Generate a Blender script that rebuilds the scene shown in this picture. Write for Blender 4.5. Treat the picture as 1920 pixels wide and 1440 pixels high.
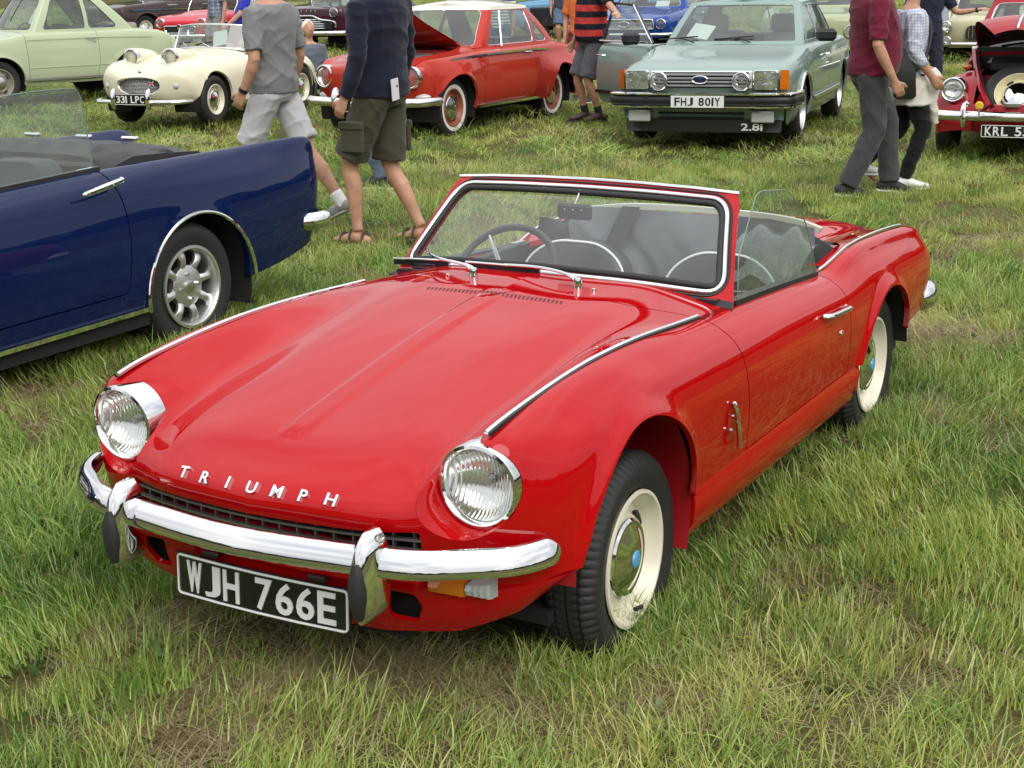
import bpy, math, random
import numpy as np
from math import sin, cos, pi, radians, sqrt, exp
from mathutils import Matrix, Vector

for o in list(bpy.data.objects):
    bpy.data.objects.remove(o)
random.seed(7)
rng = np.random.default_rng(7)
SC = bpy.context.scene
COL = SC.collection

# ------------------------------------------------------------------ camera
CAM = np.array([2.205, -3.2735, 1.7823])
YAW, PITCH, ROLL, FPX = -0.5228, 0.2776, -0.0194, 2832.7


def cam_axes():
    cy, sy, cp, sp = cos(YAW), sin(YAW), cos(PITCH), sin(PITCH)
    f = np.array([sy * cp, cy * cp, -sp])
    r = np.array([cy, -sy, 0.0])
    u = np.cross(r, f)
    cr, sr = cos(ROLL), sin(ROLL)
    return cr * r + sr * u, -sr * r + cr * u, f


cr_, cu_, cf_ = cam_axes()
cam = bpy.data.cameras.new("camera")
camo = bpy.data.objects.new("camera", cam)
COL.objects.link(camo)
camo.matrix_world = Matrix(((cr_[0], cu_[0], -cf_[0], CAM[0]), (cr_[1], cu_[1], -cf_[1], CAM[1]),
                            (cr_[2], cu_[2], -cf_[2], CAM[2]), (0, 0, 0, 1)))
cam.sensor_width = 36.0
cam.lens = FPX / 1920 * 36
cam.clip_start = 0.05
cam.clip_end = 2000
SC.camera = camo

# ------------------------------------------------------------------ sky, sun, exposure (bright overcast)
SUN_EL, SUN_ROT = radians(42), radians(128)
world = bpy.data.worlds.new("World")
SC.world = world
world.use_nodes = True
wn, wl = world.node_tree.nodes, world.node_tree.links
wn.clear()
sky = wn.new("ShaderNodeTexSky")
sky.sky_type = 'NISHITA'
sky.sun_disc = False
sky.sun_elevation = SUN_EL
sky.sun_rotation = SUN_ROT
sky.air_density = 1.0
sky.dust_density = 3.0
geo = wn.new("ShaderNodeTexCoord")
nz = wn.new("ShaderNodeTexNoise")
nz.inputs["Scale"].default_value = 2.2
nz.inputs["Detail"].default_value = 6
nz.inputs["Roughness"].default_value = 0.55
mp = wn.new("ShaderNodeMapping")
mp.inputs["Scale"].default_value = (1, 1, 2.6)
ramp = wn.new("ShaderNodeValToRGB")
ramp.color_ramp.elements[0].position = 0.32
ramp.color_ramp.elements[0].color = (7.0, 7.4, 8.0, 1)
ramp.color_ramp.elements[1].position = 0.68
ramp.color_ramp.elements[1].color = (13.5, 13.5, 13.4, 1)
mixc = wn.new("ShaderNodeMix")
mixc.data_type = 'RGBA'
mixc.inputs[0].default_value = 0.88
bg = wn.new("ShaderNodeBackground")
bg.inputs["Strength"].default_value = 0.12
outw = wn.new("ShaderNodeOutputWorld")
wl.new(geo.outputs["Generated"], mp.inputs["Vector"])
wl.new(mp.outputs["Vector"], nz.inputs["Vector"])
wl.new(nz.outputs["Fac"], ramp.inputs["Fac"])
wl.new(sky.outputs["Color"], mixc.inputs[6])
wl.new(ramp.outputs["Color"], mixc.inputs[7])
# overcast luminance: zenith three times the horizon
sepw = wn.new("ShaderNodeSeparateXYZ")
wl.new(geo.outputs["Generated"], sepw.inputs[0])
grd = wn.new("ShaderNodeMapRange")
grd.inputs["From Min"].default_value = 0.0
grd.inputs["From Max"].default_value = 1.0
grd.inputs["To Min"].default_value = 0.50
grd.inputs["To Max"].default_value = 1.12
wl.new(sepw.outputs["Z"], grd.inputs["Value"])
mulw = wn.new("ShaderNodeMix")
mulw.data_type = 'RGBA'
mulw.blend_type = 'MULTIPLY'
mulw.inputs[0].default_value = 1.0
wl.new(mixc.outputs[2], mulw.inputs[6])
wl.new(grd.outputs["Result"], mulw.inputs[7])
wl.new(mulw.outputs[2], bg.inputs["Color"])
wl.new(bg.outputs["Background"], outw.inputs["Surface"])

sun = bpy.data.lights.new("sun", 'SUN')
sun.energy = 1.5
sun.angle = radians(42)
sun.color = (1.0, 0.96, 0.9)
suno = bpy.data.objects.new("sun", sun)
COL.objects.link(suno)
# sun direction in Blender's sky convention: rotation 0 -> +Y, clockwise seen from above
sd = Vector((sin(SUN_ROT) * cos(SUN_EL), cos(SUN_ROT) * cos(SUN_EL), sin(SUN_EL)))
suno.rotation_euler = sd.to_track_quat('Z', 'Y').to_euler()
suno.location = (0, 0, 20)

SC.view_settings.view_transform = 'Standard'
SC.view_settings.look = 'None'
SC.view_settings.exposure = 0.32
SC.view_settings.gamma = 1.0
SC.render.engine = 'CYCLES'
SC.cycles.use_denoising = True
SC.cycles.max_bounces = 8
SC.cycles.transparent_max_bounces = 16
SC.cycles.caustics_reflective = False
SC.cycles.caustics_refractive = False
SC.cycles.sample_clamp_indirect = 6.0

# ------------------------------------------------------------------ materials
MATS = {}


def mat(name, col=(0.5, 0.5, 0.5), rough=0.5, metal=0.0, coat=0.0, spec=0.5, noise=None, bump=None, trans=0.0, sheen=0.0):
    """noise=(scale, amount): value variation; bump=(scale, strength)"""
    if name in MATS:
        return MATS[name]
    m = bpy.data.materials.new(name)
    m.use_nodes = True
    nt = m.node_tree
    b = nt.nodes["Principled BSDF"]
    b.inputs["Base Color"].default_value = (*col, 1)
    b.inputs["Roughness"].default_value = rough
    b.inputs["Metallic"].default_value = metal
    b.inputs["Coat Weight"].default_value = coat
    b.inputs["Coat Roughness"].default_value = 0.02
    b.inputs["Coat IOR"].default_value = 1.42
    b.inputs["Specular IOR Level"].default_value = spec
    b.inputs["Transmission Weight"].default_value = trans
    b.inputs["Sheen Weight"].default_value = sheen
    tc = nt.nodes.new("ShaderNodeTexCoord")
    if noise:
        n = nt.nodes.new("ShaderNodeTexNoise")
        n.inputs["Scale"].default_value = noise[0]
        n.inputs["Detail"].default_value = 5
        r = nt.nodes.new("ShaderNodeMapRange")
        r.inputs["From Min"].default_value = 0.3
        r.inputs["From Max"].default_value = 0.7
        r.inputs["To Min"].default_value = 1 - noise[1]
        r.inputs["To Max"].default_value = 1 + noise[1]
        x = nt.nodes.new("ShaderNodeMix")
        x.data_type = 'RGBA'
        x.blend_type = 'MULTIPLY'
        x.inputs[0].default_value = 1
        x.inputs[6].default_value = (*col, 1)
        nt.links.new(tc.outputs["Object"], n.inputs["Vector"])
        nt.links.new(n.outputs["Fac"], r.inputs["Value"])
        nt.links.new(r.outputs["Result"], x.inputs[7])
        nt.links.new(x.outputs[2], b.inputs["Base Color"])
    if bump:
        n2 = nt.nodes.new("ShaderNodeTexNoise")
        n2.inputs["Scale"].default_value = bump[0]
        n2.inputs["Detail"].default_value = 4
        bp = nt.nodes.new("ShaderNodeBump")
        bp.inputs["Strength"].default_value = bump[1]
        bp.inputs["Distance"].default_value = 0.01
        nt.links.new(tc.outputs["Object"], n2.inputs["Vector"])
        nt.links.new(n2.outputs["Fac"], bp.inputs["Height"])
        nt.links.new(bp.outputs["Normal"], b.inputs["Normal"])
        if coat:
            nt.links.new(bp.outputs["Normal"], b.inputs["Coat Normal"])
    MATS[name] = m
    return m


def paint(name, col, rough=0.35, metal=0.0):
    return mat(name, col, rough, metal, coat=0.90, spec=0.0, noise=(1.3, 0.04), bump=(2.2, 0.05))


def glassmat(name, tint=(0.86, 0.93, 0.9), gloss=0.0, dirt=0.03, refl=0.07):
    """thin pane: transparent + Fresnel reflection"""
    if name in MATS:
        return MATS[name]
    m = bpy.data.materials.new(name)
    m.use_nodes = True
    nt = m.node_tree
    nt.nodes.clear()
    o = nt.nodes.new("ShaderNodeOutputMaterial")
    t = nt.nodes.new("ShaderNodeBsdfTransparent")
    t.inputs["Color"].default_value = (*tint, 1)
    g = nt.nodes.new("ShaderNodeBsdfGlossy")
    g.inputs["Roughness"].default_value = gloss
    f = nt.nodes.new("ShaderNodeLayerWeight")
    f.inputs["Blend"].default_value = 0.5
    pw = nt.nodes.new("ShaderNodeMath")
    pw.operation = 'POWER'
    pw.inputs[1].default_value = 4.0
    mu = nt.nodes.new("ShaderNodeMath")
    mu.operation = 'MULTIPLY_ADD'
    mu.use_clamp = True
    mu.inputs[1].default_value = 0.9
    mu.inputs[2].default_value = refl
    d = nt.nodes.new("ShaderNodeBsdfDiffuse")
    d.inputs["Color"].default_value = (0.7, 0.72, 0.7, 1)
    x = nt.nodes.new("ShaderNodeMixShader")
    x2 = nt.nodes.new("ShaderNodeMixShader")
    x2.inputs[0].default_value = dirt
    nt.links.new(f.outputs['Facing'], pw.inputs[0])
    nt.links.new(pw.outputs[0], mu.inputs[0])
    nt.links.new(mu.outputs[0], x.inputs[0])
    nt.links.new(t.outputs[0], x.inputs[1])
    nt.links.new(g.outputs[0], x.inputs[2])
    nt.links.new(x.outputs[0], x2.inputs[1])
    nt.links.new(d.outputs[0], x2.inputs[2])
    nt.links.new(x2.outputs[0], o.inputs["Surface"])
    MATS[name] = m
    return m


CHROME = mat("chrome", (0.80, 0.80, 0.80), 0.05, 1.0, bump=(3.0, 0.015))
STEEL = mat("satin_steel", (0.6, 0.6, 0.6), 0.28, 1.0)
ALLOY = mat("alloy", (0.62, 0.62, 0.62), 0.35, 0.85)
RUBBER = mat("rubber", (0.018, 0.018, 0.019), 0.62, bump=(60, 0.15))
BLACK = mat("black_trim", (0.012, 0.012, 0.013), 0.4)
DARK = mat("underbody_dark", (0.010, 0.009, 0.009), 0.9)
VINYL = mat("black_vinyl", (0.022, 0.022, 0.024), 0.42, noise=(6, .12))
WHITE = mat("white_trim", (0.78, 0.77, 0.72), 0.45)
PLATEW = mat("plate_silver", (0.74, 0.75, 0.73), 0.4)
PLATEB = mat("plate_black", (0.008, 0.008, 0.009), 0.25, coat=.5)
CREAMRIM = mat("wheel_cream", (0.74, 0.70, 0.56), 0.35, coat=0.4, noise=(8, .06))
AMBER = mat("amber_lens", (0.75, 0.20, 0.01), 0.15, coat=1.0, trans=0.25)
CLEARLENS = mat("clear_lens", (0.72, 0.74, 0.74), 0.12, coat=1.0, trans=0.3)
REDLENS = mat("red_lens", (0.45, 0.01, 0.01), 0.15, coat=1.0)
REFLECTOR = mat("lamp_reflector", (0.90, 0.91, 0.9), 0.16, 1.0)
_nt = REFLECTOR.node_tree   # vertical flutes of the lens pattern
_tc = _nt.nodes.new("ShaderNodeTexCoord")
_wv = _nt.nodes.new("ShaderNodeTexWave")
_wv.bands_direction = 'X'
_wv.inputs["Scale"].default_value = 34
_wv.inputs["Distortion"].default_value = .6
_bp = _nt.nodes.new("ShaderNodeBump")
_bp.inputs["Strength"].default_value = .22
_bp.inputs["Distance"].default_value = .004
_nt.links.new(_tc.outputs["Object"], _wv.inputs["Vector"])
_nt.links.new(_wv.outputs["Fac"], _bp.inputs["Height"])
_nt.links.new(_bp.outputs["Normal"], _nt.nodes["Principled BSDF"].inputs["Normal"])
GLASS = glassmat("window_glass")
GLASSLAMP = glassmat("lamp_glass", (0.95, 0.96, 0.94), 0.02, 0.07, 0.08)
BLUEBADGE = mat("badge_blue", (0.10, 0.35, 0.62), 0.3, coat=.6)
SKIN = mat("skin", (0.47, 0.25, 0.16), 0.55, noise=(14, .18), bump=(30, .12))

# ------------------------------------------------------------------ mesh helpers
ORDER = []


def link(name, me, m, parent=None, **props):
    o = bpy.data.objects.new(name, me)
    COL.objects.link(o)
    if m is not None and len(me.materials) == 0:
        for q in (m if isinstance(m, (list, tuple)) else [m]):
            me.materials.append(q)
    if parent is not None:
        o.parent = parent
    for k, v in props.items():
        o[k] = v
    return o


def thing(name, label, cat, loc=(0, 0, 0), rz=0.0, group=None, tilt=None):
    o = bpy.data.objects.new(name, None)
    o.empty_display_size = 0.2
    COL.objects.link(o)
    o.location = loc
    o.rotation_euler = (0, 0, rz) if tilt is None else (tilt[0], tilt[1], rz)
    o["label"] = label
    o["category"] = cat
    if group:
        o["group"] = group
    return o


def rawmesh(V, F, smooth=True, angle=None):
    me = bpy.data.meshes.new("m")
    me.from_pydata([tuple(map(float, v)) for v in V], [], [tuple(int(i) for i in f) for f in F])
    me.validate()
    if smooth:
        me.polygons.foreach_set("use_smooth", [True] * len(me.polygons))
        if angle:
            me.set_sharp_from_angle(angle=radians(angle))
    me.update()
    return me


class MB:
    """mesh builder: collects simple solids into one mesh"""

    def __init__(s):
        s.V, s.F = [], []

    def add(s, V, F):
        n = len(s.V)
        s.V.extend([tuple(v) for v in V])
        s.F.extend([tuple(i + n for i in f) for f in F])
        return s

    def box(s, c, d, rot=None, bev=0.0):
        dx, dy, dz = d[0] / 2, d[1] / 2, d[2] / 2
        if bev > 0:
            b = min(bev, dx * .9, dy * .9, dz * .9)
            V = []
            for sx in (-1, 1):
                for sy in (-1, 1):
                    for sz in (-1, 1):
                        V += [(sx * dx, sy * (dy - b), sz * (dz - b)), (sx * (dx - b), sy * dy, sz * (dz - b)),
                              (sx * (dx - b), sy * (dy - b), sz * dz)]
            ix = lambda sx, sy, sz, k: ((sx > 0) * 4 + (sy > 0) * 2 + (sz > 0)) * 3 + k
            F = []
            for sgn in (-1, 1):
                F.append([ix(sgn, -1, -1, 0), ix(sgn, 1, -1, 0), ix(sgn, 1, 1, 0), ix(sgn, -1, 1, 0)][::sgn])
                F.append([ix(-1, sgn, -1, 1), ix(-1, sgn, 1, 1), ix(1, sgn, 1, 1), ix(1, sgn, -1, 1)][::sgn])
                F.append([ix(-1, -1, sgn, 2), ix(1, -1, sgn, 2), ix(1, 1, sgn, 2), ix(-1, 1, sgn, 2)][::sgn])
            for a in (-1, 1):
                for b_ in (-1, 1):
                    F.append([ix(a, b_, -1, 0), ix(a, b_, 1, 0), ix(a, b_, 1, 1), ix(a, b_, -1, 1)][::-a * b_])
                    F.append([ix(a, -1, b_, 0), ix(a, 1, b_, 0), ix(a, 1, b_, 2), ix(a, -1, b_, 2)][::a * b_])
                    F.append([ix(-1, a, b_, 1), ix(1, a, b_, 1), ix(1, a, b_, 2), ix(-1, a, b_, 2)][::-a * b_])
                    for c_ in (-1, 1):
                        F.append([ix(a, b_, c_, 0), ix(a, b_, c_, 1), ix(a, b_, c_, 2)][::a * b_ * c_])
        else:
            V = [(sx * dx, sy * dy, sz * dz) for sx in (-1, 1) for sy in (-1, 1) for sz in (-1, 1)]
            F = [(0, 1, 3, 2), (4, 6, 7, 5), (0, 4, 5, 1), (2, 3, 7, 6), (0, 2, 6, 4), (1, 5, 7, 3)]
        if rot is not None:
            V = [tuple(rot @ Vector(v)) for v in V]
        return s.add([(v[0] + c[0], v[1] + c[1], v[2] + c[2]) for v in V], F)

    def lathe(s, prof, n=32, c=(0, 0, 0), axis='x', sgn=1, arc=None):
        """prof: [(r, a)], a along the axis"""
        V, F = [], []
        m = len(prof)
        closed = arc is None
        a0, a1 = arc or (0, 2 * pi)
        k = n if closed else n + 1
        for i in range(k):
            t = a0 + (a1 - a0) * i / n
            for r, a in prof:
                if axis == 'x':
                    V.append((c[0] + sgn * a, c[1] + r * cos(t), c[2] + r * sin(t)))
                elif axis == 'y':
                    V.append((c[0] + r * cos(t), c[1] + sgn * a, c[2] + r * sin(t)))
                else:
                    V.append((c[0] + r * cos(t), c[1] + r * sin(t), c[2] + sgn * a))
        for i in range(n):
            j = (i + 1) % k
            for q in range(m - 1):
                F.append((i * m + q, j * m + q, j * m + q + 1, i * m + q + 1))
        return s.add(V, F)

    def tube(s, path, r, n=8, closed=False, caps=True):
        P = np.array(path, float)
        N = len(P)
        rr = np.full(N, r) if np.isscalar(r) else np.array(r, float)
        if closed:
            T = np.roll(P, -1, 0) - np.roll(P, 1, 0)
        else:
            T = np.gradient(P, axis=0)
        T /= np.linalg.norm(T, axis=1)[:, None] + 1e-12
        up = np.array([0, 0, 1.0])
        if abs(T[0] @ up) > .9:
            up = np.array([1.0, 0, 0])
        a = np.cross(T[0], up)
        a /= np.linalg.norm(a)
        V, F = [], []
        for i in range(N):
            a = a - T[i] * (a @ T[i])
            a /= np.linalg.norm(a) + 1e-12
            b = np.cross(T[i], a)
            for k in range(n):
                t = 2 * pi * k / n
                V.append(P[i] + rr[i] * (cos(t) * a + sin(t) * b))
        for i in range(N if closed else N - 1):
            j = (i + 1) % N
            for k in range(n):
                l = (k + 1) % n
                F.append((i * n + k, i * n + l, j * n + l, j * n + k))
        if not closed and caps:
            F.append(tuple(range(n))[::-1])
            F.append(tuple((N - 1) * n + k for k in range(n)))
        return s.add(V, F)

    def sweep(s, path, prof, up=(0, 0, 1), closed=False, scale=None, caps=True):
        """prof: closed 2D loop (side, up) swept along path; side = T x up"""
        P = np.array(path, float)
        N, n = len(P), len(prof)
        T = (np.roll(P, -1, 0) - np.roll(P, 1, 0)) if closed else np.gradient(P, axis=0)
        T /= np.linalg.norm(T, axis=1)[:, None] + 1e-12
        U = np.array(up, float)
        V, F = [], []
        for i in range(N):
            u = U[i] if U.ndim == 2 else U
            a = np.cross(T[i], u)
            a /= np.linalg.norm(a) + 1e-12
            b = np.cross(a, T[i])
            k = 1.0 if scale is None else scale[i]
            for p in prof:
                V.append(P[i] + k * (p[0] * a + p[1] * b))
        for i in range(N if closed else N - 1):
            j = (i + 1) % N
            for k in range(n):
                l = (k + 1) % n
                F.append((i * n + k, i * n + l, j * n + l, j * n + k))
        if not closed and caps:
            F.append(tuple(range(n))[::-1])
            F.append(tuple((N - 1) * n + k for k in range(n)))
        return s.add(V, F)

    def loft(s, rings, closed=True, caps=True):
        n = len(rings[0])
        V, F = [], []
        for r in rings:
            V += [tuple(p) for p in r]
        for i in range(len(rings) - 1):
            for k in range(n if closed else n - 1):
                l = (k + 1) % n
                F.append((i * n + k, i * n + l, (i + 1) * n + l, (i + 1) * n + k))
        if caps and closed:
            F.append(tuple(range(n))[::-1])
            F.append(tuple((len(rings) - 1) * n + k for k in range(n)))
        return s.add(V, F)

    def prism(s, poly, h0, h1, axis='y'):
        """extrude 2D poly between h0 and h1 along axis; poly coords are the two other axes in order"""
        def p3(p, h):
            return {'x': (h, p[0], p[1]), 'y': (p[0], h, p[1]), 'z': (p[0], p[1], h)}[axis]
        return s.loft([[p3(p, h0) for p in poly], [p3(p, h1) for p in poly]])

    def build(s, name, m, parent=None, angle=35, fix=True, **props):
        me = rawmesh(s.V, s.F, True, None)
        if fix:
            import bmesh
            b = bmesh.new()
            b.from_mesh(me)
            bmesh.ops.recalc_face_normals(b, faces=b.faces)
            b.to_mesh(me)
            b.free()
        if angle:
            me.set_sharp_from_angle(angle=radians(angle))
        return link(name, me, m, parent, **props)


def copy_tree(o, parent=None):
    c = o.copy()
    COL.objects.link(c)
    c.parent = parent
    for ch in list(o.children):
        copy_tree(ch, c)
    return c


# ---- spline surfaces with trimming
def basis(n, t):
    """natural cubic interpolation through n uniformly spaced knots: matrix (len(t), n)"""
    t = np.clip(np.asarray(t, float), 0, n - 1)
    A = np.zeros((n, n))
    B = np.zeros((n, n))
    A[0, 0] = A[-1, -1] = 1
    for i in range(1, n - 1):
        A[i, i - 1:i + 2] = (1, 4, 1)
        B[i, i - 1:i + 2] = (6, -12, 6)
    D2 = np.linalg.solve(A, B)
    i = np.clip(np.floor(t).astype(int), 0, n - 2)
    f = t - i
    I = np.eye(n)
    g = 1 - f
    return (g[:, None] * I[i] + f[:, None] * I[i + 1]
            + ((g ** 3 - g) / 6)[:, None] * D2[i] + ((f ** 3 - f) / 6)[:, None] * D2[i + 1])


def spl(pts, n, closed=False):
    """smooth curve through points"""
    P = np.array(pts, float)
    if closed:
        k = 3
        Q = np.vstack([P[-k:], P, P[:k]])
        t = np.linspace(k, k + len(P), n, endpoint=False)
        return basis(len(Q), t) @ Q
    return basis(len(P), np.linspace(0, len(P) - 1, n)) @ P


class Surf:
    def __init__(s, cp, warp=None):
        s.cp = np.array(cp, float)
        s.nu, s.nv = s.cp.shape[:2]
        s.warp = warp

    def raw(s, uv):
        Bu, Bv = basis(s.nu, uv[:, 0]), basis(s.nv, uv[:, 1])
        return np.einsum('ni,nj,ijk->nk', Bu, Bv, s.cp, optimize=True)

    def pts(s, uv):
        P = s.raw(uv)
        return s.warp(P) if s.warp else P

    def nrm(s, uv):
        e = 2e-3
        du = s.pts(np.clip(uv + [e, 0], 0, [s.nu - 1, s.nv - 1])) - s.pts(np.clip(uv - [e, 0], 0, 99))
        dv = s.pts(np.clip(uv + [0, e], 0, [s.nu - 1, s.nv - 1])) - s.pts(np.clip(uv - [0, e], 0, 99))
        N = np.cross(dv, du)
        return N / (np.linalg.norm(N, axis=1)[:, None] + 1e-12)


def panel(S, us, vs, keeps=(), off=0.0, flip=False):
    """trimmed piece of a surface: (pos, normals, faces, uv). keeps: functions P -> value, kept where > 0"""
    us, vs = np.asarray(us), np.asarray(vs)
    nu, nv = len(us), len(vs)
    UV = np.stack(np.meshgrid(us, vs, indexing='ij'), -1).reshape(-1, 2)
    P = S.pts(UV)
    G = [np.asarray(k(P), float) for k in keeps]
    idx = np.arange(nu * nv).reshape(nu, nv)
    quads = np.stack([idx[:-1, :-1], idx[:-1, 1:], idx[1:, 1:], idx[1:, :-1]], -1).reshape(-1, 4)
    uvs = [tuple(p) for p in UV]
    if G:
        GG = np.stack(G, 1)
        c = GG[quads]
        allin = (c > 0).all((1, 2))
        drop = (c <= 0).all(1).any(1)
        full = [tuple(q) for q in quads[allin]]
        cut = quads[~allin & ~drop]
        key = {}
        vals = {i: GG[i] for q in cut for i in q}
        for q in cut:
            poly = list(q)
            for g in range(len(G)):
                new = []
                for a, b in zip(poly, poly[1:] + poly[:1]):
                    va, vb = vals[a][g], vals[b][g]
                    if va > 0:
                        new.append(a)
                    if (va > 0) != (vb > 0):
                        lo, hi = (a, b) if a < b else (b, a)
                        kk = (lo, hi, g)
                        if kk not in key:
                            vl, vh = vals[lo][g], vals[hi][g]
                            t = vl / (vl - vh)
                            p = (uvs[lo][0] * (1 - t) + uvs[hi][0] * t, uvs[lo][1] * (1 - t) + uvs[hi][1] * t)
                            key[kk] = len(uvs)
                            uvs.append(p)
                            w = vals[lo] * (1 - t) + vals[hi] * t
                            w[g] = 1e-9
                            vals[key[kk]] = w
                        new.append(key[kk])
                poly = new
                if len(poly) < 3:
                    break
            if len(poly) >= 3:
                full.append(tuple(poly))
    else:
        full = [tuple(q) for q in quads]
    used = sorted({i for f in full for i in f})
    rm = {a: i for i, a in enumerate(used)}
    uv = np.array([uvs[i] for i in used]).reshape(-1, 2)
    F = [tuple(rm[i] for i in f) for f in full]
    if len(uv) == 0:
        return np.zeros((0, 3)), np.zeros((0, 3)), [], uv
    pos, nr = S.pts(uv), S.nrm(uv)
    if flip:
        nr = -nr
        F = [f[::-1] for f in F]
    pos = pos + off * nr
    return pos, nr, F, uv


def mirror(p):
    pos, nr = p[0] * [-1, 1, 1], p[1] * [-1, 1, 1]
    return pos, nr, [f[::-1] for f in p[2]]


def bedges(p):
    E = {}
    for f in p[2]:
        for a, b in zip(f, f[1:] + f[:1]):
            if (b, a) in E:
                del E[(b, a)]
            else:
                E[(a, b)] = 1
    return list(E)


def loops(p, minlen=6):
    """boundary loops as lists of points"""
    nx = {}
    for a, b in bedges(p):
        nx[a] = b
    out = []
    while nx:
        a = next(iter(nx))
        L = [a]
        b = nx.pop(a)
        while b in nx and b != a:
            L.append(b)
            b = nx.pop(b)
        if len(L) >= minlen:
            out.append((p[0][L], p[1][L], b == L[0]))
    return out


def rim(p, depth, skipx=True):
    """turned-in edge along the boundary of a panel"""
    V, N, F = [], [], []
    E = bedges(p)
    pos, nr = p[0], p[1]
    mp_ = {}
    acc = {}
    for a, b in E:
        if skipx and abs(pos[a][0]) < 1e-4 and abs(pos[b][0]) < 1e-4:
            continue
        d = pos[b] - pos[a]
        o = np.cross(d, nr[a])
        acc[a] = acc.get(a, 0) + o
        acc[b] = acc.get(b, 0) + o
    for a, b in E:
        if a not in acc or b not in acc or (skipx and abs(pos[a][0]) < 1e-4 and abs(pos[b][0]) < 1e-4):
            continue
        for i in (a, b):
            if i not in mp_:
                mp_[i] = len(V)
                o = acc[i] / (np.linalg.norm(acc[i]) + 1e-12)
                V += [pos[i], pos[i] - nr[i] * depth]
                N += [o, o]
        i, j = mp_[a], mp_[b]
        F.append((j, i, i + 1, j + 1))
    if not V:
        return np.zeros((0, 3)), np.zeros((0, 3)), []
    return np.array(V), np.array(N), F


def pmesh(name, pieces, m, parent=None, **props):
    V, N, F, n = [], [], [], 0
    for p in pieces:
        if len(p[0]) == 0:
            continue
        V.append(p[0])
        N.append(p[1])
        F += [tuple(i + n for i in f) for f in p[2]]
        n += len(p[0])
    if not V:
        return None
    V, N = np.vstack(V), np.vstack(N)
    me = bpy.data.meshes.new(name)
    me.from_pydata(V.tolist(), [], F)
    me.polygons.foreach_set("use_smooth", [True] * len(me.polygons))
    me.normals_split_custom_set_from_vertices(N.tolist())
    me.update()
    return link(name, me, m, parent, **props)


def rpoly(pts, r, seg=6):
    """polygon with rounded corners (r scalar or list)"""
    P = [np.array(p, float) for p in pts]
    n = len(P)
    out = []
    for i in range(n):
        a, b, c = P[i - 1], P[i], P[(i + 1) % n]
        ri = r if np.isscalar(r) else r[i]
        d1, d2 = a - b, c - b
        l1, l2 = np.linalg.norm(d1), np.linalg.norm(d2)
        k = min(ri, l1 * .48, l2 * .48)
        if k < 1e-6:
            out.append(b)
            continue
        p, q = b + d1 / l1 * k, b + d2 / l2 * k
        for j in range(seg + 1):
            t = j / seg
            out.append((1 - t) ** 2 * p + 2 * t * (1 - t) * b + t * t * q)
    return np.array(out)


def sdpoly(Q, poly):
    """signed distance (positive inside) of points Q (n,2)"""
    poly = np.asarray(poly)
    A, B = poly, np.roll(poly, -1, 0)
    best = np.full(len(Q), 1e9)
    ins = np.zeros(len(Q), bool)
    for a, b in zip(A, B):
        e = b - a
        w = Q - a
        t = np.clip((w @ e) / (e @ e + 1e-15), 0, 1)
        d = np.linalg.norm(w - t[:, None] * e, axis=1)
        best = np.minimum(best, d)
        c1 = (a[1] <= Q[:, 1]) & (b[1] > Q[:, 1])
        c2 = (a[1] > Q[:, 1]) & (b[1] <= Q[:, 1])
        cr = e[0] * w[:, 1] - e[1] * w[:, 0]
        ins ^= (c1 & (cr > 0)) | (c2 & (cr < 0))
    return np.where(ins, best, -best)


def side_in(poly, m=0.0):
    return lambda P: sdpoly(P[:, 1:3], poly) - m


def side_out(poly, m=0.0):
    return lambda P: -sdpoly(P[:, 1:3], poly) - m


def front_in(poly, m=0.0):
    return lambda P: sdpoly(P[:, [0, 2]], poly) - m


def front_out(poly, m=0.0):
    return lambda P: -sdpoly(P[:, [0, 2]], poly) - m


def plan_in(poly, m=0.0):
    return lambda P: sdpoly(P[:, :2], poly) - m


def plan_out(poly, m=0.0):
    return lambda P: -sdpoly(P[:, :2], poly) - m


def circ_out(cy, cz, r, xmin=0.3):
    return lambda P: np.where(P[:, 0] > xmin, np.hypot(P[:, 1] - cy, P[:, 2] - cz) - r, 1.0)


def text_mesh(body, size=1.0, depth=0.0, offset=0.0, space=1.0):
    """lettering as a mesh in its own xy plane, centred; returns (V, F, width, height)"""
    cu = bpy.data.curves.new("t", 'FONT')
    cu.body = body
    cu.size = size
    cu.extrude = depth
    cu.offset = offset
    cu.space_character = space
    cu.align_x = 'LEFT'
    cu.resolution_u = 3
    ob = bpy.data.objects.new("t", cu)
    COL.objects.link(ob)
    dg = bpy.context.evaluated_depsgraph_get()
    me = bpy.data.meshes.new_from_object(ob.evaluated_get(dg))
    V = np.array([v.co[:] for v in me.vertices])
    F = [tuple(p.vertices) for p in me.polygons]
    bpy.data.objects.remove(ob)
    bpy.data.curves.remove(cu)
    bpy.data.meshes.remove(me)
    lo, hi = V.min(0), V.max(0)
    V[:, 0] -= (lo[0] + hi[0]) / 2
    V[:, 1] -= (lo[1] + hi[1]) / 2
    return V, F, hi[0] - lo[0], hi[1] - lo[1]


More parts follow.
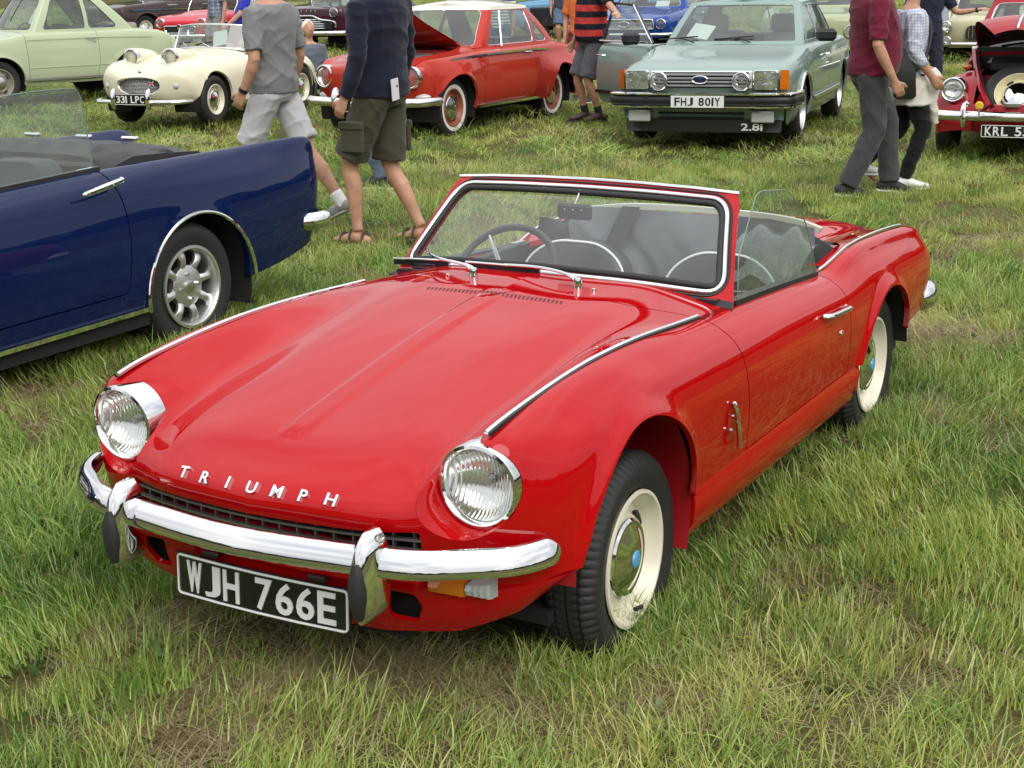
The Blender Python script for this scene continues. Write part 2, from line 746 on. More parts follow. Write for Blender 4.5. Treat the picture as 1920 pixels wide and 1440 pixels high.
def number_plate(parent, c, w, h, text, black=True, yaw=0.0, tilt=0.0, charh=0.079, fill=0.86, bow=0.0, name="number_plate"):
    """plate facing -y; c is its centre"""
    R = Matrix.Rotation(yaw, 3, 'Z') @ Matrix.Rotation(tilt, 3, 'X')

    def tr(V):
        V = np.array(V, float)
        V[:, 1] += bow * (V[:, 0] / (w / 2)) ** 2
        return [tuple(R @ Vector(v) + Vector(c)) for v in V]
    mb = MB()
    pl = rpoly([(-w / 2, -h / 2), (w / 2, -h / 2), (w / 2, h / 2), (-w / 2, h / 2)], .012)
    xs = np.linspace(-w / 2, w / 2, 13)
    m = MB()
    for i in range(12):
        m.box(((xs[i] + xs[i + 1]) / 2, 0, 0), (xs[i + 1] - xs[i], .006, h))
    mb.add(tr(m.V), m.F)
    o = mb.build(name, PLATEB if black else PLATEW, parent, fix=False, angle=30)
    if black:
        b = MB()
        lp = [(p[0] * (1 - .012 / w), -.005, p[1] * (1 - .012 / h)) for p in pl]
        lp = [tuple(np.array(lp[i]) * (1 - t) + np.array(lp[(i + 1) % len(lp)]) * t) for i in range(len(lp)) for t in
              ((0, .25, .5, .75) if abs(lp[i][0] - lp[(i + 1) % len(lp)][0]) > .1 else (0,))]
        b.tube(lp, .0032, 6, closed=True)
        B = MB().add(tr(b.V), b.F)
        B.build("plate_border", PLATEW, o)
    ink = PLATEW if black else mat("plate_ink", (.01, .01, .01), .5)
    cw = {' ': .62, '1': .34, 'I': .34}
    tot = sum(cw.get(ch, 1.0) for ch in text) + .2 * (len(text) - 1)
    unit = fill * w / tot
    x = -fill * w / 2
    for ch in text:
        k = cw.get(ch, 1.0) * unit
        if ch != ' ':
            V, F, tw, th = text_mesh(ch, 1.0, .02, .045 if ch in 'WM' else .016)
            V = np.stack([V[:, 0] / tw * k + x + k / 2, -.0045 + np.sign(-V[:, 2]) * .0016, V[:, 1] / th * charh], 1)
            MB().add(tr(V), F).build("plate_character", ink, o, fix=False)
        x += k + .2 * unit
    return o

class FSurf(Surf):
    """surface given by a function f(u, v) -> (n,3)"""

    def __init__(s, f, eps=1e-3):
        s.f = f
        s.e = eps

    def pts(s, uv):
        return s.f(uv[:, 0], uv[:, 1])

    def nrm(s, uv):
        e = s.e
        du = s.pts(uv + [e, 0]) - s.pts(uv - [e, 0])
        dv = s.pts(uv + [0, e]) - s.pts(uv - [0, e])
        N = np.cross(dv, du)
        return N / (np.linalg.norm(N, axis=1)[:, None] + 1e-12)


def dense(n, k):
    return np.linspace(0, n - 1, (n - 1) * k + 1)


# ------------------------------------------------------------------ wheels
def make_wheel(parent, c, side, R=.28, w=.145, rimr=.178, style="steel", rimmat=None, white=None, capmat=None, seg=48, tread=True, steer=0.0, capr=.105, name="wheel"):
    """side=+1: outer face towards +x. Tyre, rim, hubcap as children of an empty 'wheel' mesh (the tyre carrier)"""
    h = w / 2
    root = bpy.data.objects.new(name, None)
    root.empty_display_size = .1
    COL.objects.link(root)
    root.parent = parent
    root.location = c
    root.rotation_euler = (0, 0, steer)
    # tyre with tread grooves
    prof = [(rimr - .012, -h * .62), (rimr + .004, -h * .80), (rimr + (R - rimr) * .45, -h), (R - .022, -h * .93), (R - .008, -h * .78)]
    if tread:
        for g in (-.45, 0, .45):
            x = h * g
            prof += [(R, x - .010), (R, x - .0035), (R - .006, x - .003), (R - .006, x + .003), (R, x + .0035), (R, x + .010)]
    else:
        prof += [(R, -h * .5), (R, h * .5)]
    prof += [(R - .008, h * .78), (R - .022, h * .93), (rimr + (R - rimr) * .72, h * .995), (rimr + (R - rimr) * .45, h), (rimr + .012, h * .86), (rimr + .003, h * .80), (rimr - .012, h * .62)]
    mb = MB()
    ns = 74 * 4
    mb.lathe(prof, ns if tread else seg, axis='x', sgn=side)
    if tread:  # cross cuts over the tread and shoulders
        n = len(prof)
        V = [list(v) for v in mb.V]
        for i in range(ns):
            if i % 4 == 0:
                for q in list(range(3, 11)) + list(range(n - 13, n - 5)):
                    v = V[i * n + q]
                    r0 = sqrt(v[1] ** 2 + v[2] ** 2)
                    k = (r0 - .0045) / r0
                    v[1] *= k
                    v[2] *= k
        mb.V = [tuple(v) for v in V]
    mb.build("tyre", RUBBER, root, angle=40, fix=False)
    if white:
        MB().lathe([(rimr + .006, h * .86), (rimr + .010, h * .93), (rimr + .045, h * 1.012), (rimr + .050, h * 1.0)], seg, axis='x', sgn=side).build("whitewall", WHITE, root)
    rm = rimmat or CREAMRIM
    if style == "steel":
        o = h
        r = MB().lathe([(rimr + .004, o * .88), (rimr + .003, o * .96), (rimr - .006, o * .97), (rimr - .012, o * .85), (rimr - .02, o * .45), (rimr - .035, o * .22), (rimr - .055, o * .25),
                        (capr + .006, o * .50), (capr - .01, o * .53), (.02, o * .53)], seg, axis='x', sgn=side).build("rim", rm, root)
        for k in range(4):
            sl = MB()
            a = k * pi / 2 + .6
            for t in np.linspace(-.16, .16, 6):
                sl.box((side * (o * .36), (rimr - .05) * cos(a + t), (rimr - .05) * sin(a + t)), (.012, .012, .012))
            sl.build("rim_slot", BLACK, root)
        MB().lathe([(capr, o * .48), (capr, o * .62), (capr * .93, o * .70), (capr * .86, o * .68), (capr * .8, o * .70), (capr * .55, o * .86), (capr * .33, o * .93), (.0005, o * .95)], seg, axis='x', sgn=side).build("hubcap", capmat or CHROME, root)
    elif style == "minilite":
        o = h
        MB().lathe([(rimr + .006, o * .86), (rimr + .007, o * 1.0), (rimr - .006, o * 1.02), (rimr - .015, o * .9), (rimr - .022, o * .3), (rimr - .020, -o * .8)], seg, axis='x', sgn=side).build("rim", ALLOY, root)
        MB().lathe([(.0, o * .66), (.088, o * .66), (.098, o * .58), (.098, o * .2)], seg, axis='x', sgn=side).build("hub", ALLOY, root)
        for k in range(8):
            a = 2 * pi * k / 8 + .2
            rings = []
            for q in np.linspace(0, 1, 5):
                r_ = .085 + (rimr - .02 - .085) * q
                wd = .026 - .012 * sin(q * pi) + .006 * q
                xx = o * (.60 + .22 * sin(q * pi * .9))
                dp = .03
                cc = np.array([0, cos(a), sin(a)])
                tt = np.array([0, -sin(a), cos(a)])
                xa = np.array([side, 0, 0])
                rings.append([cc * r_ + tt * wd + xa * (xx - .012), cc * r_ + tt * wd * .35 + xa * xx, cc * r_ - tt * wd * .35 + xa * xx, cc * r_ - tt * wd + xa * (xx - .012), cc * r_ - tt * wd * .9 + xa * (xx - dp), cc * r_ + tt * wd * .9 + xa * (xx - dp)])
            MB().loft(rings).build("spoke", ALLOY, root, angle=50)
        MB().lathe([(.0, o * .86), (.020, o * .86), (.028, o * .83), (.030, o * .66)], 24, axis='x', sgn=side).build("centre_cap", STEEL, root)
        for k in range(4):
            a = pi / 2 * k + .1
            MB().lathe([(.0, o * .82), (.008, o * .80), (.010, o * .66)], 6, c=(0, .06 * cos(a), .06 * sin(a)), axis='x', sgn=side).build("wheel_nut", CHROME, root)
        MB().lathe([(.0, -.01), (rimr - .03, -.01)], seg, axis='x', sgn=side).build("brake_drum", DARK, root)
    elif style == "multispoke":
        o = h
        MB().lathe([(rimr + .006, o * .86), (rimr + .007, o * 1.0), (rimr - .006, o * 1.02), (rimr - .015, o * .9), (rimr - .022, o * .3)], seg, axis='x', sgn=side).build("rim", ALLOY, root)
        for k in range(7):
            a = 2 * pi * k / 7
            rings = []
            for q in (0, .5, 1):
                r_ = .03 + (rimr - .045) * q
                cc = np.array([0, cos(a), sin(a)])
                tt = np.array([0, -sin(a), cos(a)])
                xa = np.array([side, 0, 0])
                wd = .02 + .022 * q
                rings.append([cc * r_ + tt * wd + xa * o * .6, cc * r_ - tt * wd + xa * o * .6, cc * r_ - tt * wd + xa * o * .3, cc * r_ + tt * wd + xa * o * .3])
            MB().loft(rings).build("spoke", ALLOY, root)
        MB().lathe([(.0, o * .72), (.045, o * .70), (.055, o * .55)], 24, axis='x', sgn=side).build("centre_cap", ALLOY, root)
        MB().lathe([(.0, 0), (rimr - .02, 0)], seg, axis='x', sgn=side).build("brake_drum", DARK, root)
    MB().lathe([(.0, -h * .5), (rimr, -h * .5)], 24, axis='x', sgn=side).build("wheel_back", DARK, root)
    return root


def headlamp(parent, c, r=.09, ringw=.016, hood=0.0, depth=.05, facing=(0, -1, 0), name="headlamp", ringmat=None, ribs=0):
    """round lamp facing -y by default: ring (chrome), reflector, domed lens"""
    root = bpy.data.objects.new(name, None)
    COL.objects.link(root)
    root.parent = parent
    root.location = c
    root.empty_display_size = .05
    f = Vector(facing).normalized()
    root.rotation_euler = (-f).to_track_quat('Y', 'Z').to_euler()   # local -y looks along facing
    m = MB().lathe([(r + ringw, depth), (r + ringw, -.004), (r + ringw * .8, -.014), (r + ringw * .35, -.017), (r + ringw * .05, -.012), (r - .002, .002)], 48, axis='y')
    if hood:
        V = []
        for v in m.V:
            up = max(0.0, v[2] / (r + ringw))
            V.append((v[0], v[1] - (hood * up ** 1.5 if v[1] < .0 else 0), v[2]))
        m.V = V
    m.build("chrome_ring", ringmat or CHROME, root)
    MB().lathe([(r, .0), (r * .9, .022), (r * .6, .045), (r * .3, .055), (.0, .058)], 40, axis='y').build("reflector", REFLECTOR, root)
    MB().lathe([(.0, .030), (.010, .032), (.011, .055)], 16, axis='y').build("bulb", mat("bulb_shield", (.5, .5, .48), .3, .6), root)
    if ribs:
        n = 44
        V, F = [], []
        m_ = 30
        xs = np.linspace(-r, r, n + 1)
        for i, x in enumerate(xs):
            hh = sqrt(max(0, r * r - x * x))
            for j in range(m_ + 1):
                z = -hh + 2 * hh * j / m_
                V.append((x, -.018 * (1 - (x * x + z * z) / r / r) - .0030 * (i % 2) + .002, z))
        for i in range(n):
            for j in range(m_):
                a = i * (m_ + 1) + j
                F.append((a, a + m_ + 1, a + m_ + 2, a + 1))
        me = rawmesh(V, F, True)
        link("lens", me, GLASSLAMP, root)
    else:
        MB().lathe([(r, .0), (r * .85, -.006), (r * .5, -.014), (.0, -.018)], 40, axis='y').build("lens", GLASSLAMP, root)
    return root


# ------------------------------------------------------------------ the red roadster in front
RED = paint("roadster_red", (0.425, 0.0019, 0.0042))
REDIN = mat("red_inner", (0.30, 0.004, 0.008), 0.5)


def build_roadster():
    T = thing("sports_car", "shiny red open two-seater sports car with plate WJH 766E, nearest the camera", "car")
    FA, RA = (-.06, .356, .326), (2.06, .285, .312)
    # control rows front->rear; columns centre->bottom
    v0 = lambda *p: p
    rows = []
    # nose rows (bottom edge behind bumper, up the front, over the top)
    rows.append([(0, -.68, .43), (.28, -.655, .43), (.43, -.600, .415), (.555, -.555, .395), (.640, -.490, .395), (.690, -.415, .41), (.700, -.36, .41), (.700, -.33, .40)])
    rows.append([(0, -.69, .495), (.28, -.664, .495), (.43, -.612, .485), (.555, -.572, .49), (.644, -.505, .47), (.695, -.422, .46), (.706, -.36, .44), (.706, -.32, .42)])
    rows.append([(0, -.706, .55), (.28, -.680, .552), (.43, -.622, .548), (.553, -.586, .590), (.648, -.512, .548), (.700, -.420, .51), (.712, -.35, .47), (.712, -.30, .43)])
    rows.append([(0, -.690, .594), (.28, -.662, .596), (.43, -.604, .598), (.552, -.576, .668), (.650, -.508, .618), (.703, -.410, .563), (.715, -.33, .51), (.715, -.27, .44)])
    rows.append([(0, -.61, .642), (.28, -.590, .640), (.43, -.552, .640), (.553, -.545, .728), (.650, -.482, .676), (.703, -.390, .613), (.718, -.31, .54), (.718, -.24, .44)])
    rows.append([(0, -.50, .678), (.28, -.490, .675), (.43, -.470, .670), (.554, -.488, .752), (.648, -.432, .712), (.703, -.350, .655), (.720, -.28, .57), (.720, -.21, .44)])
    rows.append([(0, -.34, .710), (.28, -.34, .707), (.43, -.34, .697), (.555, -.34, .778), (.645, -.32, .742), (.700, -.27, .690), (.722, -.22, .59), (.722, -.17, .44)])

    def sec(y, zc, z1, zv, xc, zcr, xs, zs, xm, zm, x6, z6, x7=.705, z7=.375):
        return [(0, y, zc), (.28, y, z1), (.43, y, zv), (xc, y, zcr), (xs, y, zs), (xm, y, zm), (x6, y, z6), (x7, y, z7)]
    rows.append(sec(-.15, .743, .738, .722, .556, .795, .640, .762, .697, .705, .723, .58))
    rows.append(sec(.05, .775, .770, .752, .558, .801, .640, .770, .697, .715, .724, .58))
    rows.append(sec(.25, .803, .796, .778, .562, .797, .642, .765, .697, .712, .724, .58))
    rows.append(sec(.45, .824, .816, .797, .570, .786, .645, .755, .697, .705, .724, .58))
    rows.append(sec(.65, .836, .826, .806, .578, .775, .648, .745, .697, .698, .724, .58))
    rows.append(sec(.90, .836, .826, .800, .590, .760, .650, .735, .697, .690, .724, .57))
    rows.append(sec(1.20, .80, .795, .775, .598, .742, .652, .720, .697, .676, .723, .56))
    rows.append(sec(1.45, .775, .770, .755, .602, .725, .653, .705, .697, .663, .722, .55))
    rows.append(sec(1.62, .770, .765, .752, .604, .716, .654, .696, .697, .655, .720, .545))
    rows.append(sec(1.74, .768, .762, .742, .604, .735, .655, .706, .697, .655, .719, .54))
    rows.append(sec(1.90, .765, .757, .735, .604, .757, .655, .722, .697, .66, .718, .54))
    rows.append(sec(2.15, .757, .748, .722, .601, .752, .653, .715, .697, .655, .717, .53))
    rows.append(sec(2.45, .738, .729, .704, .594, .731, .646, .694, .690, .635, .708, .52, .69, .37))
    rows.append(sec(2.70, .712, .702, .680, .588, .704, .638, .664, .678, .610, .692, .51, .67, .37))
    rows.append([(0, 2.86, .683), (.28, 2.86, .674), (.43, 2.85, .655), (.583, 2.83, .676), (.628, 2.83, .636), (.662, 2.82, .585), (.675, 2.80, .50), (.655, 2.79, .37)])
    rows.append([(0, 2.93, .64), (.28, 2.93, .635), (.43, 2.925, .625), (.572, 2.90, .635), (.610, 2.895, .60), (.640, 2.88, .55), (.650, 2.865, .48), (.63, 2.85, .37)])
    rows.append([(0, 2.95, .54), (.28, 2.95, .54), (.43, 2.945, .53), (.560, 2.92, .53), (.595, 2.91, .51), (.615, 2.90, .48), (.62, 2.885, .43), (.60, 2.87, .36)])
    rows.append([(0, 2.93, .40), (.28, 2.93, .40), (.43, 2.925, .395), (.54, 2.90, .39), (.57, 2.89, .385), (.585, 2.88, .375), (.59, 2.87, .365), (.575, 2.86, .35)])

    def warp(P):
        P = P.copy()
        x, y, z = P[:, 0], P[:, 1], P[:, 2]
        # flared wheel-arch lips
        for (cy, cz, r) in (FA, RA):
            d = np.hypot(y - cy, z - cz) - r
            k = np.exp(-(np.maximum(d, 0) / .030) ** 2) * (x > .5)
            P[:, 0] += .020 * k * np.clip((x - .5) / .15, 0, 1)
        # raised rib down the bonnet centre, rounded at its front
        t = np.clip((y + .545) / .06, 0, 1)
        ww = .031 + .006 * np.clip((y + .5) / .9, 0, 1)
        fade = np.clip((.50 - y) / .10, 0, 1)
        prof = 1 / (1 + np.exp((x - ww) / .0045))
        P[:, 2] += .0060 * prof * t * t * (3 - 2 * t) * fade * (z > .6)
        return P
    S = Surf(rows, warp)
    nu, nv = S.nu, S.nv
    us = np.unique(np.concatenate([np.linspace(0, 6, 85), np.linspace(6, 11, 81), np.linspace(11, nu - 1, (nu - 12) * 14 + 1)]))
    vs = np.unique(np.concatenate([np.linspace(0, 1, 34), np.linspace(1, 4, 49), np.linspace(4, nv - 1, 52)]))

    def yF(P):
        a = .52 + .10 * np.clip(P[:, 0] / .6, 0, 1) ** 3
        b = np.interp(P[:, 2], [.38, .48, .6, .72, .77], [.688, .672, .645, .627, .62])
        return np.where(P[:, 0] < .6, a, b)
    yR = lambda P: np.interp(P[:, 2], [.37, .5, .6, .7], [1.640, 1.622, 1.606, 1.598])
    gap = .0028
    front = lambda P: yF(P) - P[:, 1] - gap
    behindF = lambda P: P[:, 1] - yF(P) - gap
    archF, archR = circ_out(*FA), circ_out(*RA)
    lampc = (.536, .632)
    def lrad(a):  # opening widens towards the inner lower side
        return .1032 + .026 * np.clip(np.cos(a - radians(212)), 0, 1) ** 1.5
    lamphole = lambda P: np.where(P[:, 1] < -.40, np.hypot(P[:, 0] - lampc[0], P[:, 2] - lampc[1]) - lrad(np.arctan2(P[:, 2] - lampc[1], P[:, 0] - lampc[0])), 1)
    grille = lambda P: np.where(P[:, 1] < -.5, np.maximum(P[:, 2] - .530 - .0 * P[:, 0], P[:, 0] - .428), 1)
    i0 = 12  # rows in front part
    uf = us[us <= 12.0]
    bonnet = panel(S, uf, vs, [front, archF, lamphole, grille])
    pmesh("bonnet", [bonnet, rim(bonnet, .016), mirror(bonnet), mirror(rim(bonnet, .016))], RED, T)
    cockpit = rpoly([(-.1, .80), (.545, .845), (.566, 1.2), (.566, 1.62), (.50, 1.76), (-.1, 1.80)], [0, .05, .1, .08, .12, 0])
    scut = panel(S, us[(us > 9.5) & (us < 13.5)], vs, [behindF, lambda P: -sdpoly(P[:, :2], cockpit), lambda P: .60 - P[:, 0], lambda P: 1.0 - P[:, 1]])
    pmesh("scuttle_panel", [scut, rim(scut, .02), mirror(scut), mirror(rim(scut, .02))], RED, T)
    um = us[(us > 10) & (us < 16.5)]
    doorrear = lambda P: yR(P) - P[:, 1] - gap
    door = panel(S, um, vs[vs > 2.2], [behindF, doorrear, lambda P: P[:, 0] - .573, lambda P: P[:, 2] - .380])
    for nm, pc in (("door", [door, rim(door, .03)]), ("door", [mirror(door), mirror(rim(door, .03))])):
        pmesh(nm, pc, RED, T)
    ur = us[us > 13.5]
    rear = panel(S, ur, vs, [lambda P: np.where(P[:, 0] > .573, P[:, 1] - yR(P) - gap, 1), archR, lambda P: -sdpoly(P[:, :2], cockpit), lambda P: np.where(P[:, 1] < 1.85, P[:, 1] - 1.595, 1)])
    pmesh("rear_body", [rear, rim(rear, .02), mirror(rear), mirror(rim(rear, .02))], RED, T)
    # inner dark shell so that shut gaps read dark
    sh = panel(S, us[(us > 9) & (us < 17)], vs[vs > 2.9], [archF, archR, lambda P: P[:, 0] - .585], off=-.022)
    pmesh("inner_shell", [sh], DARK, T)
    pmesh("inner_shell", [mirror(sh)], DARK, T)
    # sills
    sill_r = []
    for y in np.linspace(.30, 1.77, 22):
        dz = .0
        sill_r.append([(.703, y, .374 - dz), (.712, y, .345 - dz), (.705, y, .28 - dz), (.672, y, .225 - dz), (.60, y, .205 - dz), (.60, y, .372 - dz)])
    for s in (1, -1):
        MB().loft([[(p[0] * s, p[1], p[2]) for p in r] for r in sill_r]).build("sill", RED, T, angle=28)
    # front valance, a separate pressing below the wings
    def valf(u, v):  # u: 0 top ..1 bottom, v: plan 0..1
        pl = spl([(0, -.655), (.25, -.645), (.42, -.625), (.555, -.580), (.640, -.500), (.690, -.412), (.700, -.365)], 60)
        k = np.clip(v, 0, 1) * 59
        x = np.interp(k, np.arange(60), pl[:, 0])
        y = np.interp(k, np.arange(60), pl[:, 1])
        u = np.clip(u, -.01, 1.01)
        zt = np.interp(x, [0, .42, .5, .7], [.395, .395, .388, .402])
        zb = np.interp(x, [0, .3, .5, .62, .70], [.248, .250, .275, .318, .385])
        inn = .050 * u ** 2
        return np.stack([x * (1 - inn * .5), y + inn * (1.0 - .3 * v) + .004, zt + (zb - zt) * u], 1)
    VS = FSurf(valf)
    hole = rpoly([(.335, .30), (.40, .295), (.425, .345), (.41, .375), (.335, .38)], .01)
    val = panel(VS, np.linspace(0, 1, 26), np.linspace(0, 1, 90), [front_out(hole)], flip=True)
    pmesh("front_valance", [val, rim(val, .012), mirror(val), mirror(rim(val, .012))], RED, T)
    m = MB()
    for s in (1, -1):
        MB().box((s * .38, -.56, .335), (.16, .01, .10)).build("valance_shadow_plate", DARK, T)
    # centre apron behind the bumper
    ap = MB()
    xs = np.linspace(-.43, .43, 25)
    prf = [(-.612, .470), (-.618, .445), (-.640, .437), (-.645, .415), (-.655, .410), (-.657, .392), (-.62, .392), (-.60, .47)]
    ap.loft([[(x, q[0] + .10 * abs(x) ** 2.2 * 1.2, q[1]) for q in prf] for x in xs])
    ap.build("front_apron", REDIN if False else RED, T, angle=30)
    # grille
    gr = MB()
    gpath = [(x, -.648 + .30 * x * x, .5) for x in np.linspace(-.425, .425, 31)]
    gx = mat("grille_alloy", (.34, .34, .35), .4, .8)
    for z, hh in ((.529, .0045), (.505, .003), (.480, .003), (.455, .004)):
        g = MB()
        g.sweep([(p[0], p[1] - .012, z) for p in gpath], [(-.006, -hh), (.006, -hh), (.006, hh), (-.006, hh)])
        g.build("grille_bar", gx, T)
    for x in np.linspace(-.40, .40, 17):
        MB().box((x, -.645 + .30 * x * x, .492), (.004, .012, .072)).build("grille_slat", gx, T)
    MB().sweep([(p[0], p[1] + .05, .49) for p in gpath], [(-.003, -.06), (.003, -.06), (.003, .06), (-.003, .06)]).build("grille_backing", DARK, T)
    # lamps sunk into the wings: recess skin between the wing opening and the lamp
    for s in (1, -1):
        rec = MB()
        rec.lathe([(.106, -.13), (.105, -.06), (.103, -.02), (.098, .0), (.06, .02)], 56, c=(lampc[0] * s, -.53, lampc[1]), axis='y')
        hp = [(r, a) for r, a in [(.106, 0)]]
        V = np.array(rec.V)
        # forward edge follows the wing surface: find, per angle, where the skin meets the opening
        lp = bonnet[0]
        onb = (np.abs(np.hypot(lp[:, 0] - lampc[0], lp[:, 2] - lampc[1]) - lrad(np.arctan2(lp[:, 2] - lampc[1], lp[:, 0] - lampc[0]))) < 7e-4) & (lp[:, 1] < -.40)
        B = lp[onb]
        ab = np.arctan2(B[:, 2] - lampc[1], B[:, 0] - lampc[0])
        o_ = np.argsort(ab)
        ab, yb = ab[o_], B[o_, 1]
        rings = []
        for i in range(73):
            a = -pi + 2 * pi * i / 72
            ye = np.interp(a, ab, yb, period=2 * pi) + .001
            st = []
            for q in np.linspace(0, 1, 7):
                r_ = lrad(a) - .004 * sin(q * pi) - (lrad(a) - .0962) * q
                st.append((s * (lampc[0] + r_ * cos(a)), ye + (-.505 - ye) * q, lampc[1] + r_ * sin(a)))
            rings.append(st)
        MB().loft(rings, closed=False, caps=False).build("lamp_recess", RED, T, angle=None)
        headlamp(T, (lampc[0] * s, -.529, lampc[1]), r=.087, ringw=.0155, hood=.013, depth=.05, facing=(s * .03, -1, .03), ribs=1)
    # bumper
    bp = spl([(-.700, -.455), (-.684, -.52), (-.640, -.59), (-.560, -.650), (-.45, -.71), (-.25, -.745), (0, -.768), (.25, -.745), (.45, -.71), (.560, -.650), (.640, -.59), (.684, -.52), (.700, -.455)], 97)
    zz = .488
    prof = [(-.030, .043), (-.016, .047), (-.004, .043), (.008, .031), (.018, .014), (.026, -.005), (.031, -.023), (.031, -.034), (.026, -.041), (.014, -.045), (-.002, -.045), (-.002, -.041), (.012, -.038), (.022, -.030), (.018, -.008), (.006, .016), (-.008, .034), (-.028, .038)]
    sc = np.full(97, .69)
    e = np.linspace(0, 1, 7)
    sc[:7] = .69 * np.sin((e * .88 + .12) * pi / 2)
    sc[-7:] = sc[:7][::-1]
    MB().sweep([(p[0], p[1], zz) for p in bp], prof, scale=sc).build("front_bumper", CHROME, T, angle=50)
    for s in (1, -1):
        # overrider
        rings = []
        for t in np.linspace(0, 1, 15):
            z = .352 + .208 * t
            wd = .020 + .014 * sin(pi * min(1, t * .85 + .12)) ** .6
            wd *= min(1, (1 - t) * 6 + .35) * min(1, t * 6 + .3)
            dp = .048 * sin(pi * (t * .75 + .2)) ** .8 * min(1, (1 - t) * 5 + .45)
            yb = -.745
            rings.append([(s * .365 + wd * cos(a), yb + .035 - (dp + .035) * max(0, sin(a)) ** .75 + (.012 if sin(a) < 0 else 0), z) for a in np.linspace(0, 2 * pi, 20, endpoint=False)])
        ov = MB().loft(rings).build("overrider", CHROME, T, angle=60)
        rb = []
        for t in np.linspace(0, 1, 13):
            z = .366 + .135 * t
            wd = .0225 * sin(pi * (t * .9 + .05)) ** .45
            dp = .048 * sin(pi * ((z - .352) / .208 * .75 + .2)) ** .8
            rb.append([(s * .365 + wd * cos(a), -.748 - dp + .022 - .026 * max(0, sin(a)) ** .6 + (.006 if sin(a) < 0 else 0), z) for a in np.linspace(0, 2 * pi, 16, endpoint=False)])
        MB().loft(rb).build("rubber_facing", RUBBER, ov, angle=60)
        # indicator: amber and clear halves under the bumper
        ind = MB()
        y0 = -.622
        a_, b_, c_ = .455, .540, .605
        def lens(x0, x1, m_, nm):
            L = MB()
            n = 8
            rg = []
            for i in range(n + 1):
                x = x0 + (x1 - x0) * i / n
                y = -.622 + .35 * max(0, x - .45) ** 1.2
                hh = .022 * (1 if nm == "clear_lens" else (.62 + .38 * (i / n)))
                ridge = .0025 * (i % 2)
                rg.append([(s * x, y + .02, .410 - hh), (s * x, y - .012 - ridge, .410 - hh * .8), (s * x, y - .016 - ridge, .410), (s * x, y - .012 - ridge, .410 + hh * .8), (s * x, y + .02, .410 + hh)])
            L.loft(rg).build(nm, m_, T, angle=30)
        lens(.455, .538, AMBER, "indicator_lens")
        lens(.541, .598, mat("sidelight_glass", (.38, .40, .40), .12, coat=1), "sidelight_lens")
        # chrome-over-black strip along the wing seam
        pts = [(.552, -.525, .757), (.556, -.40, .777), (.557, -.15, .7985), (.559, .05, .8045), (.563, .25, .8005), (.571, .45, .7895), (.576, .615, .780)]
        pa = spl([(s * p[0], p[1], p[2] + .002) for p in pts], 60)
        MB().sweep(pa, [(-.007, -.006), (.007, -.006), (.006, .001), (0, .0045), (-.006, .001)]).build("wing_trim", CHROME, T, angle=50)
        pb = pa + np.array([s * .0085, 0, -.0035])
        MB().sweep(pb, [(-.004, -.006), (.004, -.006), (.003, .002), (-.003, .003)]).build("wing_seal", BLACK, T)
        pr = [(.590, 1.635, .722), (.598, 1.70, .734), (.604, 1.80, .752), (.605, 1.93, .763), (.602, 2.15, .758), (.597, 2.4, .742), (.591, 2.62, .720), (.586, 2.80, .690)]
        pa = spl([(s * p[0], p[1], p[2] + .002) for p in pr], 50)
        MB().sweep(pa, [(-.006, -.006), (.006, -.006), (.005, .001), (0, .004), (-.005, .001)]).build("wing_trim", CHROME, T, angle=50)
        # door furniture
        MB().tube(spl([(s * .712, 1.322, .640), (s * .738, 1.34, .640), (s * .742, 1.43, .634), (s * .740, 1.53, .627), (s * .722, 1.56, .622), (s * .71, 1.562, .622)], 24), [.004] + [.009] * 22 + [.006], 10).build("door_handle", CHROME, T)
        MB().lathe([(.0, .016), (.010, .014), (.013, .004), (.014, -.01)], 20, c=(s * .712, 1.505, .545), axis='x', sgn=s).build("door_lock", CHROME, T)
        # bonnet catch on the wing side
        ct = MB().tube(spl([(s * .729, .515, .572), (s * .737, .52, .55), (s * .739, .537, .49), (s * .738, .548, .447), (s * .735, .555, .432)], 18), [.005] + [.0075] * 16 + [.009], 8).build("bonnet_catch", CHROME, T)
        for q in ((.508, .492), (.56, .515)):
            MB().lathe([(.0, .010), (.006, .008), (.007, .0)], 12, c=(s * .725, q[0], q[1]), axis='x', sgn=s).build("catch_buffer", CHROME, ct)
        # wheels and wells
        make_wheel(T, (s * .606, 0.0, .282), s, R=.278, w=.146, rimr=.178, steer=.035)
        make_wheel(T, (s * .590, 2.108, .282), s, R=.276, w=.146, rimr=.176)
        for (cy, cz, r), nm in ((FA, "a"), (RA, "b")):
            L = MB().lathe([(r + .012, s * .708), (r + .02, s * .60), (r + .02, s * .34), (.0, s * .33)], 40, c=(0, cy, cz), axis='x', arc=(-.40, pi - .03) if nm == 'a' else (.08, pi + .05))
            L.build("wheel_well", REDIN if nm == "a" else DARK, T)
        # rear quarter bumper
        q = spl([(s * .640, 2.74, .40), (s * .672, 2.82, .395), (s * .655, 2.92, .39), (s * .57, 2.98, .39), (s * .43, 2.99, .39)], 30)
        pr_ = [(-.012, .055), (.008, .045), (.022, .02), (.026, -.008), (.016, -.032), (-.004, -.045), (-.008, -.04), (.008, -.022), (.015, -.004), (.012, .016), (.0, .036), (-.014, .045)]
        MB().sweep(q if s > 0 else q[::-1], pr_, scale=np.minimum(1.15, .35 + np.linspace(0, 6, 30)) if s > 0 else np.minimum(1.15, .35 + np.linspace(6, 0, 30))).build("rear_bumper", CHROME, T, angle=50)
        MB().box((s * .55, 2.93, .60), (.05, .05, .10), bev=.015).build("tail_lamp", REDLENS, T)
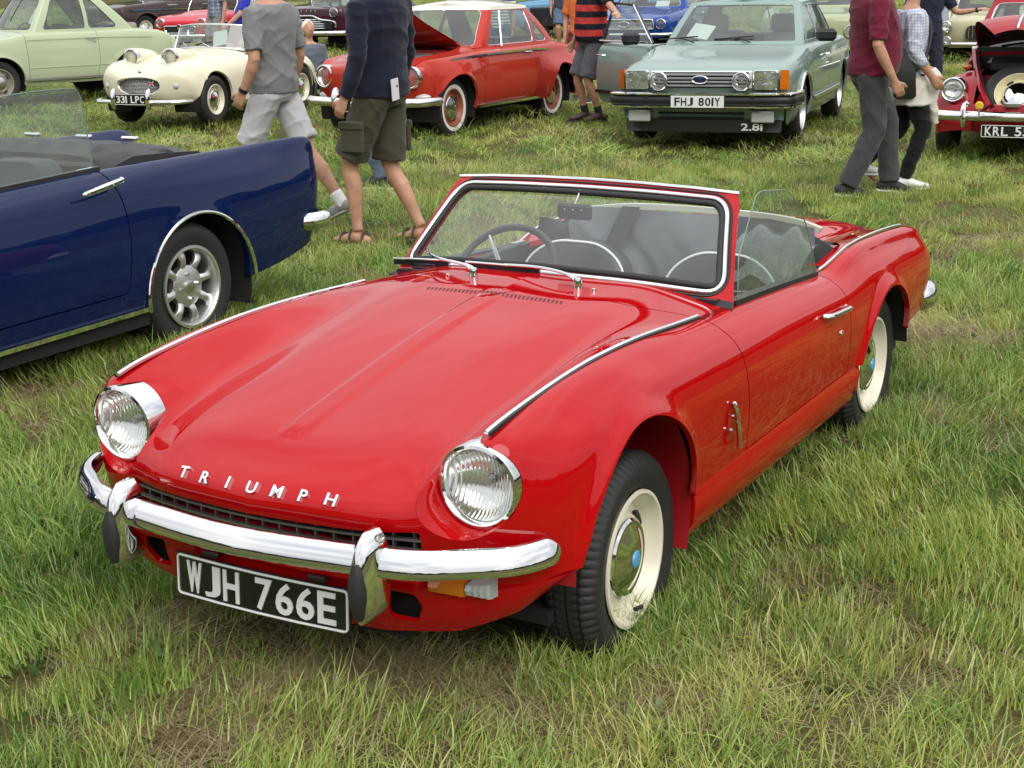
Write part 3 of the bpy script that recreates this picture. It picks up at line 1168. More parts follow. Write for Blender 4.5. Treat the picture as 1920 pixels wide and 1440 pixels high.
    for w in [o for o in T.children if o.name.startswith("wheel") and o.type == 'EMPTY']:
        sx = 1 if w.location.x > 0 else -1
        MB().lathe([(.0, .0745), (.012, .074), (.021, .072), (.024, .068), (.025, .055)], 24, axis='x', sgn=sx).build("hub_badge", BLUEBADGE, w)
    MB().tube([(.079, -.02 * 0 - .03, -.125), (.085, -.0, -.128)], .006, 8).build("tyre_valve", RUBBER, [o for o in T.children if o.name.startswith("wheel") and o.type == 'EMPTY' and o.location.x > 0 and o.location.y < 1][0])
    # lettering on the bonnet nose
    word = "TRIUMPH"
    for i, ch in enumerate(word):
        x = -.203 + .432 * i / 6
        # seat each letter on the bonnet skin
        uu = np.linspace(2.2, 4.2, 120)
        vv = np.full(120, np.interp(abs(x), [0, .28], [0, 1]))
        Q = S.pts(np.stack([uu, vv], 1))
        j = int(np.argmin(np.abs(Q[:, 2] - (.592))))
        uvj = np.array([[uu[j], vv[j]]])
        p0, nn = S.pts(uvj)[0], S.nrm(uvj)[0]
        if x < 0:
            p0, nn = p0 * [-1, 1, 1], nn * [-1, 1, 1]
        p0[0] = x
        ex = np.array([1.0, 0, 0]) - nn * nn[0]
        ex /= np.linalg.norm(ex)
        ey = np.cross(nn, ex)
        V, F, w_, h_ = text_mesh(ch, 1, .10, .02)
        V = V / h_ * .030
        MB().add([p0 + ex * v[0] * 1.1 + ey * v[1] + nn * (v[2] + .003) for v in V], F).build("bonnet_letter", CHROME, T, angle=30, fix=False)
    # louvre strip behind the bonnet rib
    for x in np.linspace(-.225, .225, 34):
        uu = np.linspace(9.6, 10.4, 60)
        Q = S.pts(np.stack([uu, np.full(60, np.interp(abs(x), [0, .28], [0, 1]))], 1))
        zz_ = np.interp(.452, Q[:, 1], Q[:, 2])
        MB().box((x, .452, zz_ - .0005), (.0065, .030, .003), rot=Matrix.Rotation(.35, 3, 'Z') @ Matrix.Rotation(.1, 3, 'X')).build("scuttle_vent", mat("vent_dark", (.10, .002, .004), .6), T)
    # number plate
    number_plate(T, (0, -.683, .322), .525, .112, "WJH 766E", True, tilt=-.06, bow=.012, charh=.080)
    for x in (-.15, .17):
        MB().box((x, -.672, .388), (.05, .014, .014), bev=.003).build("plate_bracket", BLACK, T)
    V, F, w_, h_ = text_mesh("W", 1, .01, 0)
    # windscreen
    def wy(x, z):
        a = (x / .58) ** 2
        return .700 + .126 * a + (1.457 - .43 * a) * (z - (.825 - .057 * a))
    W = FSurf(lambda u, v: np.stack([v, wy(v, u), u], 1))
    outer = rpoly([(-.600, .763), (-.45, .789), (-.22, .812), (0, .818), (.22, .812), (.45, .789), (.600, .763), (.508, 1.052), (.36, 1.063), (.18, 1.071), (0, 1.074), (-.18, 1.071), (-.36, 1.063), (-.508, 1.052)],
                  [.004, .1, .1, .1, .1, .1, .004, .02, .1, .1, .1, .1, .1, .02])
    inner = rpoly([(-.562, .800), (-.30, .832), (0, .844), (.30, .832), (.562, .800), (.480, 1.038), (.25, 1.051), (0, 1.056), (-.25, 1.051), (-.480, 1.038)],
                  [.055, .1, .1, .1, .055, .055, .1, .1, .1, .055], seg=8)
    us_, vs_ = np.linspace(.75, 1.09, 120), np.linspace(-.62, .62, 260)
    fr = panel(W, us_, vs_, [front_in(outer), front_out(inner)])
    pmesh("windscreen_frame", [fr, rim(fr, .03, False)], RED, T)
    gl = panel(W, np.linspace(.78, 1.08, 40), np.linspace(-.6, .6, 80), [front_in(inner)], off=-.004)
    pmesh("windscreen_glass", [gl], GLASS, T)

    def ring(poly, inset, n=220, off=0.0):
        P = np.array(poly)
        c = P.mean(0)
        d = np.linalg.norm(np.diff(np.vstack([P, P[:1]]), axis=0), axis=1)
        s_ = np.concatenate([[0], np.cumsum(d)])
        t = np.linspace(0, s_[-1], n, endpoint=False)
        Q = np.stack([np.interp(t, s_, np.append(P[:, k], P[0, k])) for k in (0, 1)], 1)
        tg = np.roll(Q, -2, 0) - np.roll(Q, 2, 0)
        nn = np.stack([-tg[:, 1], tg[:, 0]], 1)
        nn /= np.linalg.norm(nn, axis=1)[:, None]
        Q = Q + nn * inset
        return np.stack([Q[:, 0], wy(Q[:, 0], Q[:, 1]) - off, Q[:, 1]], 1)
    MB().tube(ring(inner, -.002, off=.004), .0085, 8, closed=True).build("windscreen_chrome", CHROME, T, angle=None)
    MB().tube(ring(inner, .012, off=.002), .0095, 8, closed=True).build("windscreen_rubber", RUBBER, T, angle=None)
    MB().tube(ring(inner, -.013, off=.001), .004, 8, closed=True).build("windscreen_seal", BLACK, T, angle=None)
    tp = [(x, wy(x, z) + .004, z + .004) for x, z in zip(np.linspace(-.505, .505, 50), np.interp(np.linspace(-.505, .505, 50), [-.505, -.36, -.18, 0, .18, .36, .505], [1.052, 1.063, 1.071, 1.074, 1.071, 1.063, 1.052]))]
    MB().tube(tp, .0065, 8).build("header_rail", CHROME, T)
    base = [(x, wy(x, .766 + .052 * (1 - (x / .6) ** 2)) - .012, .764 + .052 * (1 - (x / .6) ** 2)) for x in np.linspace(-.60, .60, 60)]
    MB().sweep(base, [(-.022, -.006), (.022, -.014), (.020, .0), (-.018, .013)]).build("windscreen_base_rubber", RUBBER, T)
    # wipers: arms parked to the right side of the car
    for x0 in (-.165, .195):
        y0 = .615
        z0 = .826
        tip = (x0 - .31, wy(x0 - .31, .850) - .026, .852)
        wp = MB().tube(spl([(x0, y0, z0 + .022), (x0 - .05, y0 + .020, z0 + .036), (x0 - .16, y0 + .052, z0 + .040), tip], 16), [.010, .0095, .009, .008, .007] + [.005] * 11, 8).build("wiper_arm", CHROME, T)
        MB().lathe([(.0, .034), (.010, .032), (.013, .02), (.012, .0), (.014, -.01)], 16, c=(x0, y0, z0), axis='z').build("wiper_spindle", CHROME, wp)
        bx = np.linspace(-.15, .13, 14)
        bl = [(tip[0] + b, wy(tip[0] + b, .846 - .045 * abs((tip[0] + b) / .6) ** 2) - .020, .846 - .045 * abs((tip[0] + b) / .6) ** 2) for b in bx]
        MB().sweep(bl, [(-.003, -.012), (.003, -.012), (.003, .006), (-.003, .006)]).build("wiper_blade", BLACK, wp)
        MB().tube([(p[0], p[1] - .004, p[2] + .009) for p in bl], .0040, 6).build("blade_spine", CHROME, wp)
    for x0 in (-.25, .255):
        MB().lathe([(.0, .014), (.006, .012), (.007, 0)], 10, c=(x0, .60, .822), axis='z').build("washer_jet", CHROME, T)
    # mirror
    MB().tube([(0, 1.015, 1.05), (-.006, .985, 1.005)], .0035, 8).build("mirror_stem", CHROME, T)
    mir = MB().box((-.006, .985, .985), (.125, .018, .050), bev=.008).build("rear_mirror", VINYL, T)
    for dx in (-.03, 0, .03):
        MB().lathe([(.0, .003), (.0035, .002), (.0035, 0)], 8, c=(-.006 + dx, .976, .992), axis='y', sgn=-1).build("mirror_screw", CHROME, mir)
    # side windows, raised
    sg = rpoly([(.88, .765), (1.600, .712), (1.532, .865), (1.45, .972), (1.335, 1.040), (1.10, 1.068), (1.06, 1.062), (.90, .90)], [.01, .01, .08, .1, .06, .06, .02, .02])
    for s in (1, -1):
        if s < 0:
            continue
        MB().add([(s * (.600 - .06 * (p[1] - .7)), p[0], p[1]) for p in sg] + [(s * (.596 - .06 * (p[1] - .7)), p[0], p[1]) for p in sg],
                 [tuple(range(len(sg)))[::-1]]).build("side_window", glassmat("side_glass", (.82, .90, .86), 0, .04), T)
        MB().tube([(s * (.598 - .06 * (p[1] - .7)), p[0], p[1]) for p in sg], .0022, 6, closed=True).build("window_edge", mat("glass_edge", (.25, .33, .28), .2, trans=.3), T)
    for s in (1, -1):
        MB().sweep([(s * .583, .86, .770), (s * .588, 1.2, .750), (s * .592, 1.59, .722)], [(-.016, -.008), (.016, -.012), (.013, .006), (-.013, .010)]).build("window_seal", BLACK, T)
        MB().sweep(spl([(s * .575, 1.57, .730), (s * .585, 1.61, .728), (s * .575, 1.66, .728)], 8), [(-.012, -.006), (.012, -.006), (.012, .006), (-.012, .006)]).build("door_cap_trim", CHROME, T)
    # cockpit: tub, dash, wheel, seats, hood
    tub = MB()
    tub.loft([[(-.56, .78, .74), (.56, .78, .74), (.56, 1.80, .72), (-.56, 1.80, .72)], [(-.56, .70, .30), (.56, .70, .30), (.56, 1.85, .30), (-.56, 1.85, .30)], [(-.56, .70, .24), (.56, .70, .24), (.56, 1.85, .24), (-.56, 1.85, .24)]], caps=False)
    tub.add([(-.56, .70, .24), (.56, .70, .24), (.56, 1.85, .24), (-.56, 1.85, .24)], [(0, 1, 2, 3)])
    tub.build("cockpit_tub", VINYL, T)
    MB().loft([[(-.56, .78 + .0, .79), (.56, .78, .79), (.56, .80, .62), (-.56, .80, .62)], [(-.56, .95, .772), (.56, .95, .772), (.56, .93, .62), (-.56, .93, .62)], [(-.56, .985, .745), (.56, .985, .745), (.56, .95, .63), (-.56, .95, .63)]]).build("dashboard", VINYL, T, angle=40)
    ang = 1.05
    wc, wr = np.array([-.345, 1.11, .725]), .187
    axu = np.array([0, -sin(.42) * 0 + cos(1.15), sin(1.15)])
    stw = MB().tube([wc + wr * (cos(t) * np.array([1, 0, 0]) + sin(t) * np.array([0, .62, .785])) for t in np.linspace(0, 2 * pi, 48, endpoint=False)], .0125, 10, closed=True).build("steering_wheel", mat("wheel_vinyl", (.03, .03, .032), .35), T, angle=None)
    sp = MB()
    for t in (.0, 2.2, 4.1):
        sp.tube([wc, wc + wr * (cos(t) * np.array([1, 0, 0]) + sin(t) * np.array([0, .62, .785]))], .008, 8)
    sp.tube([wc, wc + [0, -.25, .16 * -1]], .02, 10)
    sp.build("wheel_spokes", STEEL, stw)
    for sx in (-1, 1):
        st = MB()
        rings = []
        bo = rpoly([(-.235, .40), (.235, .40), (.205, .70), (.10, .775), (-.10, .775), (-.205, .70)], [.05, .05, .12, .14, .14, .12], 6)
        dx = sx * .285
        for d, k in ((-.05, .90), (-.035, .985), (.0, 1.0), (.05, .98), (.065, .9)):
            rings.append([(dx + p[0] * k, 1.46 + d + (p[1] - .4) * .30, .56 + (p[1] - .56) * k) for p in bo])
        seat = st.loft(rings).build("seat_back", VINYL, T, angle=50)
        pp = [(dx + p[0] * .99, 1.425 + (p[1] - .4) * .30, .56 + (p[1] - .56) * .99) for p in bo]
        MB().tube(pp, .0052, 8, closed=True).build("white_piping", WHITE, seat, angle=None)
        cu = MB()
        rg = []
        cb = rpoly([(-.23, .98), (.23, .98), (.23, 1.45), (-.23, 1.45)], .07)
        for z, k in ((.36, 1.0), (.47, 1.0), (.495, .95), (.505, .8)):
            rg.append([(dx + p[0] * k, 1.2 + (p[1] - 1.2) * k, z) for p in cb])
        cus = cu.loft(rg).build("seat_cushion", VINYL, T, angle=50)
        MB().tube([(dx + p[0] * .985, 1.2 + (p[1] - 1.2) * .985, .492) for p in cb], .0065, 8, closed=True).build("white_piping", WHITE, cus, angle=None)
    # folded hood: clear rear window panel standing behind the seats, black cloth at its ends
    def drape(x0, x1, f, nx, nz, name, m_, parent):
        V, F = [], []
        for i in range(nx + 1):
            for j in range(nz + 1):
                V.append(f(x0 + (x1 - x0) * i / nx, j / nz))
        for i in range(nx):
            for j in range(nz):
                a = i * (nz + 1) + j
                F.append((a, a + nz + 1, a + nz + 2, a + 1))
        return link(name, rawmesh(V, F), m_, parent)
    hood = [None]
    clear = mat("hood_window_plastic", (.075, .080, .088), .42, spec=.35, noise=(5, .4))
    fold = lambda x: .010 * sin(x * 17 + .6) + .007 * sin(x * 31 + 1.7) + .003 * sin(x * 67)
    drape(-.40, .53, lambda x, t: (x + .02 * sin(7 * t + 5 * x), 1.575 + .19 * t ** 1.5 + 1.7 * fold(x + .22 * t + .03 * sin(9 * t)) * (1.1 - .7 * t), .50 + .365 * t - .06 * max(0, abs(x) - .35) * 2), 70, 24, "hood_window", clear, T)
    cl = mat("hood_cloth", (.016, .016, .018), .75, bump=(20, .3), noise=(8, .2))
    drape(-.58, -.36, lambda x, t: (x, 1.60 + .20 * t + fold(x * 1.6 + .2 * t) * 1.0, .50 + (.36 - .55 * max(0, -.36 - x)) * t), 30, 20, "hood_fabric", cl, T)
    drape(-.205, -.135, lambda x, t: (x - .05 * (1 - t), 1.585 + .19 * t ** 1.4 + fold(x + .12 * t) * (1.1 - .8 * t) - .02, .56 + .315 * t), 8, 20, "hood_fabric", cl, T)
    drape(.36, .565, lambda x, t: (x, 1.60 + .34 * t + .03 * sin(x * 40 + 3 * t), .52 + .28 * sin(t * 2.0) - .25 * max(0, x - .47)), 24, 20, "hood_fabric", cl, T)
    drape(.30, .555, lambda x, t: (x, 1.48 + .42 * t, .62 + .22 * sin(.4 + t * 2.2) + .015 * sin(x * 50 + 5 * t) - .5 * max(0, x - .48)), 24, 20, "quarter_window", glassmat("hood_clear", (.75, .82, .84), .05, .10), T)
    pile = []
    for x in np.linspace(-.56, .565, 40):
        k = 1 - (x / .60) ** 6
        pile.append([(x, 1.68 + .02 * sin(x * 19), .55), (x, 1.68 + .025 * sin(x * 23 + 1), .66 + .03 * sin(x * 15)), (x, 1.72 + .02 * sin(x * 31), .735 + .035 * k + .02 * sin(x * 27)), (x, 1.76, .78 + .035 * k + .018 * sin(x * 35 + 2)), (x, 1.88 + .02 * sin(x * 21), .765 + .02 * k + .012 * sin(x * 41)), (x, 1.96, .72), (x, 1.9, .60), (x, 1.7, .52)])
    MB().loft(pile).build("folded_hood", cl, T, angle=70)
    MB().sweep(spl([(-.43, 1.80, .835), (-.2, 1.80, .868), (.1, 1.80, .874), (.4, 1.80, .862), (.54, 1.80, .83)], 30), [(-.012, -.010), (.012, -.010), (.012, .010), (-.012, .010)]).build("hood_rail", mat("hood_binding", (.55, .54, .46), .6), T)
    for x in (-.22, .17, .46):
        MB().box((x, 1.90, .785 - .04 * abs(x)), (.07, .03, .022), bev=.008).build("hood_catch", CHROME, T)
    # card propped on the passenger seat
    MB().box((.36, 1.33, .60), (.012, .20, .20), rot=Matrix.Rotation(.35, 3, 'Y') @ Matrix.Rotation(-.5, 3, 'Z')).build("display_card", mat("card_print", (.10, .09, .10), .3, noise=(30, .9)), T)
    for s in (1, -1):
        MB().box((s * .566, 1.22, .55), (.024, .84, .37), bev=.006).build("door_lining", VINYL, T)
        MB().box((s * .555, 1.72, .60), (.02, .24, .26)).build("quarter_lining", VINYL, T)
    # underside
    MB().box((0, 1.2, .215), (1.16, 3.0, .03)).build("floor_pan", DARK, T)
    MB().box((0, .0, .40), (.66, 1.1, .36)).build("engine_bay_mass", DARK, T)
    MB().box((0, 2.35, .42), (.62, .9, .35)).build("boot_mass", DARK, T)
    return T


hero = build_roadster()

# ------------------------------------------------------------------ parametric cars of the rows behind
CTINT = (.70, .80, .76)
CARGLASS = glassmat("car_glass", CTINT, 0.0, 0.05, 0.10)
INTERIOR = mat("car_interior", (.035, .033, .032), .8, noise=(6, .3))
SEATGREY = mat("seat_cloth_grey", (.10, .10, .10), .9)
SLOPE = .015
FWD = np.array([sin(YAW), cos(YAW)])


def field_z(x, y):
    return -SLOPE * min(11.5, max(0.0, (x - CAM[0]) * FWD[0] + (y - CAM[1]) * FWD[1] - 6.5))


def place_car(name, label, x, y, rz, z=0.0, cat="car", group=None):
    T = thing(name, label, cat, group=group)
    n = Vector((SLOPE * FWD[0], SLOPE * FWD[1], 1)).normalized()
    X = Vector((cos(rz), sin(rz), 0))
    X = (X - n * X.dot(n)).normalized()
    Y = n.cross(X)
    M = Matrix((X, Y, n)).transposed().to_4x4()
    M.translation = Vector((x, y, field_z(x, y) + z))
    T.location = M.translation
    T.rotation_euler = M.to_euler()
    return T


def body_rows(d):
    """half-body control rows of a car from main dimensions"""
    w2 = d['w'] / 2
    s = d['sill']
    cols = d.get('cols', (0, .45, .76, .885, .965, 1.0, .985, .93))
    rows = []

    def row(y, zt, zw, k=1.0, dip=0.0, dy=(0,) * 8, low=None):
        lo = s if low is None else low
        zs = [zt, zt - .006, (zt * .45 + zw * .55) - dip, zw, zw - .055 * (zw - lo) / .5, lo + .55 * (zw - lo), lo + .22 * (zw - lo), lo]
        rows.append([(w2 * c * k, y + dy[i], zs[i]) for i, c in enumerate(cols)])
    fo, wb, ro = d['fo'], d['wb'], d['ro']
    rn, rt = d.get('rnd', .16), d.get('rndt', .14)
    dyf = [rn * q for q in (0, .05, .30, .55, .85, 1.15, 1.3, 1.3)]
    dyt = [-rt * q for q in (0, .05, .30, .55, .85, 1.15, 1.3, 1.3)]
    hf, wf = d['hf'], d.get('wf', d['hf'])
    kf, kt = d.get('kf', .95), d.get('kt', .94)
    fb = d.get('fb', s + .06)

    def face(y, z, zw, k, dy):
        rows.append([(w2 * c * k, y + dy[i], z if i < 3 else (zw if i == 3 else fb + (zw - fb) * (1, 1, 1, 1, .92, .62, .30, 0.0)[i])) for i, c in enumerate(cols)])
    bul = d.get('bulge', .03)
    face(-fo + bul, fb, fb + .02, kf, dyf)
    face(-fo + bul * .2, fb + (hf - fb) * .35, fb + (wf - fb) * .35, kf, dyf)
    face(-fo, fb + (hf - fb) * .70, fb + (wf - fb) * .70, kf * 1.005, dyf)
    face(-fo + .03, hf - .04, wf - .05, kf * 1.01, dyf)
    row(-fo + .12, hf, wf, kf * 1.01, d.get('dip', 0), [v * .8 for v in dyf])
    row(-fo * .5, hf + (d['hr'] - hf) * .35, wf + (d['belt'] - wf) * .30, (kf + 1) / 2, d.get('dip', 0), [v * .3 for v in dyf])
    row(0.1, hf + (d['hr'] - hf) * .65, wf + (d['belt'] - wf) * .6, 1, d.get('dip', 0) * .8)
    row(d['wsb'] * .6 + .05, hf + (d['hr'] - hf) * .92, wf + (d['belt'] - wf) * .85, 1, d.get('dip', 0) * .4)
    row(d['wsb'] + .12, d['hr'], d['belt'], 1)
    ym = (d['wsb'] + d['rgb']) / 2
    row(ym, d['belt'] + .01, d['belt'], 1)
    row(d['rgb'] - .12, d['bf'], d['belt'], 1)
    row((d['rgb'] + wb + ro) / 2, (d['bf'] + d['bt']) / 2 + d.get('boot_arch', .02), (d['belt'] + d.get('wt', d['bt'])) / 2 + .01, (1 + kt) / 2 + .02, d.get('dipt', 0))
    row(wb + ro - .12, d['bt'], d.get('wt', d['bt']), kt * 1.01, d.get('dipt', 0), [v * .7 for v in dyt])
    tb = d.get('tb', s + .08)
    fb = tb
    face(wb + ro - .02, d['bt'] - .05, d.get('wt', d['bt']) - .05, kt * 1.0, dyt)
    face(wb + ro, tb + (d['bt'] - tb) * .5, tb + (d.get('wt', d['bt']) - tb) * .5, kt * .99, dyt)
    face(wb + ro - .04, tb, tb + .02, kt * .97, dyt)
    return rows


def car_shell(T, rows, pm, archs, doors=(), hole=None, extra=(), flare=.012, flw=.03, warp2=None, ku=9, kv=9, name="body_shell", keepbody=()):
    def warp(P):
        P = P.copy()
        if warp2:
            P = warp2(P)
        for (cy, cz, r) in archs:
            dd = np.hypot(P[:, 1] - cy, P[:, 2] - cz) - r
            P[:, 0] += flare * np.exp(-(np.maximum(dd, 0) / flw) ** 2) * (P[:, 0] > .4)
        return P
    S = Surf(rows, warp)
    us, vs = dense(S.nu, ku), dense(S.nv, kv)
    base = [circ_out(*a) for a in archs] + list(extra)
    if hole is not None:
        base.append(plan_out(hole))
    body = panel(S, us, vs, base + [(lambda P, q=q: np.where(P[:, 0] > .3, -sdpoly(P[:, 1:3], q) - .004, 1)) for q in doors] + list(keepbody))
    rb = rim(body, .03)
    pmesh(name, [body, rb, mirror(body), mirror(rb)], pm, T)
    for q in doors:
        dp = panel(S, us, vs, base + [lambda P, q=q: np.where(P[:, 0] > .3, sdpoly(P[:, 1:3], q) - .003, -1)])
        dr = rim(dp, .025)
        pmesh("door", [dp, dr], pm, T)
        pmesh("door", [mirror(dp), mirror(dr)], pm, T)
    sh = panel(S, us[::3] if False else us, vs, base + [lambda P: P[:, 0] - .4], off=-.03)
    pmesh("inner_shell", [sh], DARK, T)
    pmesh("inner_shell", [mirror(sh)], DARK, T)
    for s in (1, -1):
        for (cy, cz, r) in archs:
            xo = d_w(rows) - .02
            MB().lathe([(r + .01, s * (xo - .02)), (r + .02, s * .30), (.0, s * .29)], 28, c=(0, cy, cz), axis='x', arc=(-.35, pi + .35)).build("wheel_well", DARK, T)
    return S


def d_w(rows):
    return max(p[0] for r in rows for p in r)


def greenhouse(T, belt, roof, crown, pm, windows, roofmat=None, bulge=.02, ku=10, trimmat=None, trimr=.006, roofz=None, name="cabin"):
    """belt/roof: half outlines front centre -> rear centre [(x,y,z)], crown: roof rise at centre
    windows: list of (kind, polygon, name): kind 'side' (y,z), 'front' or 'rear' (x,z)"""
    belt, roof = np.array(belt, float), np.array(roof, float)
    n = len(belt)
    cp = np.zeros((n, 6, 3))
    for i in range(n):
        b, r = belt[i], roof[i]
        c = np.array([0, r[1] * .85 + .15 * roof[:, 1].mean(), r[2] + crown])
        edge = np.linalg.norm(r[:2] - [0, roof[:, 1].mean()])
        cc = np.array([0, roof[0, 1] + (roof[-1, 1] - roof[0, 1]) * (i / (n - 1)), roof[:, 2].max() + crown])
        cc[2] -= .0
        m1 = cc * .55 + r * .45
        m1[2] = cc[2] * .72 + r[2] * .28
        r2 = r + (b - r) * .06
        mid = (b + r) / 2
        out = np.array([mid[0], mid[1] - roof[:, 1].mean(), 0])
        out /= np.linalg.norm(out) + 1e-9
        mid = mid + out * bulge
        r1 = r * .93 + cc * .07
        r1[2] = r[2] + (cc[2] - r[2]) * .22
        cp[i] = [cc, m1, r1, r2, mid, b]
    S = Surf(cp)
    us, vs = dense(S.nu, ku), dense(S.nv, 9)
    y0, y1 = belt[:, 1].min(), belt[:, 1].max()
    ymid = roof[:, 1].mean()

    def kf(kind, poly, sgn, m=0.0):
        if kind == 'side':
            return lambda P: np.where(P[:, 0] > .30, sgn * sdpoly(P[:, 1:3], poly) - m, -sgn * 1.0)
        if kind == 'front':
            return lambda P: np.where(P[:, 1] < ymid, sgn * sdpoly(P[:, [0, 2]], poly) - m, -sgn * 1.0)
        return lambda P: np.where(P[:, 1] > ymid, sgn * sdpoly(P[:, [0, 2]], poly) - m, -sgn * 1.0)
    cuts = [kf(k, p, -1) for k, p, _ in windows]
    rz = roofz if roofz is not None else None
    if roofmat is not None:
        lim = np.array([r[2] for r in roof]).min() - .02 if rz is None else rz
        cab = panel(S, us, vs, cuts + [lambda P: lim - P[:, 2]])
        top = panel(S, us, vs, cuts + [lambda P: P[:, 2] - lim])
        rt = rim(top, .012)
        pmesh("roof", [top, rt, mirror(top), mirror(rt)], roofmat, T)
    else:
        cab = panel(S, us, vs, cuts)
    rb = rim(cab, .022)
    pmesh(name, [cab, rb, mirror(cab), mirror(rb)], pm, T)
    for k, p, nm in windows:
        g = panel(S, us, vs, [kf(k, p, 1)], off=-.008)
        if k == 'side':
            pmesh(nm, [g], CARGLASS, T)
            pmesh(nm, [mirror(g)], CARGLASS, T)
            for mm in (1, -1):
                for L, N_, cl in loops(g):
                    L = L * [mm, 1, 1] if mm < 0 else L
                    MB().tube(L, trimr, 6, closed=cl).build("window_trim", trimmat or CHROME, T, angle=None)
        else:
            pmesh(nm, [g, mirror(g)], CARGLASS, T)
            for L, N_, cl in loops(g):
                keep = np.abs(L[:, 0]) > 1e-4
                # open the loop at the centre line
                i0 = np.argmin(keep) if (~keep).any() else 0
                L2 = np.roll(L, -i0, 0)
                k2 = np.roll(keep, -i0)
                idx = np.where(k2)[0]
                if len(idx) > 4:
                    seg = L2[idx[0] - (1 if idx[0] > 0 else 0):idx[-1] + 2]
                    full = np.vstack([seg, (seg * [-1, 1, 1])[::-1]])
                    MB().tube(full, trimr * 1.2, 6, closed=True).build("screen_trim", trimmat or CHROME, T, angle=None)
    return S


def cabin_inside(T, d, seatm=None, wheel_side=-1):
    """floor, seats, steering wheel of a closed or open car"""
    w2 = d['w'] / 2
    y0, y1 = d['wsb'] + .10, d['rgb'] - .05
    b = d['belt'] - .03
    V = MB()
    V.loft([[(-w2 * .86, y0, b), (w2 * .86, y0, b), (w2 * .86, y1, b), (-w2 * .86, y1, b)], [(-w2 * .86, y0, .3), (w2 * .86, y0, .3), (w2 * .86, y1, .3), (-w2 * .86, y1, .3)]], caps=False)
    V.add([(-w2 * .86, y0, .3), (w2 * .86, y0, .3), (w2 * .86, y1, .3), (-w2 * .86, y1, .3)], [(0, 1, 2, 3)])
    V.build("interior_tub", INTERIOR, T)
    sm = seatm or SEATGREY
    ys = d.get('seats', (y0 + .80, y0 + 1.55))
    for k, yy in enumerate(ys):
        if yy > y1 - .05:
            continue
        for sx in (-1, 1):
            bo = rpoly([(-.23, .45), (.23, .45), (.22, b + .06), (.15, b + .12), (-.15, b + .12), (-.22, b + .06)], .06)
            MB().loft([[(sx * w2 * .42 + p[0] * q, yy + dd + (p[1] - .45) * .22, p[1]) for p in bo] for dd, q in ((-.07, .9), (-.05, 1), (.04, 1), (.06, .9))]).build("seat", sm, T, angle=50)
    wc = np.array([wheel_side * w2 * .42, y0 + .28, b - .01])
    MB().tube([wc + .19 * (cos(t) * np.array([1, 0, 0]) + sin(t) * np.array([0, .55, .83])) for t in np.linspace(0, 2 * pi, 28, endpoint=False)], .012, 6, closed=True).build("steering_wheel", BLACK, T, angle=None)
    MB().box((0, y0 + .06, b - .03), (w2 * 1.7, .22, .12), bev=.03).build("dashboard", INTERIOR, T)


def four_wheels(T, d, **kw):
    out = []
    for s in (1, -1):
        for y in (0, d['wb']):
            out.append(make_wheel(T, (s * (d['trk'] / 2), y, d['R']), s, R=d['R'], w=d.get('tw', .155), rimr=d.get('rimr', .19), tread=False, seg=40, **kw))
    return out


def bumper(T, pts, z, h=.06, m=None, name="front_bumper", out=.03, sy=1):
    pa = spl(pts, 41)
    pr_ = [(-out * .3, h * .5), (out * .5, h * .42), (out, h * .15), (out, -h * .2), (out * .5, -h * .45), (-out * .3, -h * .5), (-out * .1, 0)]
    MB().sweep([(p[0], p[1], z) for p in pa], [(q[0] * sy, q[1]) for q in pr_]).build(name, m or CHROME, T, angle=50)


def windscreen_paper(T, c, sz, rot, name="windscreen_notice"):
    MB().box(c, sz, rot=rot).build(name, mat("paper", (.78, .78, .76), .7), T)


def door_handle(T, p, L=.13, s=1):
    MB().tube([(s * p[0], p[1] - L / 2, p[2]), (s * (p[0] + .03), p[1] - L / 2 + .01, p[2] + .002), (s * (p[0] + .03), p[1] + L / 2 - .01, p[2] + .002), (s * p[0], p[1] + L / 2, p[2])], .009, 8).build("door_handle", CHROME, T)


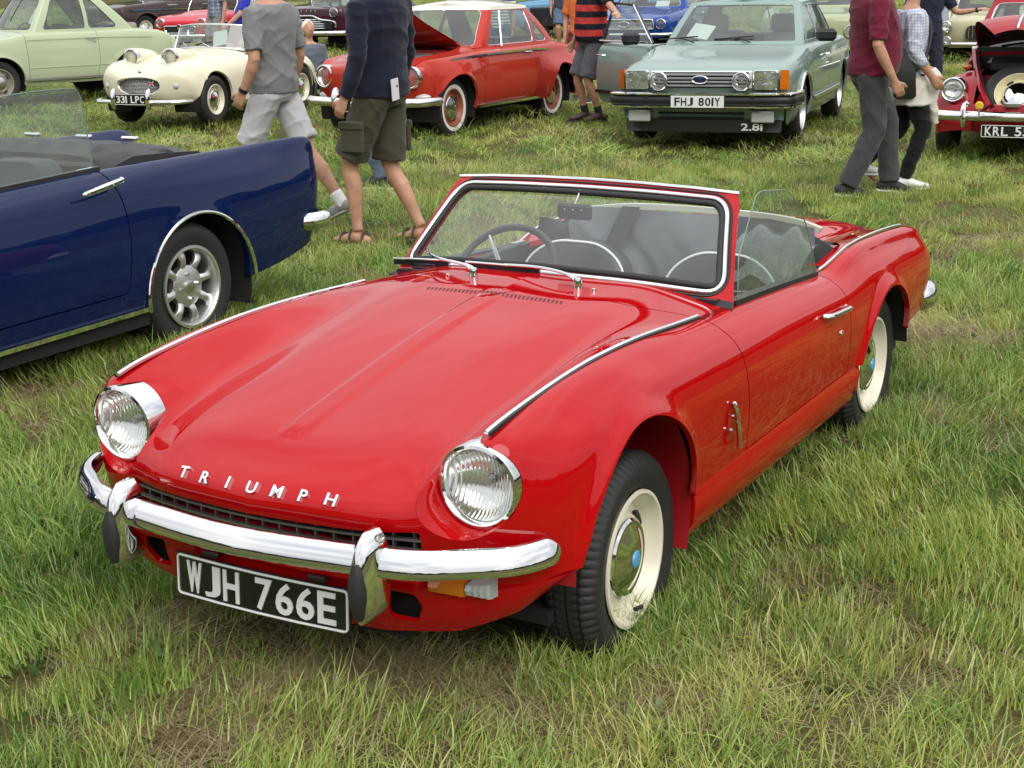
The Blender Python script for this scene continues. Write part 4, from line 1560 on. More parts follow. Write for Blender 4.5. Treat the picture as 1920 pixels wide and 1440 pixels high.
# ---------------------------------------------------------------- blue roadster beside the red one
def build_blue():
    T = thing("sports_car", "dark blue open sports car with tail fins and silver alloy wheel", "car", (-3.27, -.18, 0.0), 0, tilt=(0, -.012))
    B = paint("alpine_blue", (.004, .011, .060))
    A = [(2.22, .27, .372), (0.0, .27, .362)]
    X8 = lambda y, L: [(x, y, z) for x, z in L]
    R_ = []
    R_.append([(0, -.84, .32), (.3, -.83, .32), (.45, -.80, .32), (.58, -.76, .32), (.66, -.68, .32), (.70, -.6, .32), (.71, -.5, .30), (.70, -.42, .27)])
    R_.append([(0, -.90, .50), (.3, -.89, .50), (.45, -.86, .52), (.58, -.82, .55), (.665, -.72, .53), (.715, -.62, .48), (.73, -.5, .40), (.72, -.42, .28)])
    R_.append([(0, -.86, .62), (.3, -.85, .62), (.45, -.83, .66), (.58, -.80, .74), (.67, -.70, .70), (.73, -.58, .60), (.745, -.46, .46), (.73, -.38, .28)])
    R_.append(X8(-.55, [(0, .74), (.3, .735), (.45, .75), (.585, .81), (.68, .755), (.74, .64), (.757, .47), (.735, .27)]))
    R_.append(X8(-.1, [(0, .82), (.3, .815), (.45, .815), (.60, .85), (.70, .79), (.752, .66), (.766, .48), (.742, .26)]))
    R_.append(X8(.4, [(0, .88), (.3, .875), (.46, .865), (.61, .872), (.705, .81), (.754, .68), (.768, .48), (.744, .26)]))
    R_.append(X8(.8, [(0, .90), (.3, .895), (.48, .885), (.62, .878), (.71, .82), (.755, .69), (.768, .48), (.744, .25)]))
    R_.append(X8(1.3, [(0, .89), (.3, .885), (.5, .885), (.635, .888), (.712, .83), (.756, .70), (.768, .48), (.744, .25)]))
    R_.append(X8(1.8, [(0, .87), (.3, .868), (.5, .872), (.632, .898), (.712, .84), (.755, .71), (.766, .48), (.742, .25)]))
    R_.append(X8(2.15, [(0, .845), (.3, .84), (.5, .832), (.622, .896), (.704, .842), (.752, .71), (.762, .49), (.738, .26)]))
    R_.append(X8(2.6, [(0, .80), (.3, .795), (.49, .785), (.617, .888), (.69, .832), (.740, .70), (.750, .49), (.72, .27)]))
    R_.append(X8(2.95, [(0, .755), (.3, .75), (.485, .745), (.617, .886), (.676, .825), (.718, .69), (.722, .49), (.69, .30)]))
    R_.append(X8(3.17, [(0, .72), (.3, .715), (.48, .715), (.618, .880), (.662, .815), (.692, .68), (.692, .49), (.66, .34)]))
    R_.append([(0, 3.24, .66), (.3, 3.24, .66), (.48, 3.25, .67), (.616, 3.265, .835), (.645, 3.268, .78), (.665, 3.262, .66), (.660, 3.24, .49), (.63, 3.19, .36)])
    R_.append([(0, 3.25, .54), (.3, 3.25, .54), (.48, 3.255, .54), (.60, 3.27, .66), (.62, 3.27, .63), (.63, 3.265, .56), (.63, 3.235, .45), (.60, 3.18, .36)])
    R_.append([(0, 3.18, .36), (.3, 3.18, .36), (.46, 3.18, .36), (.55, 3.2, .40), (.57, 3.2, .40), (.58, 3.195, .38), (.585, 3.18, .36), (.57, 3.14, .35)])
    door = rpoly([(.62, .36), (1.728, .36), (1.758, .50), (1.768, .66), (1.752, .82), (1.70, .95), (.62, .95)], [.02, .02, .1, .1, .1, .01, .01])
    hole = rpoly([(-.1, .80), (.56, .86), (.60, 1.2), (.60, 1.75), (.55, 1.98), (-.1, 2.05)], [0, .06, .1, .1, .12, 0])
    car_shell(T, R_, B, A, [door], hole, ku=10, kv=10, flare=.004)
    d = dict(w=1.52, wsb=.72, rgb=2.0, belt=.86, wb=2.18, trk=1.31, R=.300, rimr=.188, tw=.17, seats=(1.50,))
    cabin_inside(T, d, mat("blue_car_seats", (.055, .06, .065), .6), -1)
    four_wheels(T, dict(d, trk=1.285), style="minilite")
    for s in (1, -1):
        for A_ in A:
            MB().tube([(s * .766, A_[0] + (A_[2] + .003) * cos(t), A_[1] + (A_[2] + .003) * sin(t)) for t in np.linspace(-.05, pi + .05, 50)], .009, 8).build("arch_trim", CHROME, T)
        MB().sweep([(s * .756, .36, .262), (s * .758, 1.0, .264), (s * .756, 1.86, .266)], [(-.010, -.010), (.010, -.010), (.010, .010), (-.010, .010)]).build("sill_trim", CHROME, T)
        MB().sweep([(s * .70, .36, .22), (s * .70, 1.86, .22)], [(-.04, -.03), (.04, -.03), (.04, .035), (-.04, .035)]).build("sill", DARK, T)
        MB().tube(spl([(s * .757, 1.515, .826), (s * .775, 1.53, .832), (s * .783, 1.62, .846), (s * .778, 1.71, .858), (s * .765, 1.745, .86)], 20), [.004, .006, .009, .010, .011, .012, .012, .013, .013, .014, .014, .014, .014, .013, .013, .012, .012, .014, .015, .012], 10).build("door_handle", CHROME, T)
        # rear bumper with wrap-round end
        q = spl([(s * .60, 3.06, .455), (s * .70, 3.10, .455), (s * .735, 3.19, .455), (s * .70, 3.28, .455), (s * .5, 3.34, .455), (0, 3.35, .455)], 36)
        MB().sweep(q if s > 0 else q[::-1], [(-.012, .045), (.014, .03), (.024, .0), (.014, -.03), (-.012, -.045), (-.004, 0)]).build("rear_bumper", CHROME, T, angle=50)
        MB().box((s * .60, 3.262, .72), (.05, .02, .14), bev=.01).build("tail_lamp", REDLENS, T)
        headlamp(T, (s * .57, -.80, .62), r=.085, ringw=.014)
        # raised door glass
        sg = rpoly([(.90, .885), (1.712, .895), (1.708, 1.09), (1.700, 1.256), (1.45, 1.262), (1.24, 1.255)], [.01, .01, .3, .06, .3, .05])
        if s > 0:
            MB().add([(s * (.635 - .06 * (p[1] - .89)), p[0], p[1]) for p in sg], [tuple(range(len(sg)))]).build("side_window", glassmat("blue_car_glass", (.66, .80, .76), 0, .14, .12), T)
            MB().tube([(s * (.635 - .06 * (p[1] - .89)), p[0], p[1]) for p in sg], .003, 6, closed=True).build("window_edge", mat("glass_edge", (.25, .33, .28), .2, trans=.3), T)
        MB().sweep([(s * .628, .9, .885), (s * .630, 1.3, .895), (s * .625, 1.75, .905)], [(-.014, -.006), (.014, -.010), (.012, .008), (-.012, .010)]).build("window_seal", BLACK, T)
        MB().tube([(s * .62, 1.63, .905), (s * .625, 1.72, .908)], .008, 8).build("door_cap_trim", CHROME, T)
    # folded hood under its cover
    rings = []
    for x in np.linspace(-.60, .60, 25):
        k = 1 - (x / .64) ** 4
        rings.append([(x, 1.86 + .02 * sin(x * 21), .84), (x, 1.88, .885 + .055 * k), (x, 2.00, .915 + .06 * k + .010 * sin(x * 37)), (x, 2.22, .91 + .045 * k + .010 * sin(x * 29 + 1)), (x, 2.44, .885 + .03 * k + .008 * sin(x * 33)), (x, 2.58 - .10 * abs(x), .83), (x, 2.4, .78), (x, 1.9, .78)])
    MB().loft(rings).build("hood_cover", mat("hood_cover_vinyl", (.028, .027, .029), .5, bump=(14, .25)), T, angle=50)
    MB().box((.35, 1.80, .90), (.40, .05, .035), bev=.012).build("hood_frame", BLACK, T)
    MB().tube(spl([(.52, 2.16, .905), (.56, 2.24, .91), (.58, 2.30, .885)], 8), [.02, .025, .03, .03, .03, .025, .02, .012], 8).build("hood_corner", VINYL, T)
    MB().tube(spl([(-.56, 2.50, .845), (-.3, 2.60, .845), (0, 2.63, .845), (.3, 2.60, .845), (.5, 2.55, .845)], 20), .008, 8).build("deck_rail", CHROME, T)
    for x in (-.35, .0, .30):
        MB().box((x, 2.30, .965), (.10, .03, .02), bev=.008).build("hood_stud", CHROME, T)
    # windscreen (mostly beyond the picture edge)
    pts = [(-.60, .86, .90), (-.56, 1.16, 1.24), (0, 1.06, 1.29), (.56, 1.16, 1.24), (.60, .86, .90)]
    MB().tube(spl(pts, 40), .014, 8).build("windscreen_frame", CHROME, T)
    return T


build_blue()


# ---------------------------------------------------------------- silver-green saloon with open door
def build_granada():
    T = place_car("saloon_car", "silver green boxy saloon with driver door open and number plate FHJ 801Y", -3.74, 11.40, .18, .03)
    P = paint("silver_green", (.25, .345, .31), .3, .45)
    d = dict(w=1.78, sill=.24, fo=.86, wb=2.77, ro=1.02, hf=.775, wf=.77, hr=.945, belt=.925, wsb=.60, rgb=3.05, bf=.95, bt=.90, wt=.88, rnd=.10, kf=.95, fb=.42, bulge=.01, dip=-.004, cols=(0, .45, .74, .88, .955, 1.0, .99, .94))
    A = [(0, .31, .365), (2.77, .31, .365)]
    dF = rpoly([(.50, .27), (1.62, .27), (1.64, .95), (.62, .95), (.50, .80)], .03)
    dR = rpoly([(1.65, .27), (2.35, .27), (2.62, .62), (2.72, .95), (1.65, .95)], .04)
    hole = rpoly([(-.1, .74), (.66, .80), (.70, 1.2), (.70, 2.8), (.62, 3.05), (-.1, 3.08)], [0, .05, .1, .1, .1, 0])
    # open driver's door: leave its aperture on the right-hand side
    S = car_shell(T, body_rows(d), P, A, [dF, dR], hole, flare=.016, flw=.02)
    doors = [o for o in T.children if o.name.startswith("door")]
    front_right = [o for o in doors if o.data.vertices[0].co.x < 0 and o.data.vertices[0].co.y < 1.7][0]
    piv = Vector((-.83, .52, 0))
    ao = .80
    M = Matrix.Translation(piv) @ Matrix.Rotation(ao, 4, 'Z') @ Matrix.Translation(-piv)
    front_right.matrix_local = M
    front_right["label"] = "open front door"
    fr = MB().tube([(-.80, .56, .95), (-.66, 1.17, 1.34), (-.66, 1.60, 1.36), (-.80, 1.64, .95)], .016, 8).build("window_frame", BLACK, front_right)
    MB().tube([(-.815, .56, .95), (-.675, 1.17, 1.34)], .010, 8).build("window_trim", CHROME, front_right)
    MB().tube([(-.845, .60, .955), (-.845, 1.62, .955)], .012, 8).build("waist_trim", CHROME, front_right)
    MB().add([(-.79, .60, .95), (-.66, 1.18, 1.33), (-.66, 1.58, 1.35), (-.79, 1.62, .95)], [(0, 1, 2, 3)]).build("window", CARGLASS, front_right)
    MB().box((-.97, .74, 1.00), (.21, .09, .13), bev=.03).build("door_mirror", BLACK, front_right)
    door_handle(front_right, (.895, 1.50, .80), .16, -1)
    MB().box((-.905, 1.1, .40), (.02, 1.04, .035)).build("rubbing_strip", BLACK, front_right)
    MB().box((-.80, 1.1, .60), (.05, 1.0, .58), bev=.02).build("door_lining", mat("granada_trim", (.18, .13, .11), .7), front_right)
    bl = [(0, .60, .93), (.40, .61, .93), (.66, .66, .93), (.74, .74, .93), (.76, 1.2, .93), (.765, 2.0, .93), (.75, 2.8, .93), (.70, 2.98, .93), (.62, 3.06, .93), (.35, 3.10, .93), (0, 3.11, .93)]
    rf = [(0, 1.25, 1.36), (.34, 1.26, 1.36), (.55, 1.29, 1.35), (.60, 1.35, 1.345), (.61, 1.6, 1.35), (.615, 2.0, 1.355), (.60, 2.45, 1.34), (.57, 2.54, 1.33), (.53, 2.58, 1.33), (.33, 2.62, 1.335), (0, 2.63, 1.34)]
    ws = rpoly([(-.1, .965), (.66, .965), (.545, 1.325), (-.1, 1.335)], [0, .03, .04, 0])
    rw = rpoly([(-.1, .97), (.62, .97), (.52, 1.30), (-.1, 1.31)], [0, .05, .05, 0])
    s1 = rpoly([(.80, .965), (1.60, .965), (1.60, 1.315), (1.34, 1.315)], .02)
    s2 = rpoly([(1.66, .965), (2.42, .965), (2.38, 1.31), (1.66, 1.315)], .02)
    s3 = rpoly([(2.47, .965), (2.78, .965), (2.50, 1.28), (2.44, 1.29)], .02)
    greenhouse(T, bl, rf, .04, P, [('front', ws, "windscreen"), ('rear', rw, "rear_window"), ('side', s1, "door_window"), ('side', s2, "door_window"), ('side', s3, "quarter_window")], bulge=.012, trimmat=mat("dark_chrome", (.45, .47, .48), .15, 1))
    ws2 = [(p[0], .64 + (p[1] - .95) * 1.55, p[1]) for p in ws]
    cabin_inside(T, d, mat("grey_headrests", (.13, .14, .15), .9), -1)
    for sx in (-1, 1):
        MB().box((sx * .37, 1.62, 1.12), (.26, .08, .20), bev=.03).build("headrest", SEATGREY, T)
    four_wheels(T, dict(d, trk=1.53, R=.315, rimr=.20, tw=.19), style="multispoke")
    yf = -.868
    # grille and lamps
    MB().box((0, yf + .02, .665), (1.0, .05, .17), bev=.01).build("grille_surround", PLATEW, T)
    for z in (.61, .645, .68, .715):
        MB().box((0, yf - .010, z), (.95, .02, .020), bev=.004).build("grille_slat", mat("grille_grey", (.42, .45, .45), .3, .6), T)
    MB().box((0, yf - .004, .665), (.94, .01, .15)).build("grille_backing", DARK, T)
    MB().lathe([(.0, .022), (.036, .02), (.045, .008), (.047, 0)], 28, axis='y', sgn=-1).build("badge", mat("badge_dark_blue", (.02, .03, .12), .2, coat=1), T).matrix_local = Matrix.Translation((0, yf - .018, .67)) @ Matrix.Diagonal((1.6, 1, .8, 1))
    MB().tube([(.075 * cos(t), yf - .038, .67 + .036 * sin(t)) for t in np.linspace(0, 2 * pi, 28, endpoint=False)], .005, 6, closed=True).build("badge_ring", CHROME, T)
    V, F, tw, th = text_mesh("Ford", 1, .03, .0)
    V = V / th * .035
    MB().add([(v[0] * 1.15 + v[1] * .25, yf - .045 + v[2] * .2, .67 + v[1]) for v in V], F).build("badge_script", CHROME, T, fix=False)
    for s in (1, -1):
        bo = rpoly([(s * .52, .575), (s * .74, .575), (s * .745, .755), (s * .52, .755)], .03)
        MB().prism(bo, yf + .06, yf - .004).build("headlamp_bowl", REFLECTOR, T)
        MB().prism([(s * .63 + (p[0] - s * .63) * 1.0, p[1]) for p in bo], yf - .006, yf - .016).build("headlamp_lens", mat("rect_lens", (.62, .65, .66), .10, .85, coat=1, bump=(14, 1.0), noise=(10, .5)), T)
        MB().tube([(p[0], yf - .008, p[1]) for p in bo], .007, 6, closed=True).build("headlamp_rim", CHROME, T)
        iv = [(s * .77, .575), (s * .845, .575), (s * .835, .755), (s * .77, .76)]
        MB().loft([[(p[0], yf + .012 + (.10 if abs(p[0]) > .8 else .0), p[1]) for p in iv], [(p[0] * .98, yf + .10 + (.10 if abs(p[0]) > .8 else 0), p[1]) for p in iv]]).build("indicator_lens", AMBER, T)
        headlamp(T, (s * .405, yf - .05, .655), r=.080, ringw=.010, name="driving_lamp")
        MB().box((s * .61, yf + .015, .315), (.22, .05, .11), bev=.012).build("fog_lamp", CLEARLENS, T)
        MB().box((s * .52, yf - .05, .475), (.085, .10, .17), bev=.02).build("bumper_pad", BLACK, T)
        # wiper
        w0 = np.array([s * .30 - .10, .64, .955])
        wp = MB().tube([(w0[0], .60, .955), (w0[0] - .12, .66, .99), (w0[0] - .24, .70, 1.0)], .007, 6).build("wiper_arm", BLACK, T)
        MB().tube([(w0[0] - .40, .68, .985), (w0[0] + .02, .70, 1.015)], .008, 6).build("wiper_blade", BLACK, wp)
        MB().tube([(s * .885, A[0][0] + .372 * cos(t), .31 + .372 * sin(t)) for t in np.linspace(.25, pi - .25, 30)], .016, 8).build("arch_trim", CHROME, T)
        MB().box((s * .902, 1.45, .395), (.022, 1.9, .05), bev=.006).build("rubbing_strip", STEEL, T)
        if s > 0:
            door_handle(T, (.875, 1.47, .80), .14, 1)
            MB().lathe([(.0, .012), (.012, .01), (.014, 0)], 14, c=(.885, 1.50, .70), axis='x').build("door_lock", CHROME, T)
            MB().box((.96, .80, 1.02), (.21, .10, .13), bev=.035).build("door_mirror", BLACK, T)
    bumper(T, [(-.90, -.50), (-.875, -.74), (-.80, -.88), (-.4, -.925), (0, -.93), (.4, -.925), (.80, -.88), (.875, -.74), (.90, -.50)], .475, .13, BLACK, "front_bumper", .05)
    for z in (.535, .415):
        bumper(T, [(-.905, -.50), (-.885, -.745), (-.81, -.90), (-.4, -.945), (0, -.95), (.4, -.945), (.81, -.90), (.885, -.745), (.905, -.50)], z, .034, CHROME, "bumper_strip", .042)
    # air dam
    MB().loft([[(x, -.86 + .10 * abs(x / .8) ** 4 * 1.2, .40), (x * .98, -.80 + .10 * abs(x / .8) ** 4 * 1.2, .27), (x * .97, -.74, .27), (x, -.70, .40)] for x in np.linspace(-.80, .80, 21)]).build("front_valance", P, T)
    MB().loft([[(x * .97, -.83 + .12 * abs(x / .8) ** 4, .28), (x * .96, -.83 + .12 * abs(x / .8) ** 4, .16), (x * .95, -.78, .16), (x * .97, -.74, .28)] for x in np.linspace(-.80, .80, 21)]).build("air_dam", BLACK, T)
    for z in (.30, .345):
        MB().box((0, -.835, z), (.85, .02, .018)).build("intake_slot", DARK, T)
    V, F, tw, th = text_mesh("2.8i", 1, .02, .02)
    V = V / th * .07
    MB().add([(.50 + v[0] * 1.6, -.835 + .02 + v[2] * .1 - .012, .215 + v[1]) for v in V], F).build("engine_badge", WHITE, T, fix=False)
    number_plate(T, (0.0, -1.005, .468), .52, .112, "FHJ 801Y", False, charh=.078)
    windscreen_paper(T, (-.38, .86, 1.06), (.24, .005, .24), Matrix.Rotation(-.95, 3, 'X') @ Matrix.Rotation(.25, 3, 'Y'))
    # glass sunroof flap
    MB().box((0, 1.75, 1.408), (.80, .50, .018), rot=Matrix.Rotation(-.06, 3, 'X'), bev=.008).build("sunroof", mat("sunroof_tint", (.06, .045, .05), .1, coat=1), T)
    MB().box((0, .2, .30), (1.4, 1.9, .20)).build("engine_bay_mass", DARK, T)
    return T


build_granada()


# ---------------------------------------------------------------- cream bug-eyed roadster
def build_sprite():
    T = place_car("sports_car", "cream open sports car with bug-eye headlamps and plate 331 LPC", -10.42, 10.58, .13, .078)
    P = paint("old_english_white", (.74, .70, .53))
    X8 = lambda y, L: [(x, y, z) for x, z in L]
    R_ = []
    # nose: rounded, egg-shaped front
    R_.append([(0, -.50, .24), (.2, -.50, .24), (.36, -.48, .25), (.48, -.42, .27), (.56, -.34, .28), (.60, -.30, .28), (.62, -.27, .28), (.62, -.25, .27)])
    R_.append([(0, -.60, .36), (.2, -.59, .36), (.36, -.56, .37), (.49, -.50, .38), (.58, -.42, .37), (.63, -.35, .35), (.65, -.29, .32), (.65, -.25, .28)])
    R_.append([(0, -.63, .50), (.2, -.62, .50), (.36, -.59, .52), (.49, -.54, .53), (.59, -.46, .50), (.645, -.37, .45), (.665, -.28, .38), (.66, -.22, .28)])
    R_.append([(0, -.58, .60), (.2, -.575, .605), (.36, -.56, .64), (.49, -.51, .64), (.59, -.44, .59), (.65, -.34, .52), (.675, -.24, .42), (.67, -.18, .28)])
    R_.append([(0, -.42, .68), (.2, -.42, .685), (.36, -.42, .72), (.49, -.40, .715), (.59, -.36, .655), (.655, -.27, .57), (.68, -.18, .45), (.675, -.12, .28)])
    R_.append(X8(-.2, [(0, .745), (.2, .745), (.36, .755), (.49, .745), (.60, .685), (.665, .59), (.685, .46), (.675, .28)]))
    R_.append(X8(.1, [(0, .79), (.2, .785), (.36, .775), (.49, .76), (.60, .70), (.665, .60), (.685, .46), (.675, .26)]))
    R_.append(X8(.5, [(0, .825), (.2, .82), (.36, .80), (.50, .77), (.60, .71), (.66, .61), (.675, .46), (.665, .24)]))
    R_.append(X8(.85, [(0, .84), (.2, .835), (.36, .815), (.51, .775), (.60, .715), (.655, .61), (.668, .46), (.66, .24)]))
    R_.append(X8(1.2, [(0, .80), (.2, .795), (.38, .78), (.53, .745), (.605, .69), (.655, .59), (.668, .45), (.66, .24)]))
    R_.append(X8(1.6, [(0, .80), (.2, .795), (.38, .78), (.53, .755), (.605, .70), (.655, .60), (.67, .45), (.66, .25)]))
    R_.append(X8(2.0, [(0, .80), (.2, .795), (.37, .78), (.51, .755), (.60, .70), (.655, .60), (.67, .45), (.655, .26)]))
    R_.append(X8(2.4, [(0, .73), (.2, .725), (.35, .705), (.47, .68), (.55, .625), (.60, .54), (.615, .42), (.60, .28)]))
    R_.append([(0, 2.72, .60), (.2, 2.71, .595), (.33, 2.69, .58), (.42, 2.66, .555), (.49, 2.62, .51), (.53, 2.59, .45), (.54, 2.56, .38), (.53, 2.54, .30)])
    R_.append([(0, 2.80, .45), (.2, 2.79, .45), (.32, 2.765, .44), (.40, 2.73, .43), (.45, 2.69, .41), (.48, 2.65, .38), (.49, 2.62, .34), (.48, 2.60, .30)])
    R_.append([(0, 2.74, .30), (.2, 2.73, .30), (.31, 2.71, .30), (.38, 2.68, .30), (.43, 2.65, .30), (.46, 2.62, .29), (.465, 2.60, .29), (.46, 2.58, .28)])
    A = [(0, .28, .335), (2.03, .28, .32)]
    door = rpoly([(.72, .30), (1.45, .30), (1.48, .80), (.70, .84)], .05)
    hole = rpoly([(-.1, .86), (.47, .90), (.50, 1.2), (.48, 1.6), (.40, 1.72), (-.1, 1.75)], [0, .06, .1, .1, .1, 0])
    gp = rpoly([(-.30, .455), (-.29, .53), (-.18, .565), (0, .575), (.18, .565), (.29, .53), (.30, .455), (.20, .385), (0, .355), (-.20, .385)], .06, 5)
    gsd = lambda P: np.where(P[:, 1] < -.3, -sdpoly(P[:, [0, 2]], gp), 1)
    S = car_shell(T, R_, P, A, [door], hole, extra=[gsd], flare=.006)
    # mouth
    gl = [(p[0], -.615 + .12 * (p[0] / .3) ** 2 * .4 + .05 * ((p[1] - .47) / .1) ** 2 * .3, p[1]) for p in gp]
    MB().tube(gl, .014, 8, closed=True).build("grille_surround", CHROME, T, angle=None)
    for x in np.linspace(-.27, .27, 25):
        zz = [p[1] for p in gp if abs(p[0] - x) < .06]
        h0, h1 = np.interp(abs(x), [0, .2, .3], [.362, .39, .45]), np.interp(abs(x), [0, .18, .29], [.57, .56, .53])
        MB().box((x, -.592 + .5 * x * x, (h0 + h1) / 2), (.004, .01, h1 - h0)).build("grille_bar", STEEL, T)
    for z in np.linspace(.38, .55, 12):
        wd = np.interp(z, [.36, .39, .45, .53, .57], [.05, .20, .29, .28, .06])
        pa = [(x, -.590 + .5 * x * x, z) for x in np.linspace(-wd, wd, 9)]
        MB().tube(pa, .003, 5).build("grille_bar", STEEL, T)
    MB().add([(p[0], -.55 + .5 * p[0] ** 2, p[1]) for p in gp], [tuple(range(len(gp)))]).build("grille_backing", DARK, T)
    fl = MB().box((.20, -.625, .505), (.075, .006, .05)).build("grille_flag", mat("flag_navy", (.02, .03, .13), .4), T)
    MB().box((.20, -.630, .505), (.075, .004, .012)).build("flag_cross", mat("flag_red", (.5, .02, .03), .4), fl)
    MB().box((.20, -.6305, .505), (.012, .004, .05)).build("flag_cross", MATS["flag_red"], fl)
    for a in (.6, -.6):
        MB().box((.20, -.629, .505), (.082, .003, .007), rot=Matrix.Rotation(a, 3, 'Y')).build("flag_saltire", WHITE, fl)
    MB().lathe([(.0, .012), (.02, .01), (.03, 0)], 20, axis='y', sgn=-1).build("bonnet_badge", STEEL, T).matrix_local = Matrix.Translation((0, -.545, .645)) @ Matrix.Rotation(-.7, 4, 'X')
    for s in (1, -1):
        # lamp pod
        rings = []
        c0 = np.array([s * .27, -.31, .79])
        for q in np.linspace(0, 1, 12):
            y = -.31 + .50 * q
            r_ = .105 * sqrt(max(0.0, 1 - (q * .98) ** 2.2))
            rings.append([(s * .27 + r_ * cos(t), y, .785 - .0 * q + r_ * sin(t) * (1) - .012 * q) for t in np.linspace(0, 2 * pi, 28, endpoint=False)])
        MB().loft(rings).build("lamp_pod", P, T, angle=None)
        headlamp(T, (s * .27, -.325, .785), r=.086, ringw=.020, hood=.014, facing=(s * .05, -1, .05))
        MB().lathe([(.0, .03), (.022, .024), (.034, .008), (.036, 0)], 20, axis='y', sgn=-1, c=(s * .47, -.535, .475)).build("sidelight", CLEARLENS, T)
        # quarter bumpers and overriders
        q = spl([(s * .62, -.46, .30), (s * .58, -.60, .30), (s * .45, -.70, .30), (s * .20, -.74, .30)], 20)
        MB().tube(q, .026, 10).build("front_bumper", CHROME, T)
        MB().tube(spl([(s * .24, -.75, .22), (s * .24, -.775, .30), (s * .24, -.765, .40), (s * .24, -.73, .45)], 14), [.014, .024, .028, .03, .03, .03, .03, .03, .03, .03, .028, .025, .02, .012], 10).build("overrider", CHROME, T)
    MB().tube([(-.22, -.735, .30), (.22, -.735, .30)], .022, 10).build("bumper_bar", CHROME, T)
    number_plate(T, (0, -.775, .335), .44, .125, "331 LPC", True, charh=.082)
    d = dict(w=1.33, wsb=.80, rgb=1.75, belt=.77, wb=2.03, trk=1.16, R=.283, rimr=.175, tw=.15, seats=(1.50,))
    cabin_inside(T, d, mat("sprite_seats", (.12, .03, .02), .6), -1)
    four_wheels(T, d, style="steel", rimmat=CREAMRIM)
    # windscreen
    def wy(x, z):
        return .74 + .22 * (x / .52) ** 2 + (z - .85) * .55
    op = rpoly([(-.55, .80), (-.3, .84), (0, .85), (.3, .84), (.55, .80), (.50, 1.09), (.25, 1.115), (0, 1.12), (-.25, 1.115), (-.50, 1.09)], [.02, .1, .1, .1, .02, .05, .1, .1, .1, .05])
    ip = [(p[0], wy(p[0], p[1]), p[1]) for p in op]
    MB().tube(ip, .012, 8, closed=True).build("windscreen_frame", CHROME, T, angle=None)
    W = FSurf(lambda u, v: np.stack([v, wy(v, u), u], 1))
    g = panel(W, np.linspace(.78, 1.13, 20), np.linspace(-.57, .57, 40), [front_in(op)])
    pmesh("windscreen_glass", [g], CARGLASS, T)
    for x0 in (-.18, .16):
        wa = MB().tube([(x0, .72, .85), (x0 - .14, wy(x0 - .14, .90) - .02, .90)], .006, 6).build("wiper_arm", CHROME, T)
        MB().tube([(x0 - .25, wy(x0 - .25, .89) - .015, .885), (x0 - .02, wy(x0 - .02, .91) - .015, .915)], .006, 6).build("wiper_blade", BLACK, wa)
    windscreen_paper(T, (.16, .93, .95), (.19, .005, .20), Matrix.Rotation(-.5, 3, 'X') @ Matrix.Rotation(-.2, 3, 'Y'))
    MB().box((0, 1.0, .28), (1.0, 2.4, .10)).build("floor_pan", DARK, T)
    return T


build_sprite()

# ---------------------------------------------------------------- more cars of the show
def sstep(a, b, t):
    t = np.clip((t - a) / (b - a), 0, 1)
    return t * t * (3 - 2 * t)


def auto_cabin(T, d, P, roofm=None, door_y=None, crown=.05, chrome=True, bulge=.02, posts=1, lean=(.42, .45)):
    w2 = d['w'] / 2
    b, r = d['belt'], d['roof']
    y0, y1 = d['wsb'], d['rgb']
    wb_, wr = w2 * d.get('cb', .86), w2 * d.get('cr', .68)
    t0, t1 = y0 + lean[0], y1 - lean[1]
    bl = [(0, y0, b), (wb_ * .55, y0 + .02, b), (wb_ * .88, y0 + .09, b), (wb_ * .97, y0 + .20, b), (wb_, y0 + .6, b), (wb_, (y0 + y1) / 2, b), (wb_ * .99, y1 - .45, b), (wb_ * .95, y1 - .16, b), (wb_ * .84, y1 - .05, b), (wb_ * .5, y1 - .005, b), (0, y1, b)]
    rf = [(0, t0, r), (wr * .58, t0 + .015, r), (wr * .90, t0 + .05, r - .012), (wr * .98, t0 + .12, r - .018), (wr, t0 + .35, r - .01), (wr, (t0 + t1) / 2, r - .005), (wr * .98, t1 - .28, r - .02), (wr * .95, t1 - .10, r - .03), (wr * .87, t1 - .04, r - .03), (wr * .55, t1 - .005, r - .02), (0, t1, r - .02)]
    zb, zt = b + .04, r - .055
    k = lambda z: (z - b) / (r - b)
    ya = lambda z: y0 + .22 + (t0 + .12 - y0 - .20) * k(z) + .02
    yc = lambda z: y1 - .30 + (t1 - .24 - y1 + .28) * k(z)
    W = []
    W.append(('front', rpoly([(-.1, zb), (wb_ * .85, zb), (wr * .88, zt + .01), (-.1, zt + .015)], [0, .06, .07, 0]), "windscreen"))
    W.append(('rear', rpoly([(-.1, zb + .02), (wb_ * .74, zb + .02), (wr * .78, zt - .01), (-.1, zt - .005)], [0, .08, .08, 0]), "rear_window"))
    yb = door_y or ((y0 + y1) / 2 + .1)
    W.append(('side', rpoly([(ya(zb), zb), (yb - .03, zb), (yb - .03, zt), (ya(zt), zt)], .04), "door_window"))
    W.append(('side', rpoly([(yb + .03, zb), (yc(zb), zb), (yc(zt), zt), (yb + .03, zt)], [.03, .10, .10, .03]), "side_window"))
    greenhouse(T, bl, rf, crown, P, W, roofmat=roofm, bulge=bulge, trimr=.007, trimmat=CHROME if chrome else BLACK)
    return W


def simple_hole(d):
    w2 = d['w'] / 2 * d.get('cb', .86) - .03
    y0, y1 = d['wsb'] + .10, d['rgb'] - .08
    return rpoly([(-.1, y0), (w2 * .8, y0 + .04), (w2, y0 + .2), (w2, y1 - .25), (w2 * .8, y1 - .04), (-.1, y1)], [0, .05, .05, .05, .05, 0])


